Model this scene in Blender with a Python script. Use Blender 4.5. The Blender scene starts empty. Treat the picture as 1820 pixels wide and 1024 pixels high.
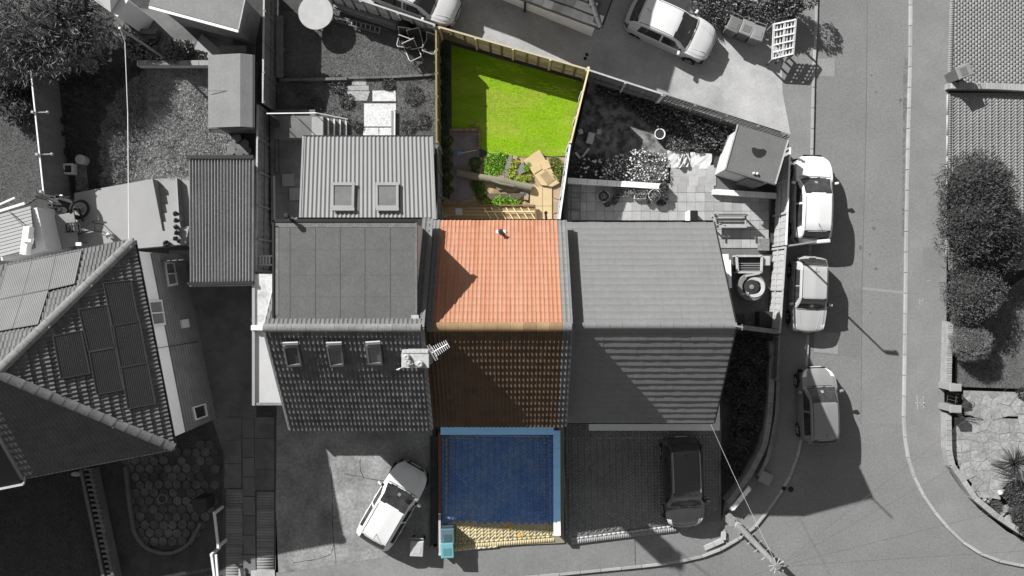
import bpy, bmesh, math, random
import numpy as np
from mathutils import Matrix, Vector
random.seed(7); RNG = np.random.default_rng(7)
sc = bpy.context.scene; COL = sc.collection
R = math.radians
# ---------------------------------------------------------------- camera, sky, sun, exposure
H = 33.0; K = 1320.0                      # drone height (m) and focal length in photo pixels
cam = bpy.data.cameras.new('camera'); cam_o = bpy.data.objects.new('camera', cam); COL.objects.link(cam_o)
cam_o.location = (0, 0, H); cam_o.rotation_euler = (0, 0, 0)
cam.sensor_width = 36.0; cam.lens = 36.0 * K / 1820.0; cam.clip_end = 500; cam.clip_start = 0.5
sc.camera = cam_o
SUN_EL = R(33.0); SUN_DIR = Vector((-0.72 * math.cos(SUN_EL), 0.694 * math.cos(SUN_EL), math.sin(SUN_EL)))
wd = bpy.data.worlds.new('World'); sc.world = wd; wd.use_nodes = True
wn = wd.node_tree; wn.nodes.clear()
sky = wn.nodes.new('ShaderNodeTexSky'); sky.sky_type = 'NISHITA'; sky.sun_disc = False
sky.sun_elevation = SUN_EL; sky.sun_rotation = math.atan2(SUN_DIR.x, SUN_DIR.y)
hs = wn.nodes.new('ShaderNodeHueSaturation'); hs.inputs['Saturation'].default_value = 0.06
bg = wn.nodes.new('ShaderNodeBackground'); bg.inputs['Strength'].default_value = 0.053
wo = wn.nodes.new('ShaderNodeOutputWorld')
wn.links.new(sky.outputs[0], hs.inputs['Color']); wn.links.new(hs.outputs[0], bg.inputs['Color']); wn.links.new(bg.outputs[0], wo.inputs[0])
sl = bpy.data.lights.new('sun', 'SUN'); sl.energy = 5.0; sl.angle = R(0.53); sl.color = (1.0, 0.99, 0.975)
so = bpy.data.objects.new('sun', sl); COL.objects.link(so); so.location = (-20, 20, 40)
so.rotation_euler = SUN_DIR.to_track_quat('Z', 'Y').to_euler()
sc.view_settings.view_transform = 'Standard'; sc.view_settings.look = 'None'
sc.view_settings.exposure = 1.03; sc.view_settings.gamma = 1.0; sc.view_settings.use_curve_mapping = False
# ---------------------------------------------------------------- helpers
GL, GM, GR = 1.25, 0.85, 0.0              # ground levels of the three terraced plots (street falls to the right)
def W(px, py, z=0.0):                     # survey: photo pixel + known height -> metres
    s = (H - z) / K
    return Vector(((px - 910) * s, -(py - 512) * s, z))
def W2(px, py, z=0.0):
    p = W(px, py, z); return (p.x, p.y)
def ramp(px): return GL * min(1.0, max(0.0, (1290 - px) / 510.0))
class MB:
    def __init__(s): s.v = []; s.f = []
    def add(s, vs, fs):
        n = len(s.v); s.v += [tuple(x) for x in vs]; s.f += [tuple(i + n for i in f) for f in fs]; return s
    def box(s, cx, cy, cz, sx, sy, sz, rz=0.0, top=1.0, topy=None):
        c, sn = math.cos(rz), math.sin(rz); ty = top if topy is None else topy; vs = []
        for k, (z, tx, tyy) in enumerate(((-.5, 1, 1), (.5, top, ty))):
            for (x, y) in ((-.5, -.5), (.5, -.5), (.5, .5), (-.5, .5)):
                X, Y = x * sx * tx, y * sy * tyy
                vs.append((cx + X * c - Y * sn, cy + X * sn + Y * c, cz + z * sz))
        return s.add(vs, [(3, 2, 1, 0), (4, 5, 6, 7), (0, 1, 5, 4), (1, 2, 6, 5), (2, 3, 7, 6), (3, 0, 4, 7)])
    def prism(s, pts, z0, z1):            # pts: (x,y) polygon
        n = len(pts)
        a = sum(pts[i][0] * pts[(i + 1) % n][1] - pts[(i + 1) % n][0] * pts[i][1] for i in range(n))
        if a < 0: pts = pts[::-1]
        vs = [(p[0], p[1], z0) for p in pts] + [(p[0], p[1], z1) for p in pts]
        fs = [tuple(range(n - 1, -1, -1)), tuple(range(n, 2 * n))] + [(i, (i + 1) % n, n + (i + 1) % n, n + i) for i in range(n)]
        return s.add(vs, fs)
    def face(s, pts): return s.add(pts, [tuple(range(len(pts)))])
    def beam(s, p, q, w, h, up=(0, 0, 1)):
        p, q = Vector(p), Vector(q); d = (q - p).normalized(); up = Vector(up)
        if abs(d.dot(up)) > .98: up = Vector((1, 0, 0))
        a = d.cross(up).normalized() * (w / 2); b = a.cross(d).normalized() * (h / 2)
        vs = [p - a - b, p + a - b, p + a + b, p - a + b, q - a - b, q + a - b, q + a + b, q - a + b]
        return s.add(vs, [(0, 1, 2, 3), (7, 6, 5, 4), (0, 4, 5, 1), (1, 5, 6, 2), (2, 6, 7, 3), (3, 7, 4, 0)])
    def tube(s, pts, r, n=8, r2=None):
        pts = [Vector(p) for p in pts]; m = len(pts); vs = []; fs = []
        for i, p in enumerate(pts):
            d = (pts[min(i + 1, m - 1)] - pts[max(i - 1, 0)]).normalized()
            u = Vector((0, 0, 1)) if abs(d.z) < .9 else Vector((1, 0, 0))
            a = d.cross(u).normalized(); b = a.cross(d)
            rr = r if r2 is None else r + (r2 - r) * i / max(1, m - 1)
            for k in range(n):
                t = 2 * math.pi * k / n; vs.append(p + a * math.cos(t) * rr + b * math.sin(t) * rr)
        for i in range(m - 1):
            for k in range(n): fs.append((i * n + k, i * n + (k + 1) % n, (i + 1) * n + (k + 1) % n, (i + 1) * n + k))
        fs.append(tuple(range(n - 1, -1, -1))); fs.append(tuple((m - 1) * n + k for k in range(n)))
        return s.add(vs, fs)
    def lathe(s, cx, cy, prof, n=20, sx=1, sy=1, close=True):
        vs = []; fs = []
        for (r, z) in prof:
            for k in range(n):
                t = 2 * math.pi * k / n; vs.append((cx + r * sx * math.cos(t), cy + r * sy * math.sin(t), z))
        m = len(prof)
        for i in range(m - 1):
            for k in range(n): fs.append((i * n + k, i * n + (k + 1) % n, (i + 1) * n + (k + 1) % n, (i + 1) * n + k))
        if close: fs.append(tuple(range(n - 1, -1, -1))); fs.append(tuple((m - 1) * n + k for k in range(n)))
        return s.add(vs, fs)
    def mesh(s, name, mat=None, smooth=False):
        me = bpy.data.meshes.new(name); me.from_pydata(s.v, [], s.f); me.update()
        if mat: me.materials.append(mat)
        if smooth: me.polygons.foreach_set('use_smooth', [True] * len(me.polygons))
        return me
WM = {}
def props(o, label=None, cat=None, group=None, kind=None):
    if label: o['label'] = label
    if cat: o['category'] = cat
    if group: o['group'] = group
    if kind: o['kind'] = kind
    return o
def link(o, parent=None, mw=None):
    COL.objects.link(o); mw = mw or Matrix.Identity(4)
    if parent is not None:
        o.parent = parent; o.matrix_parent_inverse = WM[parent].inverted()
    o.matrix_basis = mw; WM[o] = mw.copy(); return o
def ob(name, mb, mat, parent=None, label=None, cat=None, group=None, kind=None, smooth=False, bev=0.0, mw=None):
    me = mb if isinstance(mb, bpy.types.Mesh) else mb.mesh(name, mat, smooth)
    o = link(bpy.data.objects.new(name, me), parent, mw)
    if bev > 0:
        b = o.modifiers.new('bevel', 'BEVEL'); b.width = bev; b.segments = 2; b.limit_method = 'ANGLE'
    return props(o, label, cat, group, kind)
def empty(name, loc, label, cat, group=None, rz=0.0):
    o = bpy.data.objects.new(name, None); o.empty_display_size = .2
    link(o, None, Matrix.Translation(Vector(loc)) @ Matrix.Rotation(rz, 4, 'Z'))
    return props(o, label, cat, group)
def local(parent):                         # parts of this parent are modelled in its own frame
    return WM[parent].copy()
def copy_tree(o, mw, label=None, parent=None):
    M = mw @ WM[o].inverted()
    def rec(a, par):
        c = a.copy(); COL.objects.link(c); WM[c] = M @ WM[a]
        if par is not None: c.parent = par; c.matrix_parent_inverse = WM[par].inverted()
        c.matrix_basis = WM[c]
        for ch in list(a.children): rec(ch, c)
        return c
    c = rec(o, parent)
    if label: c['label'] = label
    return c
def np_ob(name, v, f, mat, parent=None, smooth=False, **kw):
    v = np.asarray(v, np.float32).reshape(-1, 3); f = np.asarray(f, np.int32); k = f.shape[1]
    me = bpy.data.meshes.new(name); me.vertices.add(len(v)); me.vertices.foreach_set('co', v.ravel())
    me.loops.add(f.size); me.loops.foreach_set('vertex_index', f.ravel())
    me.polygons.add(len(f)); me.polygons.foreach_set('loop_start', np.arange(0, f.size, k, dtype=np.int32))
    me.polygons.foreach_set('loop_total', np.full(len(f), k, np.int32))
    me.update(calc_edges=True); me.validate(); me.materials.append(mat)
    if smooth: me.polygons.foreach_set('use_smooth', [True] * len(me.polygons))
    return ob(name, me, mat, parent, **kw)
def in_poly(P, pts):
    x, y = P[:, 0], P[:, 1]; r = np.zeros(len(P), bool); n = len(pts); j = n - 1
    for i in range(n):
        xi, yi = pts[i]; xj, yj = pts[j]
        c = ((yi > y) != (yj > y)) & (x < (xj - xi) * (y - yi) / (yj - yi + 1e-12) + xi); r ^= c; j = i
    return r
def pxpoly(pts, z): return [W2(p[0], p[1], z) for p in pts]
def sample_poly(poly, n):
    a = np.array(poly); lo, hi = a.min(0), a.max(0); out = np.zeros((0, 2))
    while len(out) < n:
        P = RNG.uniform(lo, hi, (n * 2, 2)); out = np.vstack([out, P[in_poly(P, poly)]])
    return out[:n]
# ---------------------------------------------------------------- materials
MATS = {}
def mat(name, c, var=.12, scale=1.2, fine=.1, fscale=30, rough=.85, bump=.0, bscale=60, spec=.25, metal=0, orand=0, irand=0, c2=None, mixscale=1.0, mixlo=.45, mixhi=.6, coat=0, stretch=None, objc=False):
    if name in MATS: return MATS[name]
    m = bpy.data.materials.new(name); m.use_nodes = True; nt = m.node_tree; N = nt.nodes; Lk = nt.links; N.clear()
    out = N.new('ShaderNodeOutputMaterial'); b = N.new('ShaderNodeBsdfPrincipled'); Lk.new(b.outputs[0], out.inputs[0])
    if isinstance(c, (int, float)): c = (c, c, c)
    b.inputs['Roughness'].default_value = rough; b.inputs['Specular IOR Level'].default_value = spec; b.inputs['Metallic'].default_value = metal
    b.inputs['Coat Weight'].default_value = coat; b.inputs['Coat Roughness'].default_value = .08
    geo = N.new('ShaderNodeNewGeometry'); src = geo.outputs['Position']
    if objc: src = N.new('ShaderNodeTexCoord').outputs['Object']
    if stretch:
        mp = N.new('ShaderNodeMapping'); mp.inputs['Scale'].default_value = stretch; Lk.new(src, mp.inputs['Vector']); src = mp.outputs[0]
    def noise(sca, det=6):
        n = N.new('ShaderNodeTexNoise'); n.inputs['Scale'].default_value = sca; n.inputs['Detail'].default_value = det
        n.inputs['Roughness'].default_value = .6; Lk.new(src, n.inputs['Vector']); return n.outputs['Fac']
    def rng(sock, a, bb, lo=.25, hi=.75):
        r = N.new('ShaderNodeMapRange'); r.inputs['From Min'].default_value = lo; r.inputs['From Max'].default_value = hi
        r.inputs['To Min'].default_value = a; r.inputs['To Max'].default_value = bb; Lk.new(sock, r.inputs['Value']); return r.outputs[0]
    def mul(a, bb):
        q = N.new('ShaderNodeMath'); q.operation = 'MULTIPLY'; Lk.new(a, q.inputs[0]); Lk.new(bb, q.inputs[1]); return q.outputs[0]
    fac = rng(noise(scale), 1 - var, 1 + var)
    if fine: fac = mul(fac, rng(noise(fscale, 3), 1 - fine, 1 + fine))
    if orand:
        oi = N.new('ShaderNodeObjectInfo'); fac = mul(fac, rng(oi.outputs['Random'], 1 - orand, 1 + orand, 0, 1))
    if irand: fac = mul(fac, rng(geo.outputs['Random Per Island'], 1 - irand, 1 + irand, 0, 1))
    rgb = N.new('ShaderNodeRGB'); rgb.outputs[0].default_value = (*c, 1); col = rgb.outputs[0]
    if c2 is not None:
        if isinstance(c2, (int, float)): c2 = (c2, c2, c2)
        mx = N.new('ShaderNodeMix'); mx.data_type = 'RGBA'; Lk.new(rng(noise(mixscale, 5), 0, 1, mixlo, mixhi), mx.inputs['Factor'])
        Lk.new(col, mx.inputs['A']); mx.inputs['B'].default_value = (*c2, 1); col = mx.outputs['Result']
    vm = N.new('ShaderNodeVectorMath'); vm.operation = 'SCALE'; Lk.new(col, vm.inputs[0]); Lk.new(fac, vm.inputs['Scale'])
    Lk.new(vm.outputs[0], b.inputs['Base Color'])
    if bump:
        bp = N.new('ShaderNodeBump'); bp.inputs['Strength'].default_value = bump; bp.inputs['Distance'].default_value = .02
        Lk.new(noise(bscale, 4), bp.inputs['Height']); Lk.new(bp.outputs[0], b.inputs['Normal'])
    MATS[name] = m; return m
M_soil = mat('soil', .045, var=.35, scale=1.5, fine=.35, fscale=22, bump=.6, bscale=30, rough=1)
M_road = mat('road_tarmac', .135, var=.1, scale=.45, fine=.2, fscale=11, bump=.25, bscale=120, rough=.9)
M_road2 = mat('road_tarmac_newer', .142, var=.1, scale=.45, fine=.2, fscale=11, bump=.25, bscale=120, rough=.9)
M_patch = mat('road_patch', .18, var=.08, scale=2, fine=.2, fscale=12, bump=.2, bscale=120)
M_patch2 = mat('road_patch_dark', .122, var=.08, scale=2, fine=.2, fscale=12, bump=.2, bscale=120)
M_pave = mat('pavement_tarmac', .15, var=.14, scale=.7, fine=.16, fscale=10, bump=.2, bscale=110)
M_kerb = mat('kerb_concrete', .25, var=.1, scale=3, fine=.12, orand=.12)
M_conc = mat('pale_concrete', .3, var=.16, scale=.9, fine=.12, fscale=9, c2=.24, mixscale=.8, mixlo=.42, mixhi=.7)
M_conc2 = mat('old_concrete', .2, var=.28, scale=.8, fine=.3, fscale=8, c2=.11, mixscale=.7, mixlo=.4, mixhi=.68, bump=.4, bscale=20)
M_dconc = mat('dark_concrete', .11, var=.2, scale=1.2, fine=.12, fscale=18, c2=.08, mixscale=.8)
M_slab = mat('paving_slab', .25, var=.14, scale=3, fine=.1, fscale=25, orand=.16)
M_white_slab = mat('white_slab', .46, var=.1, scale=1.5, fine=.1, fscale=12)
M_terrace = mat('terrace_concrete', .225, var=.07, scale=.8, fine=.04, fscale=30)
M_white = mat('white_paint', .6, var=.05, scale=2, fine=.04, rough=.5)
M_render = mat('pale_render', .5, var=.07, scale=1.5, fine=.05, fscale=40)
M_brick = mat('brick_wall', .2, var=.2, scale=2, fine=.25, fscale=18)
M_dark = mat('dark_plastic', .025, var=.1, fine=.05, rough=.55)
M_black = mat('black_trim', .012, var=.1, fine=.05, rough=.5)
M_felt = mat('roof_felt', .083, var=.1, scale=1.2, fine=.16, fscale=13, bump=.2, bscale=90)
M_felt2 = mat('shed_felt', .105, var=.1, scale=1.5, fine=.16, fscale=13, bump=.2, bscale=90)
M_felt3 = mat('pale_shed_felt', .15, var=.1, scale=1.5, fine=.14, fscale=13)
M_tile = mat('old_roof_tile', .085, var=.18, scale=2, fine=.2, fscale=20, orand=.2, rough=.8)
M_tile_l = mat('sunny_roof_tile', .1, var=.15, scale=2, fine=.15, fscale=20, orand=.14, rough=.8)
M_slate = mat('flat_grey_tile', .125, var=.07, scale=1.2, fine=.08, fscale=9, orand=.03, rough=.75)
M_orange = mat('orange_roof_tile', (.285, .145, .092), var=.06, scale=1.5, fine=.06, fscale=6, orand=.07, c2=(.27, .118, .068), mixscale=1, mixlo=.4, mixhi=.65, stretch=(6, .22, .22), rough=.8)
M_brown = mat('brown_roof_tile', (.078, .05, .03), var=.15, scale=2, fine=.2, fscale=20, orand=.12, rough=.8)
M_tan = mat('tan_ridge_tile', (.19, .125, .066), var=.15, scale=3, fine=.12, orand=.22)
M_ridge = mat('pale_ridge_tile', .14, var=.18, scale=4, fine=.25, fscale=20, orand=.1, bump=.3, bscale=25)
M_corr = mat('corrugated_sheet', .16, var=.05, scale=.9, fine=.05, rough=.6)
M_corr2 = mat('lichened_corrugated_sheet', .22, var=.1, scale=1, fine=.2, fscale=10)
M_wood = mat('grey_fence_wood', .12, var=.18, scale=1.5, fine=.2, fscale=8, stretch=(1, 1, .12), orand=.08)
M_woodl = mat('pale_fence_wood', .3, var=.15, scale=2, fine=.15, fscale=12)
M_woody = mat('yellow_fence_wood', (.17, .14, .075), var=.14, scale=2, fine=.15, fscale=10, orand=.1)
M_woodyl = mat('pale_yellow_rail', (.5, .42, .24), var=.1, scale=2, fine=.1)
M_metal = mat('grey_metal', .35, var=.05, fine=.05, rough=.4, metal=.6)
M_glass = mat('dark_glass', .026, var=.5, scale=3, fine=.2, fscale=12, rough=.06, spec=.6)
M_glass2 = mat('roof_window_glass', .07, var=.25, scale=3, fine=.1, fscale=20, rough=.12, spec=.6)
M_rubber = mat('tyre_rubber', .018, var=.1, fine=.1, rough=.9)
# ================================================================ ground, roads, pavements
def px_sheet(name, pts, zf, m, cuts=True, kind='structure', parent=None):
    bm = bmesh.new(); vs = [bm.verts.new((p[0], p[1], 0)) for p in pts]; bm.faces.new(vs)
    if cuts:
        for x in range(520, 1330, 15):
            bmesh.ops.bisect_plane(bm, geom=bm.verts[:] + bm.edges[:] + bm.faces[:], plane_co=(x, 0, 0), plane_no=(1, 0, 0))
        for y in range(760, 1030, 20):
            bmesh.ops.bisect_plane(bm, geom=bm.verts[:] + bm.edges[:] + bm.faces[:], plane_co=(0, y, 0), plane_no=(0, 1, 0))
    for v in bm.verts: v.co = W(v.co.x, v.co.y, zf(v.co.x, v.co.y))
    bmesh.ops.recalc_face_normals(bm, faces=bm.faces[:])
    if sum(f.normal.z for f in bm.faces) < 0: bmesh.ops.reverse_faces(bm, faces=bm.faces[:])
    me = bpy.data.meshes.new(name); bm.to_mesh(me); bm.free(); me.materials.append(m)
    return ob(name, me, m, parent, kind=kind)
def flat(z): return lambda x, y: z
ob('ground', MB().face([(-80, -80, -.4), (80, -80, -.4), (80, 80, -.4), (-80, 80, -.4)]), M_soil, kind='structure')
KL = [(1454, -320), (1453, -60), (1450, 60), (1446, 130), (1443, 270), (1440, 440), (1436, 597), (1431, 700), (1424, 791), (1413, 825), (1399, 859), (1368, 904), (1340, 939), (1300, 967), (1262, 986), (1200, 1000), (1129, 1008), (996, 1021), (860, 1033), (600, 1056), (100, 1100)]
KR = [(1622, -320), (1620, -60), (1619, 100), (1615, 250), (1612, 400), (1610, 560), (1608, 700), (1607, 754), (1611, 794), (1619, 833), (1628, 853), (1643, 883), (1672, 925), (1709, 962), (1751, 989), (1786, 1000), (1820, 1006), (2000, 1025), (2300, 1040)]
BR = [(1692, -320), (1690, 0), (1686, 140), (1683, 300), (1682, 600), (1678, 690), (1680, 800), (1688, 840), (1705, 865), (1740, 905), (1790, 945), (1830, 965), (2000, 1000), (2300, 1020)]
px_sheet('road', KL + [(100, 1500), (2300, 1500)] + KR[::-1], lambda x, y: ramp(x) - .1, M_road)
INNER = [(1392, -320), (1388, 240), (1402, 250), (1398, 440), (1383, 600), (1376, 700), (1362, 760), (1332, 830), (1288, 890), (1283, 925), (1215, 925), (1100, 940), (1003, 955), (790, 968), (760, 975), (600, 1000), (560, 1006), (490, 1018), (300, 1030), (100, 1050)]
px_sheet('pavement', KL + INNER[::-1], lambda x, y: ramp(x), M_pave)
px_sheet('pavement', KR + BR[::-1], flat(0), M_pave, cuts=False)
# the newer right half of the carriageway, its seam and the patches
px_sheet('road_resurfacing', [(1543, -300), (1618, -300), (1616, 250), (1611, 400), (1608, 560), (1606, 700), (1604, 754), (1530, 754), (1532, 500), (1540, 200)], flat(-.096), M_road2, cuts=False)
for pts, m, z in ([[(1452, 104), (1484, 104), (1483, 136), (1450, 136)], M_patch, -.0955],
                  [[(1440, 540), (1531, 510), (1527, 632), (1518, 634), (1445, 626)], M_patch2, -.092],
                  [[(1447, 590), (1491, 592), (1489, 630), (1447, 626)], M_patch, -.088],
                  [[(1532, 510), (1608, 518), (1607, 523), (1532, 515)], M_patch, -.0915]):
    px_sheet('road_patch', pts, flat(z), m, cuts=False)
px_sheet('pavement_patch', [(1640, 440), (1672, 440), (1674, 475), (1642, 472)], flat(.004), M_road, cuts=False)
px_sheet('pavement_patch', [(1170, 974), (1195, 972), (1195, 992), (1171, 994)], lambda x, y: ramp(x) + .004, M_road, cuts=False)
px_sheet('pavement_joint', [(1128, 958), (1129, 958), (1129.6, 1007), (1128.6, 1007)], lambda x, y: ramp(x) + .004, M_dark, cuts=False)
# oil spots
M_oil = mat('oil_stain', .09, var=.1, fine=.1)
for (x, y, rx, ry) in ((1553, 406, 4, 3), (1529, 440, 2.5, 5), (1546, 452, 2, 2), (1557, 478, 3, 3), (1550, 392, 2, 1.6), (1557, 164, 2, 2), (1600, 178, 4, 4), (1549, 134, 2, 2), (1547, 556, 2.5, 1.2)):
    ob('oil_stain', MB().face([W(x + rx * math.cos(t) * random.uniform(.75, 1.15), y + ry * math.sin(t) * random.uniform(.75, 1.15), -.091) for t in [i * math.pi / 5 for i in range(9, -1, -1)]]), M_oil, kind='structure')
# kerbs of single stones
def kerb(line, zf, side, name='kerb', label=None):
    pts = [W(x, y, zf(x)) for x, y in line]
    root = ob(name, MB().tube([p + Vector((0, 0, -.14)) for p in pts], .03, 4), M_kerb, kind='structure')
    L = [0]
    for a, b in zip(pts, pts[1:]): L.append(L[-1] + (b - a).length)
    def at(d):
        for i in range(len(pts) - 1):
            if d <= L[i + 1]: return pts[i].lerp(pts[i + 1], (d - L[i]) / (L[i + 1] - L[i]))
        return pts[-1]
    d = 0
    while d < L[-1] - .5:
        a, b = at(d), at(min(d + .905, L[-1])); m = (a + b) / 2; q = (m.x / (H - m.z) * K + 910, 512 - m.y / (H - m.z) * K)
        if -60 < q[0] < 1880 and -60 < q[1] < 1084:
            j = random.uniform(-.006, .006)
            v = (b - a).normalized()
            ob('kerb_stone', MB().beam(a + v * .004 + Vector((0, 0, -.115 + j)), b - v * .008 + Vector((0, 0, -.115 + j)), .13, .25), M_kerb, root, bev=.012)
        d += .915
kerb(KL, ramp, 1); kerb(KR, lambda x: 0, -1)
# spray-painted survey marks on the far pavement
M_spray = mat('survey_paint', .27, var=.25, scale=20, fine=.3, fscale=60)
mk = empty('survey_mark', W(1635, 714, .004), 'white spray painted letter R with a cross bar on far pavement', 'paint mark')
def stroke(par, pts, w=.035):
    mb = MB()
    for a, b in zip(pts, pts[1:]):
        A, B = W(*a, .006), W(*b, .006); d = (B - A).normalized(); n = Vector((-d.y, d.x, 0)) * w / 2; A = A - d * w / 2; B = B + d * w / 2
        mb.face([A - n, B - n, B + n, A + n])
    ob('stroke', mb, M_spray, par)
stroke(mk, [(1629.5, 702.5), (1631, 727)]); stroke(mk, [(1627, 716), (1637, 716)])
stroke(mk, [(1641, 704), (1641.5, 725)]); stroke(mk, [(1636, 711), (1641, 711), (1643, 713), (1642.5, 719), (1637, 720)])
mk = empty('survey_mark', W(1637, 536, .004), 'small white spray painted cross mark on far pavement', 'paint mark')
stroke(mk, [(1632, 535), (1642, 535)]); stroke(mk, [(1634.5, 532), (1635, 541)]); stroke(mk, [(1640, 532), (1642, 535), (1640, 537)])
mk = empty('survey_mark', W(1652, 499, .004), 'faint white spray painted dash on far pavement near hedge', 'paint mark')
stroke(mk, [(1649, 499), (1653, 500), (1655, 498)])
# plots: three terraces
ob('terrace_ground', MB().prism(pxpoly([(-300, -300), (560, -300), (600, -20), (640, 0), (775, 46), (778, 390), (775, 800), (488, 800), (488, 1016), (300, 1030), (-300, 1100)], GL), -.4, GL - .01), M_soil, kind='structure')
ob('terrace_ground', MB().prism(pxpoly([(777, 46), (1043, 126), (994, 395), (1001, 500), (1001, 800), (777, 800)], GM), -.4, GM), M_soil, kind='structure')
ob('terrace_ground', MB().prism(pxpoly([(1046, 126), (1400, 238), (1397, 440), (1382, 600), (1375, 700), (1361, 760), (1330, 830), (1288, 888), (1282, 924), (1003, 945), (1003, 500), (996, 395)], -.01), -.4, -.07), M_soil, kind='structure')
px_sheet('lane', [(560, -320), (600, -20), (640, 0), (775, 46), (1045, 124), (1405, 239), (1391, 165), (1386, 40), (1392, -60), (1392, -320)], lambda x, y: ramp(x) + .004, M_conc)
px_sheet('expansion_joint', [(1226, 100), (1227.6, 100), (1211, 178), (1209.6, 178)], flat(.012), M_dconc, cuts=False)
for x, y in ((1043, 97), (1040, 104)):
    o = ob('drain_cover', MB().box(*W(x, y, ramp(x) + .012), .13, .13, .016, .3), M_black, label='small dark drain cover in the lane, %s of the pair' % ('upper' if y < 100 else 'lower'), cat='drain cover', group='drain covers in the lane')
# front drives
def drive_z(level, y0=800, y1=968):
    return lambda x, y: level + (ramp(x) - level) * min(1, max(0, (y - y0) / (y1 - y0)))
dzL, dzM, dzR = drive_z(GL), drive_z(GM), drive_z(GR, 800, 940)
px_sheet('concrete_drive', [(492, 700), (768, 700), (770, 972), (738, 980), (700, 988), (640, 997), (598, 1004), (560, 1010), (495, 1020), (490, 900)], lambda x, y: dzL(x, y) + .006, M_conc2)
def herring(poly, a=.1, ang=R(45), origin=(0, 0)):
    P = np.array(poly); c = P.mean(0); ext = np.abs(P - c).max() * 1.5; n = int(ext / a) + 4; ca, sa = math.cos(ang), math.sin(ang); out = []
    for j in range(-n, n):
        for k in range(-n // 2 - 2, n // 2 + 2):
            for (x, y, w, h) in ((j + 4 * k + 1, j + .5, 2, 1), (j + 4 * k + 3.5, j + 1, 1, 2)):
                if abs(x) > n + 2: continue
                X, Y = x * a, y * a; out.append((c[0] + X * ca - Y * sa, c[1] + X * sa + Y * ca, w * a, h * a))
    out = np.array(out); return out[in_poly(out[:, :2], poly)], ang
def pavers(name, bricks, ang, zf, m, parent, kind='stuff', gap=.008, th=.09, jit=.001):
    V = []; F = []; c, s = math.cos(ang), math.sin(ang)
    for (x, y, w, h) in bricks:
        j0 = RNG.uniform(-jit, jit); w -= gap; h -= gap; n = len(V); tx, ty = RNG.uniform(-jit, jit, 2)
        for zz, e in ((-th, 1), (0, .985)):
            for (a, b) in ((-.5, -.5), (.5, -.5), (.5, .5), (-.5, .5)):
                X, Y = a * w * e, b * h * e; vx, vy = x + X * c - Y * s, y + X * s + Y * c; V.append((vx, vy, zf(vx, vy) + j0 + zz + tx * a + ty * b))
        F += [(n + 4, n + 5, n + 6, n + 7), (n, n + 1, n + 5, n + 4), (n + 1, n + 2, n + 6, n + 5), (n + 2, n + 3, n + 7, n + 6), (n + 3, n, n + 4, n + 7)]
    return np_ob(name, V, F, m, parent, kind=kind)
def inv(x, y, z): return (x / (H - z) * K + 910, 512 - y / (H - z) * K)
def zw(f, lev):
    def g(x, y):
        z = lev
        for _ in range(4): z = f(*inv(x, y, z))
        return z
    return g
def grid_bricks(poly, w, h, stagger=True, ang=0.0):
    P = np.array(poly); lo, hi = P.min(0), P.max(0); out = []; ny = int((hi[1] - lo[1]) / h) + 1; nx = int((hi[0] - lo[0]) / w) + 2
    for j in range(ny):
        for i in range(-1, nx): out.append((lo[0] + (i + (.5 if stagger and j % 2 else 0) + .5) * w, lo[1] + (j + .5) * h, w, h))
    out = np.array(out); return out[in_poly(out[:, :2], poly)]
M_paver_b = mat('shade_blue_paver', (.085, .195, .46), var=.28, scale=.9, fine=.18, fscale=9, irand=.13, c2=(.13, .2, .33), mixscale=.9, mixlo=.4, mixhi=.7)  # blue is skylit shade put into the colour; buff copy is the sunlit band
M_paver_c = mat('sunlit_buff_paver', (.36, .305, .18), var=.14, scale=1.5, fine=.14, fscale=9, irand=.07)
M_edge_b = mat('shade_blue_edging', (.17, .25, .5), var=.1, fine=.1, irand=.1)
M_paver_d = mat('charcoal_block_paver', .17, var=.2, scale=.9, fine=.15, fscale=9, irand=.08)
M_paver_l = mat('pale_block_paver', .165, var=.12, scale=.8, fine=.12, fscale=10, irand=.06)
dm = px_sheet('block_paved_drive', [(777, 760), (1003, 760), (1003, 965), (777, 975)], lambda x, y: dzM(x, y) + .078, mat('joint_sand', (.2, .18, .13), fine=.2))
fz = zw(lambda x, y: dzM(x, y) + .085, GM)
inner = pxpoly([(795, 774), (975, 778), (978, 951), (796, 958)], GM)
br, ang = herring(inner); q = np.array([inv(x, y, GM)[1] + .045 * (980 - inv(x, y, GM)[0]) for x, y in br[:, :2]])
pavers('shade_blue_pavers', br[q < 931], ang, fz, M_paver_b, dm); pavers('sunlit_buff_pavers', br[q >= 931], ang, fz, M_paver_c, dm, gap=.004)  # one paving, split into shaded and sunlit colours
def course(line, w, n_off, m, name, par, zf, bl=.2, lev=GM):
    pts = [Vector((*W2(x, y, lev), 0)) for x, y in line]; B = []; 
    for a, b in zip(pts, pts[1:]):
        d = (b - a); L = d.length; d.normalize(); k = max(1, int(L / bl)); an = math.atan2(d.y, d.x)
        B = [(*(a + d * (i + .5) * L / k).xy, L / k, w) for i in range(k)]
        pavers(name, B, an, lambda x, y: zf(x, y) + .006, m, par, gap=.005)
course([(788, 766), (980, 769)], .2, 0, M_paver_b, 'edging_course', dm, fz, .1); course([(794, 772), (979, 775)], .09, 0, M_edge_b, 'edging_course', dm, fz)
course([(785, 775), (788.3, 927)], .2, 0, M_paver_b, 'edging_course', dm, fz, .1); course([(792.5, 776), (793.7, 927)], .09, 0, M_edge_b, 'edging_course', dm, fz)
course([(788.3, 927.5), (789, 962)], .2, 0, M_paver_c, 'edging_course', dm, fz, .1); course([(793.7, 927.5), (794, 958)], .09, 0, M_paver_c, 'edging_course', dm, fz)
course([(981, 776), (984.3, 930)], .2, 0, M_paver_b, 'edging_course', dm, fz, .1); course([(976.5, 777), (979, 930)], .09, 0, M_edge_b, 'edging_course', dm, fz)
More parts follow.
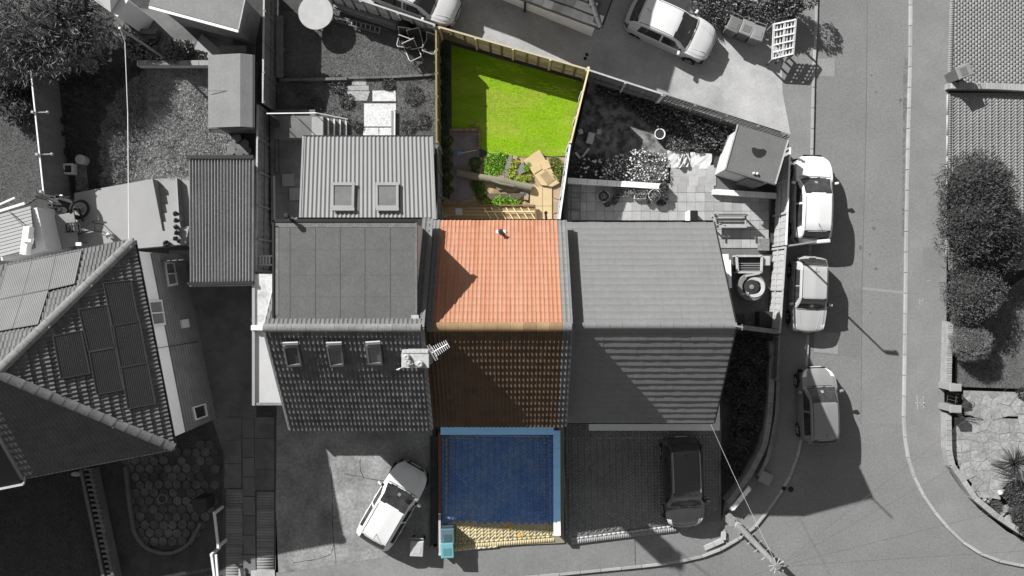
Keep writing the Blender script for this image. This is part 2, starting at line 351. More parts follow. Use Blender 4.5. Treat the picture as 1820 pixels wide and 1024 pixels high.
course([(984.3, 930.5), (985.5, 953)], .2, 0, M_paver_c, 'edging_course', dm, fz, .1); course([(979, 930.5), (979.5, 952)], .09, 0, M_paver_c, 'edging_course', dm, fz)
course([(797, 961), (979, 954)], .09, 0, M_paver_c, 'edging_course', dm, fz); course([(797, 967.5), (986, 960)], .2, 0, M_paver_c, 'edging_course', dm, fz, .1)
course([(795, 973), (885, 968)], .09, 0, mat('cream_edging', (.5, .43, .28), fine=.1, irand=.1), 'edging_course', dm, fz)
# yellow paint spills on the drive
M_yp = mat('yellow_paint_spill', (.5, .27, .02), var=.1, fine=.2)
for (x, y, r) in ((908, 938, 4.5), (923, 952, 4), (929, 949, 2.6), (941, 957, 2.2)):
    ob('paint_spill', MB().face([W(x + r * math.cos(t) * random.uniform(.6, 1.2), y + r * .8 * math.sin(t) * random.uniform(.6, 1.2), dzM(x, y) + .1) for t in [i * math.pi / 6 for i in range(11, -1, -1)]]), M_yp, dm)
dr = px_sheet('block_paved_drive', [(1004, 745), (1282, 745), (1282, 926), (1215, 930), (1100, 944), (1004, 958)], lambda x, y: dzR(x, y) + .083, mat('dark_joint_sand', .11, fine=.2))
fr = zw(lambda x, y: dzR(x, y) + .09, 0)
br, ang = herring(pxpoly([(1005, 748), (1278, 748), (1278, 905), (1210, 922), (1100, 934), (1008, 942)], 0)); 
pavers('charcoal_pavers', br, ang, fr, M_paver_d, dr)
M_paver_d2 = mat('grey_edging_paver', .2, var=.1, fine=.1, irand=.1)
course([(1012, 948), (1190, 932)], .09, 0, mat('pale_edging', .3, fine=.1, irand=.1), 'edging_course', dr, fr, .2, 0)
course([(1012, 954), (1200, 937)], .2, 0, M_paver_d2, 'edging_course', dr, fr, .1, 0)
course([(998, 778), (1278, 776)], .07, 0, M_paver_d2, 'edging_course', dr, zw(lambda x, y: .09, 0), .2, 0); course([(1000, 780), (1005, 938)], .07, 0, M_paver_d2, 'edging_course', dr, fr, .2, 0)
course([(1278, 780), (1278, 880)], .07, 0, M_paver_d2, 'edging_course', dr, fr, .2, 0)
# far side drives of pale blocks
dt = ob('block_paved_drive', MB().face([W(x, y, .022) for x, y in ((1689, 155), (1900, 158), (1900, -100), (1694, -100))]), mat('pale_joint', .13, fine=.2), kind='structure')
pt = pxpoly([(1697, -20), (1840, -20), (1840, 148), (1691, 148)], 0)
B = grid_bricks([(b, a) for a, b in pt], .2, .13); B = np.array([(b, a, h, w) for a, b, w, h in B])
pavers('pale_pavers', B, 0, flat(.03), M_paver_l, dt, gap=.006)
course([(1693, -20), (1688, 150)], .2, 0, M_paver_l, 'edging_course', dt, flat(.03), .1, 0)
db = ob('block_paved_drive', MB().face([W(x, y, .022) for x, y in ((1685, 480), (1900, 480), (1900, 165), (1685, 165))]), mat('pale_joint', .1), kind='structure')
br, ang = herring(pxpoly([(1692, 170), (1840, 170), (1840, 400), (1760, 480), (1692, 480)], 0)); pavers('pale_pavers', br, ang, flat(.03), M_paver_l, db, gap=.006)
course([(1688, 168), (1686, 460)], .2, 0, M_paver_l, 'edging_course', db, flat(.03), .1, 0)
course([(1683.5, 168), (1681.5, 460)], .06, 0, M_kerb, 'edging_course', db, flat(.05), .9, 0)

px_sheet('road_seam', [(1542, -100), (1543.4, -100), (1540.6, 200), (1533, 500), (1531, 754), (1529.6, 754), (1531.6, 500), (1539.2, 200)], flat(-.0935), mat('tar_seam', .1, fine=.3, fscale=9), cuts=False)
for pts in ([(1449, 30), (1453, 30), (1446, 270), (1443, 270)], [(1440, 600), (1443, 600), (1434, 720), (1430, 720)], [(1606, 100), (1614, 100), (1608, 420), (1603, 420)]):
    px_sheet('gutter_grit', pts, flat(-.0945), mat('gutter_grit', .11, var=.3, scale=3, fine=.4, fscale=8), cuts=False)
# ================================================================ houses
YN, YR, YS = 2.51, -1.31, -5.14; RISE = 2.82
PIT = math.atan2(RISE, YN - YR); CP, SP = math.cos(PIT), math.sin(PIT); SLOPE = (YN - YR) / CP
def tile_mb(kind, w, g, low=False):
    mb = MB(); L = g + .07
    if kind == 'roman':
        xs = [0, .018, .04, .062, .085, .15, .168, .19, .212, .235, .3]; hs = [.012, .03, .038, .03, .004, .004, .03, .038, .03, .004, .004]
        k = w / .3; xs = [x * k for x in xs]
        if low: hs = [h * .62 for h in hs]
    else: xs = [0, w - .0015]; hs = [0, 0]
    n = len(xs); vs = []
    lf = (.05 if low else .095) if kind == 'roman' else (.03 if low else .058)
    for (y, z) in ((0, .012), (0, lf), (L, lf - ((lf + .05 if low else lf + .1) if kind == 'roman' else (lf + .02 if low else lf + .06)) * L)):
        for x, h in zip(xs, hs): vs.append((x, y, z + h))
    mb.add(vs, [(i, i + 1, n + i + 1, n + i) for i in range(n - 1)] + [(n + i, n + i + 1, 2 * n + i + 1, 2 * n + i) for i in range(n - 1)] + [(0, n, 2 * n, 2 * n), (n - 1, 3 * n - 1, 3 * n - 1, 2 * n - 1)][:0])
    return mb
def tile_slope(roof, origin, u, v, width, length, mats, kind='roman', tw=.3, rows=16, n_ind=150, poly=None, skip=None, low=False):
    """mats: function(i, ncol) -> material; single tiles up to n_ind, the rest joined"""
    u, v = Vector(u), Vector(v); nrm = u.cross(v); g = length / rows; nc = max(1, round(width / tw)); w = width / nc
    mb = tile_mb(kind, w, g, low); cache = {}; rest = {}; cnt = 0; base = np.array(mb.v); cells = []
    for j in range(rows):
        for i in range(nc):
            uu, vv = (i + .5) * w, (j + .5) * g
            if poly is not None and not in_poly(np.array([[uu, vv]]), poly)[0]: continue
            p = Vector(origin) + u * (i * w) + v * (j * g)
            c = Vector(origin) + u * uu + v * vv
            if skip and skip(c): continue
            cells.append((i, j, p))
    for (i, j, p) in cells:
        m = mats(i, nc); a = random.uniform(-.006, .006); dz = random.uniform(-.004, .004); ty = random.uniform(-.008, .008)
        M = Matrix(((u.x, v.x, nrm.x, p.x), (u.y, v.y, nrm.y, p.y), (u.z, v.z, nrm.z, p.z), (0, 0, 0, 1))) @ Matrix.Translation((0, ty, dz)) @ Matrix.Rotation(a, 4, 'Z')
        if cnt < n_ind:
            if m.name not in cache: cache[m.name] = mb.mesh('tile', m)
            link(bpy.data.objects.new('tile', cache[m.name]), roof, M); cnt += 1
        else:
            A = np.array(M); rest.setdefault(m.name, []).append(base @ A[:3, :3].T + A[:3, 3])
    for mn, arr in rest.items():
        nv = len(base); F = np.array(mb.f); f = np.vstack([F + k * nv for k in range(len(arr))])
        np_ob('roof_tiles', np.vstack(arr), f, MATS[mn], roof, kind='stuff')
def ridge_tiles(roof, p, q, m, r=.13, L=.45, flat=.75):
    p, q = Vector(p), Vector(q); d = q - p; n = max(1, round(d.length / L)); l = d.length / n; d.normalize()
    a = d.cross(Vector((0, 0, 1))).normalized(); b = a.cross(d).normalized()
    mb = MB(); vs = []; K_ = 8
    for x, rr in ((0, r), (.05, r * 1.02), (.07, r), (l - .01, r * .99)):
        for k in range(K_ + 1):
            t = math.pi * k / K_; vs.append((x, math.cos(t) * rr, math.sin(t) * rr * flat))
    fs = [(s * (K_ + 1) + k, s * (K_ + 1) + k + 1, (s + 1) * (K_ + 1) + k + 1, (s + 1) * (K_ + 1) + k) for s in range(3) for k in range(K_)]
    me = mb.add(vs, fs).mesh('ridge_tile', m, True)
    for i in range(n):
        o = p + d * i * l + Vector((0, 0, random.uniform(-.004, .004)))
        M = Matrix(((d.x, a.x, b.x, o.x), (d.y, a.y, b.y, o.y), (d.z, a.z, b.z, o.z), (0, 0, 0, 1)))
        link(bpy.data.objects.new('ridge_tile', me), roof, M)
def hit(px, py, o, n):                     # where the survey ray through a pixel meets a plane
    c = Vector((0, 0, H)); d = Vector((px - 910, -(py - 512), -K)); o, n = Vector(o), Vector(n)
    return c + d * ((o - c).dot(n) / d.dot(n))
def terrace(name, label, x0, x1, Ze, g):
    root = empty(name, ((x0 + x1) / 2, (YN + YS) / 2, g), label, 'house'); Zr = Ze + RISE; mb = MB()
    pts = [(YN - .3, g - .6), (YN - .3, Ze + .06), (YR, Zr - .2), (YS + .3, Ze + .06), (YS + .3, g - .6)]
    n = 5; vs = [(x0 + .05, y, z) for y, z in pts] + [(x1 - .05, y, z) for y, z in pts]
    mb.add(vs, [(0, 1, 2, 3, 4), (9, 8, 7, 6, 5)] + [(i, n + i, n + (i + 1) % n, (i + 1) % n) for i in range(n)])
    ob('wall', mb, M_render, root)
    rf = ob('roof', MB().face([(x0, YN, Ze), (x0, YR, Zr), (x1, YR, Zr), (x1, YN, Ze)][::-1]).face([(x0, YS, Ze), (x1, YS, Ze), (x1, YR, Zr), (x0, YR, Zr)]), M_black, root)
    for y, s in ((YN, 1), (YS, -1)):
        gm = MB(); prof = [(math.cos(t) * .055, math.sin(t) * .05) for t in [math.pi + k * math.pi / 6 for k in range(7)]]
        for x in (x0, x1): gm.v += [(x, y + s * .02 + a, Ze + .0 + b) for a, b in prof]
        gm.f += [(k, k + 1, 8 + k, 7 + k) for k in range(6)]
        ob('gutter', gm, M_black, root)
    for x in (x0, x1):
        for y in (YN, YS): pass
    return root, rf, Zr
def S_frame(x0, Ze): return Vector((x0, YS, Ze)), Vector((1, 0, 0)), Vector((0, CP, SP)), Vector((0, -SP, CP))
def N_frame(x1, Ze): return Vector((x1, YN, Ze)), Vector((-1, 0, 0)), Vector((0, -CP, SP)), Vector((0, SP, CP))
XA, XB, XC, XD = -8.12, -2.97, 2.0, 7.73
ZL, ZM, ZR = 5.8, 5.15, 4.53
def roof_window(root, quad, o, n, glass, name='roof_window', hgt=.09, fw=.075, fm=None, label=None):
    n = Vector(n); P = [hit(x, y, o, n) for x, y in quad]; c = sum(P, Vector()) / 4
    up = [p + n * hgt for p in P]; fr = MB()
    inn = [p + (c - p).normalized() * fw * 1.45 + n * (hgt + .002) for p in P]; low = [p + (c - p).normalized() * fw * 1.45 + n * (hgt - .04) for p in P]
    fr.add(P + up + inn + low, [(i, (i + 1) % 4, 4 + (i + 1) % 4, 4 + i) for i in range(4)] + [(4 + i, 4 + (i + 1) % 4, 8 + (i + 1) % 4, 8 + i) for i in range(4)] + [(8 + i, 8 + (i + 1) % 4, 12 + (i + 1) % 4, 12 + i) for i in range(4)])
    f = ob(name, fr, fm or M_metal, root, label=label)
    ob('pane', MB().face(low), glass, f)
    return f
# ---------- left house
hl, rl, ZrL = terrace('terraced_house', 'grey end house with flat felt dormer and dark tiled front roof', XA, XB, ZL, GL)
o, u, v, n = S_frame(XA, ZL)
tile_slope(rl, o, u, v, XB - XA, SLOPE, lambda i, k: M_tile, n_ind=280)
o2, u2, v2, n2 = N_frame(XB, ZL)
tile_slope(rl, o2, u2, v2, XB - XA, SLOPE, lambda i, k: M_tile_l, n_ind=0, skip=lambda c: -7.8 < c.x < -3.25 and c.y > -.9)
ridge_tiles(rl, (XA - .02, YR, ZrL + .04), (XB, YR, ZrL + .04), M_ridge, .14)
ob('verge', MB().beam((XB + .03, YS, ZL + .05), (XB + .03, YR, ZrL + .05), .13, .1).beam((XB + .03, YR, ZrL + .05), (XB + .03, YN, ZL + .05), .13, .1), mat('verge_mortar', .13, var=.2, fine=.2), rl)
ob('verge', MB().beam((XA - .03, YS, ZL + .03), (XA - .03, YR, ZrL + .03), .05, .12).beam((XA - .03, YR, ZrL + .03), (XA - .03, YN, ZL + .03), .05, .12), M_woodl, rl)
# dormer
DZ = 8.46; dx0, dx1, dy0, dy1 = -7.9, -3.13, -1.1, 2.24
dm_ = ob('dormer', MB().box((dx0 + dx1) / 2, (dy0 + dy1) / 2 + .02, (DZ + ZL) / 2 - .06, dx1 - dx0 - .16, dy1 - dy0 - .2, DZ - ZL), M_render, hl)
ob('flat_roof', MB().box((dx0 + dx1) / 2, (dy0 + dy1) / 2, DZ - .05, dx1 - dx0, dy1 - dy0, .16), M_felt, dm_, bev=.02)
M_fleck = mat('felt_edge_worn', .105, var=.3, scale=9, fine=.5, fscale=40)
ob('roof_trim', MB().box((dx0 + dx1) / 2, dy1 - .02, DZ + .045, dx1 - dx0, .09, .05).box(dx0 + .03, (dy0 + dy1) / 2, DZ + .045, .07, dy1 - dy0, .05), M_black, dm_)
ob('roof_trim', MB().box(dx1 - .03, (dy0 + dy1) / 2, DZ + .04, .06, dy1 - dy0, .03).box((dx0 + dx1) / 2, dy1 - .16, DZ + .034, dx1 - dx0 - .1, .16, .01).box(dx0 + .14, (dy0 + dy1) / 2, DZ + .034, .12, dy1 - dy0 - .4, .01), M_fleck, dm_)
for k, xx in enumerate((516, 561, 605, 649, 694)):
    x = W(xx, 480, DZ).x; ob('felt_seam', MB().box(x, (dy0 + dy1) / 2 - .1, DZ + .031, .014, dy1 - dy0 - .3, .006), mat('felt_seam_tar', .035), dm_)
for yy in (444, 489, 527):
    y = W(600, yy, DZ).y; ob('felt_seam', MB().box((dx0 + dx1) / 2, y, DZ + .031, dx1 - dx0 - .3, .014, .004), mat('felt_lap', .075, fine=.1), dm_)
ob('vent_pipe', MB().tube([W(520, 391, DZ - .6), W(512, 386, DZ + .35)], .05, 8).lathe(*W2(510, 384, DZ + .4), [(.09, DZ + .33), (.1, DZ + .42), (.05, DZ + .46)], 10), M_black, hl)
# lead flashing corner
ob('flashing', MB().box(-3.2, -1.0, DZ + .05, .25, .22, .03), M_woodl, dm_)
# front roof windows, each framed differently by its blind
so_, su, sv, sn = S_frame(XA, ZL); so2 = so_ + sn * .1
M_fr = mat('roof_window_frame', .14, fine=.08); M_blind = mat('roof_blind', .12, fine=.06)
for q, lab in (([(503, 612), (530, 611), (537.5, 648), (511, 650)], 'roof window with closed dark blind'), ([(580, 612), (607.5, 611), (612.5, 648), (587.5, 650)], 'roof window with half drawn blind'), ([(650, 611), (676, 609.5), (680.5, 646), (655, 646)], 'roof window with pale blind')):
    f = roof_window(hl, q, so2, sn, {'roof window with closed dark blind': mat('blind_dark', .055), 'roof window with half drawn blind': M_glass}.get(lab, mat('blind_pale', .14)), fm=M_fr, label=lab)
    a, b, c, d = [hit(x, y, so2 + sn * .1, sn) for x, y in q]
    ob('top_cover', MB().beam(a + (a - d).normalized() * .02, b + (b - c).normalized() * .02, .1, .06, sn), mat('window_flashing', .3), f)
    if 'half' in lab or 'pale' in lab:
        ob('blind', MB().face([d.lerp(a, .62) * .88 + b * .12 - sn * .03, d.lerp(a, .86) * .88 + b * .12 - sn * .03, c.lerp(b, .86) * .88 + a * .12 - sn * .03, c.lerp(b, .62) * .88 + a * .12 - sn * .03][::-1]), M_blind, f)
# chimney stack with pots and two aerials
ch = ob('chimney_stack', MB().box(-3.08, -2.28, 8.55, .8, .52, 1.5), mat('chimney_render', .2, var=.25, scale=5, fine=.25), rl, bev=.03)
ob('chimney_cap', MB().box(-3.08, -2.02, 9.33, .84, .12, .1).box(-3.08, -2.3, 9.32, .88, .5, .07), mat('chimney_mortar', .3, var=.2, scale=5, fine=.3, fscale=14), ch, bev=.02)
for x, y in ((-3.3, -2.35), (-2.92, -2.42), (-3.34, -2.2)):
    ob('chimney_pot', MB().lathe(x, y, [(.1, 9.3), (.11, 9.42), (.075, 9.5), (.03, 9.46)], 12), mat('chimney_mortar', .3), ch, smooth=True)
mst = Vector((-2.72, -2.12, 9.2))
ae = empty('television_aerial', mst, 'comb shaped metal television aerial above the chimney, over brown roof', 'aerial')
tp = W(768, 627, 10.9); e2 = W(796, 611, 10.95)
ob('mast', MB().tube([mst - Vector((0, 0, 1.2)), tp], .022, 6), M_metal, ae)
ob('boom', MB().tube([tp, e2], .014, 6), M_white, ae)
d = (e2 - tp).normalized(); nn = Vector((-d.y, d.x, 0))
for k in range(8):
    c = tp.lerp(e2, .14 + k * .12); l = .17 - k * .006; ob('element', MB().tube([c - nn * l, c + nn * l], .009, 5), M_white, ae)
c = tp.lerp(e2, .03)
for s in (-.04, .03): ob('reflector', MB().beam(c - nn * .26 + d * s, c + nn * .26 + d * s, .03, .03), M_metal, ae)
ae = empty('television_aerial', (-3.4, -2.45, 9.2), 'plain thin rod aerial leaning left from the chimney', 'aerial')
ob('mast', MB().tube([(-3.2, -2.4, 8.9), W(733, 647, 9.6), W(705, 657, 10.4)], .016, 6), M_white, ae)
ob('cross_rod', MB().tube([W(706, 658, 10.38), W(711, 655, 10.36)], .014, 6), M_white, ae)
# side extension with flat roof and middle parapet
SZ = 3.55; sx0 = W(450, 600, SZ).x; sx1 = XA + .35; sy0 = W(0, 720, SZ).y; sy1 = W(0, 487, SZ).y
M_sroof = mat('bleached_flat_roof', .36, var=.16, scale=1.5, fine=.15, fscale=10, c2=.22, mixscale=2.2, mixlo=.5, mixhi=.7)
M_sroof2 = mat('painted_flat_roof', .3, var=.08, scale=1.5, fine=.06)
se = ob('side_extension', MB().prism([(sx0, sy0), (sx1, sy0), (sx1, sy1), (sx0, sy1)], GL - .3, SZ - .04), M_render, hl)
ob('flat_roof', MB().prism([(sx0, sy0), (sx1, sy0), (sx1, W(0, 590, SZ).y), (sx0, W(0, 590, SZ).y)], SZ - .038, SZ), M_sroof2, se)
ob('flat_roof', MB().prism([(sx0, W(0, 590, SZ).y), (sx1, W(0, 590, SZ).y), (sx1, sy1), (sx0, sy1)], SZ - .036, SZ + .05), M_sroof, se)
ob('roof_kerb', MB().box(sx0 + .05, (sy0 + sy1) / 2, SZ + .05, .11, sy1 - sy0, .14), M_metal, se)
ob('parapet', MB().box((sx0 + sx1) / 2, W(0, 583, SZ + .3).y, SZ + .12, sx1 - sx0, .2, .3), M_render, se, bev=.02)
ob('fascia', MB().box((sx0 + sx1) / 2, sy0 + .05, SZ + .03, sx1 - sx0, .1, .1), M_ridge, se)
# rear extension with corrugated lean-to roof
ez0, ez1 = 3.6, 4.55
P0, P1, P2, P3 = W(541, 243, ez0), W(765, 243, ez0), W(771, 393, ez1), W(535, 393, ez1)
ex = ob('rear_extension', MB().prism([(P0.x + .12, P0.y - .25), (P1.x - .1, P1.y - .25), (P1.x - .1, YN - .35), (P0.x + .12, YN - .35)], GL - .3, ez0 - .1), M_render, hl)
def corrugated(name, P0, P1, P2, P3, waves, amp, m, parent, seg=8, **kw):
    V = []; F = []; nx = waves * seg; ny = 6
    nrm = (P1 - P0).cross(P3 - P0).normalized(); nrm = nrm if nrm.z > 0 else -nrm
    for j in range(ny + 1):
        a, b = P0.lerp(P3, j / ny), P1.lerp(P2, j / ny)
        for i in range(nx + 1):
            t = i / nx; V.append(a.lerp(b, t) + nrm * (amp * math.sin(2 * math.pi * waves * t)))
    for j in range(ny):
        for i in range(nx): q = j * (nx + 1) + i; F.append((q, q + 1, q + nx + 2, q + nx + 1))
    return np_ob(name, [tuple(p) for p in V], F, m, parent, smooth=True, **kw)
cr = corrugated('corrugated_roof', P0, P1, P2, P3, 31, .026, M_corr, ex)
en = (P1 - P0).cross(P3 - P0).normalized(); en = en if en.z > 0 else -en
ob('eaves_trim', MB().beam(P0 + Vector((-.05, .03, -.06)), P1 + Vector((.05, .03, -.06)), .06, .1), M_black, ex)
ob('verge_trim', MB().beam(P1 + Vector((.05, 0, .0)), P2 + Vector((.05, 0, .0)), .1, .06), M_corr, ex); ob('verge_trim', MB().beam(P0 + Vector((-.04, 0, 0)), P3 + Vector((-.04, 0, 0)), .07, .07), M_corr, ex)
M_rw = mat('roof_light_glass', .1, var=.2, scale=2, fine=.12, fscale=25, rough=.12, spec=.6)
for q in ([(590, 327), (631, 327), (630, 372), (589.5, 372)], [(668, 327), (709, 327), (709, 372), (668, 372)]):
    f = roof_window(ex, q, P0 + en * .04, en, M_rw, hgt=.12, fw=.1, fm=mat('roof_light_frame', .19, fine=.04))
    a, b, c, d = [hit(x, y, P0 + en * .14, en) for x, y in q]; ob('top_cover', MB().beam(a, b, .12, .05, en), mat('roof_light_frame', .3), f); ob('bottom_cover', MB().beam(d, c, .12, .06, en), mat('roof_light_frame', .3), f)
ob('downpipe', MB().tube([W(775, 265, 3.4), W(776, 300, 3.6), W(777, 392, 4.6)], .05, 8), M_dark, ex)
# ---------- middle house
hm, rm, ZrM = terrace('terraced_house', 'middle house with bright orange rear roof and brown front roof', XB, XC, ZM, GM)
o, u, v, n = S_frame(XB, ZM)
tile_slope(rm, o, u, v, XC - XB, SLOPE, lambda i, k: M_tile if i >= k - 1 else M_brown, n_ind=272)
o, u, v, n = N_frame(XC, ZM)
M_tile_n = mat('pale_grey_roof_tile', .125, var=.1, scale=2, fine=.1, fscale=20, orand=.08)
tile_slope(rm, o, u, v, XC - XB, SLOPE, lambda i, k: M_tile_n if i in (0, k - 1) else M_orange, n_ind=28, low=True)
ridge_tiles(rm, (XB + .3, YR, ZrM + .05), (XC - .3, YR, ZrM + .05), M_tan, .16); ridge_tiles(rm, (XC - .3, YR, ZrM + .05), (XC + .02, YR, ZrM + .05), M_tile_n, .16, .3); ridge_tiles(rm, (XB + .1, YR, ZrM + .05), (XB + .3, YR, ZrM + .05), M_tile_n, .16, .3)
ob('verge', MB().beam((XC + .02, YS, ZM + .05), (XC + .02, YR, ZrM + .05), .06, .1).beam((XC + .02, YR, ZrM + .05), (XC + .02, YN, ZM + .05), .06, .1), M_tile_n, rm)
vp = hit(890, 413, o, n); fl = ob('boiler_flue', MB().tube([vp - Vector((0, 0, .1)), vp + Vector((0, 0, .42))], .055, 10).lathe(vp.x, vp.y, [(.05, vp.z + .3), (.1, vp.z + .42), (.06, vp.z + .46)], 10), M_dark, rm)
ob('flue_flashing', MB().box(vp.x, vp.y + .02, vp.z + .1, .36, .12, .03).lathe(vp.x, vp.y, [(.1, vp.z + .05), (.085, vp.z + .2)], 12), M_white, fl)
ob('front_gutter_trim', MB().beam((1.0, YS - .02, ZM + .06), (XC, YS - .02, ZM + .06), .02, .05), M_white, hm)
# ---------- right house
hr, rr, ZrR = terrace('terraced_house', 'grey end house with smooth flat tiled roof beside the road', XC, XD, ZR, GR)
o, u, v, n = S_frame(XC, ZR)
tile_slope(rr, o, u, v, XD - XC, SLOPE, lambda i, k: M_slate, kind='flat', n_ind=285)
o, u, v, n = N_frame(XD, ZR)
tile_slope(rr, o, u, v, XD - XC, SLOPE, lambda i, k: M_slate, kind='flat', n_ind=0, low=True)
ridge_tiles(rr, (XC + .05, YR, ZrR + .0), (XD + .03, YR, ZrR + .0), M_slate, .12, .45)
ob('verge', MB().beam((XD + .02, YS, ZR + .02), (XD + .02, YR, ZrR + .02), .04, .12).beam((XD + .02, YR, ZrR + .02), (XD + .02, YN, ZR + .02), .04, .12), M_black, rr)
cz = 2.7; ca = W(1047, 752, cz); cb = W(1279.5, 765.5, cz)
ob('porch_canopy', MB().prism([(ca.x, cb.y), (cb.x, cb.y), (cb.x, W(0, 715, cz).y), (XD - .2, W(0, 715, cz).y), (XD - .2, YS + .3), (ca.x, YS + .3)], cz - .18, cz), mat('painted_canopy', .5, var=.06, fine=.05), hr, bev=.015)
ob('canopy_wall', MB().prism([(ca.x + .3, cb.y + .12), (cb.x - .1, cb.y + .12), (cb.x - .1, W(0, 715, cz).y - .1), (ca.x + .3, YS + .3)], -.1, cz - .18), M_render, hr)
ra = empty('television_aerial', (XD - .05, YR, ZrR), 'thin bare mast at gable end of right house ridge', 'aerial'); ob('mast', MB().tube([(XD - .05, YR, ZrR - .2), (XD - .05, YR, ZrR + .9)], .03, 6), M_metal, ra); ob('cross_rod', MB().tube([(XD - .05, YR - .1, ZrR + .86), (XD - .05, YR + .1, ZrR + .86)], .012, 5), M_metal, ra)
ob('alarm_box', MB().box(XD + .12, -1.75, 5.6, .16, .12, .2), M_white, hr)
# ---------- hipped house on the left
HZ = 5.8; A = W(238, 428, HZ); B = W(310, 795, HZ); e = (B - A); EL = e.length; e.normalize(); w_ = Vector((e.y, -e.x, 0)); up = Vector((0, 0, 1))
half = EL / 2; PH = R(36.2); ch_, sh_ = math.cos(PH), math.sin(PH); AP = (A + B) / 2 + w_ * half + up * half * math.tan(PH); HL = 20.0
A2, B2 = A + w_ * HL, B + w_ * HL; AP2 = AP + w_ * (HL - half)
hh = empty('hipped_house', (A + B) / 2 + w_ * 4 - up * (HZ - GL), 'detached house with hipped tiled roof carrying solar panels', 'house')
rh = ob('roof', MB().face([B, A, AP][::-1][::-1]).face([A, A2, AP2, AP]).face([B2, B, AP, AP2]), M_black, hh)
nE = (-w_ * sh_ + up * ch_).normalized(); nN = (-e * sh_ + up * ch_).normalized(); nS = (e * sh_ + up * ch_).normalized(); SLH = half / ch_; rowsH = 16
polyE = [(0, 0), (EL, 0), (EL / 2, SLH)]
M_tile_h = mat('hip_roof_tile', .085, var=.2, scale=2, fine=.2, fscale=20, orand=.18)
covered = [[(183, 503), (232, 498), (246.6, 571), (199, 579)], [(139, 550), (190, 542), (204, 616), (157, 625)], [(93.6, 597.6), (144, 588), (160, 663.5), (108, 672.7)], [(200.4, 579), (248, 571), (262, 644.5), (213.6, 653)], [(158, 626), (205, 618), (219.7, 692.5), (171.4, 701.7)], [(215, 653.7), (262.4, 645), (276.4, 717.6), (226.8, 727)]]
def off_frame(c): q = inv(c.x, c.y, c.z); return not (-25 < q[0] < 1845 and -25 < q[1] < 1050)
tile_slope(rh, B, -e, w_ * ch_ + up * sh_, EL, SLH, lambda i, k: M_tile_h, poly=polyE, n_ind=215)
tile_slope(rh, A, w_, e * ch_ + up * sh_, HL, SLH, lambda i, k: mat('hip_roof_tile_pale', .095, var=.12, scale=2, fine=.15, fscale=20, orand=.12), poly=[(0, 0), (HL, 0), (HL, SLH), (half, SLH)], n_ind=60, skip=off_frame)
tile_slope(rh, B2, -w_, -e * ch_ + up * sh_, HL, SLH, lambda i, k: M_tile_h, poly=[(0, 0), (HL, 0), (HL - half, SLH), (0, SLH)], n_ind=0, skip=off_frame)
ridge_tiles(rh, A + up * .05, AP + up * .07, M_ridge, .17); ridge_tiles(rh, B + up * .05, AP + up * .07, M_ridge, .17); ridge_tiles(rh, AP + up * .07, AP2 + up * .07, M_ridge, .17)
M_pv = mat('solar_cell', .022, var=.15, fine=.1, rough=.25, spec=.5); M_pvl = mat('solar_line', .05, fine=.1); M_pvb = mat('solar_line_glare', .16, fine=.1); M_pvs = mat('solar_cell_glare', .05, var=.1, fine=.1, rough=.3)  # second cell and line pair is paler, painting in the sun glare
def solar(quad, o, n, mcell, mline, nl, lw):
    P = [hit(x, y, Vector(o) + Vector(n) * .13, n) for x, y in quad]; n = Vector(n); mb = MB()
    mb.add([p - n * .04 for p in P] + P, [(4, 5, 6, 7), (0, 1, 5, 4), (1, 2, 6, 5), (2, 3, 7, 6), (3, 0, 4, 7)])
    pnl = ob('solar_panel', mb, mcell, hh); lm = MB()
    for k in range(nl):
        t = (k + .5) / nl; a, b = P[0].lerp(P[1], t), P[3].lerp(P[2], t); d = (b - a).normalized(); q = (P[1] - P[0]).normalized() * lw / 2; a = a + d * .03 + n * .003; b = b - d * .03 + n * .003
        lm.face([a - q, a + q, b + q, b - q])
    ob('cell_strips', lm, mline, pnl)
    f = MB()
    for a, b in zip(P, P[1:] + P[:1]): f.beam(a + n * .004, b + n * .004, .03, .02, n)
    ob('panel_frame', f, mat('panel_frame', .06 if mline is M_pvl else .4, rough=.4), pnl)
for q in covered: solar(q, B, nE, M_pv, M_pvl, 14, .02)
for q in ([(99, 454), (145, 445), (132, 504.5), (86, 515)], [(57, 462), (98.5, 454), (85.5, 515), (40, 523)], [(13, 471), (56.5, 462), (39.5, 523), (-5, 533)], [(41, 524), (86, 515), (67, 576.5), (22, 584)], [(-4, 533), (40.5, 524), (21.5, 584), (-22, 592)]):
    solar(q, A, nN, M_pvs, M_pvb, 13, .034)
ob('panel_bracket', MB().box(*(hit(143, 437, A, nN) + nN * .1), .2, .12, .06), M_white, hh)
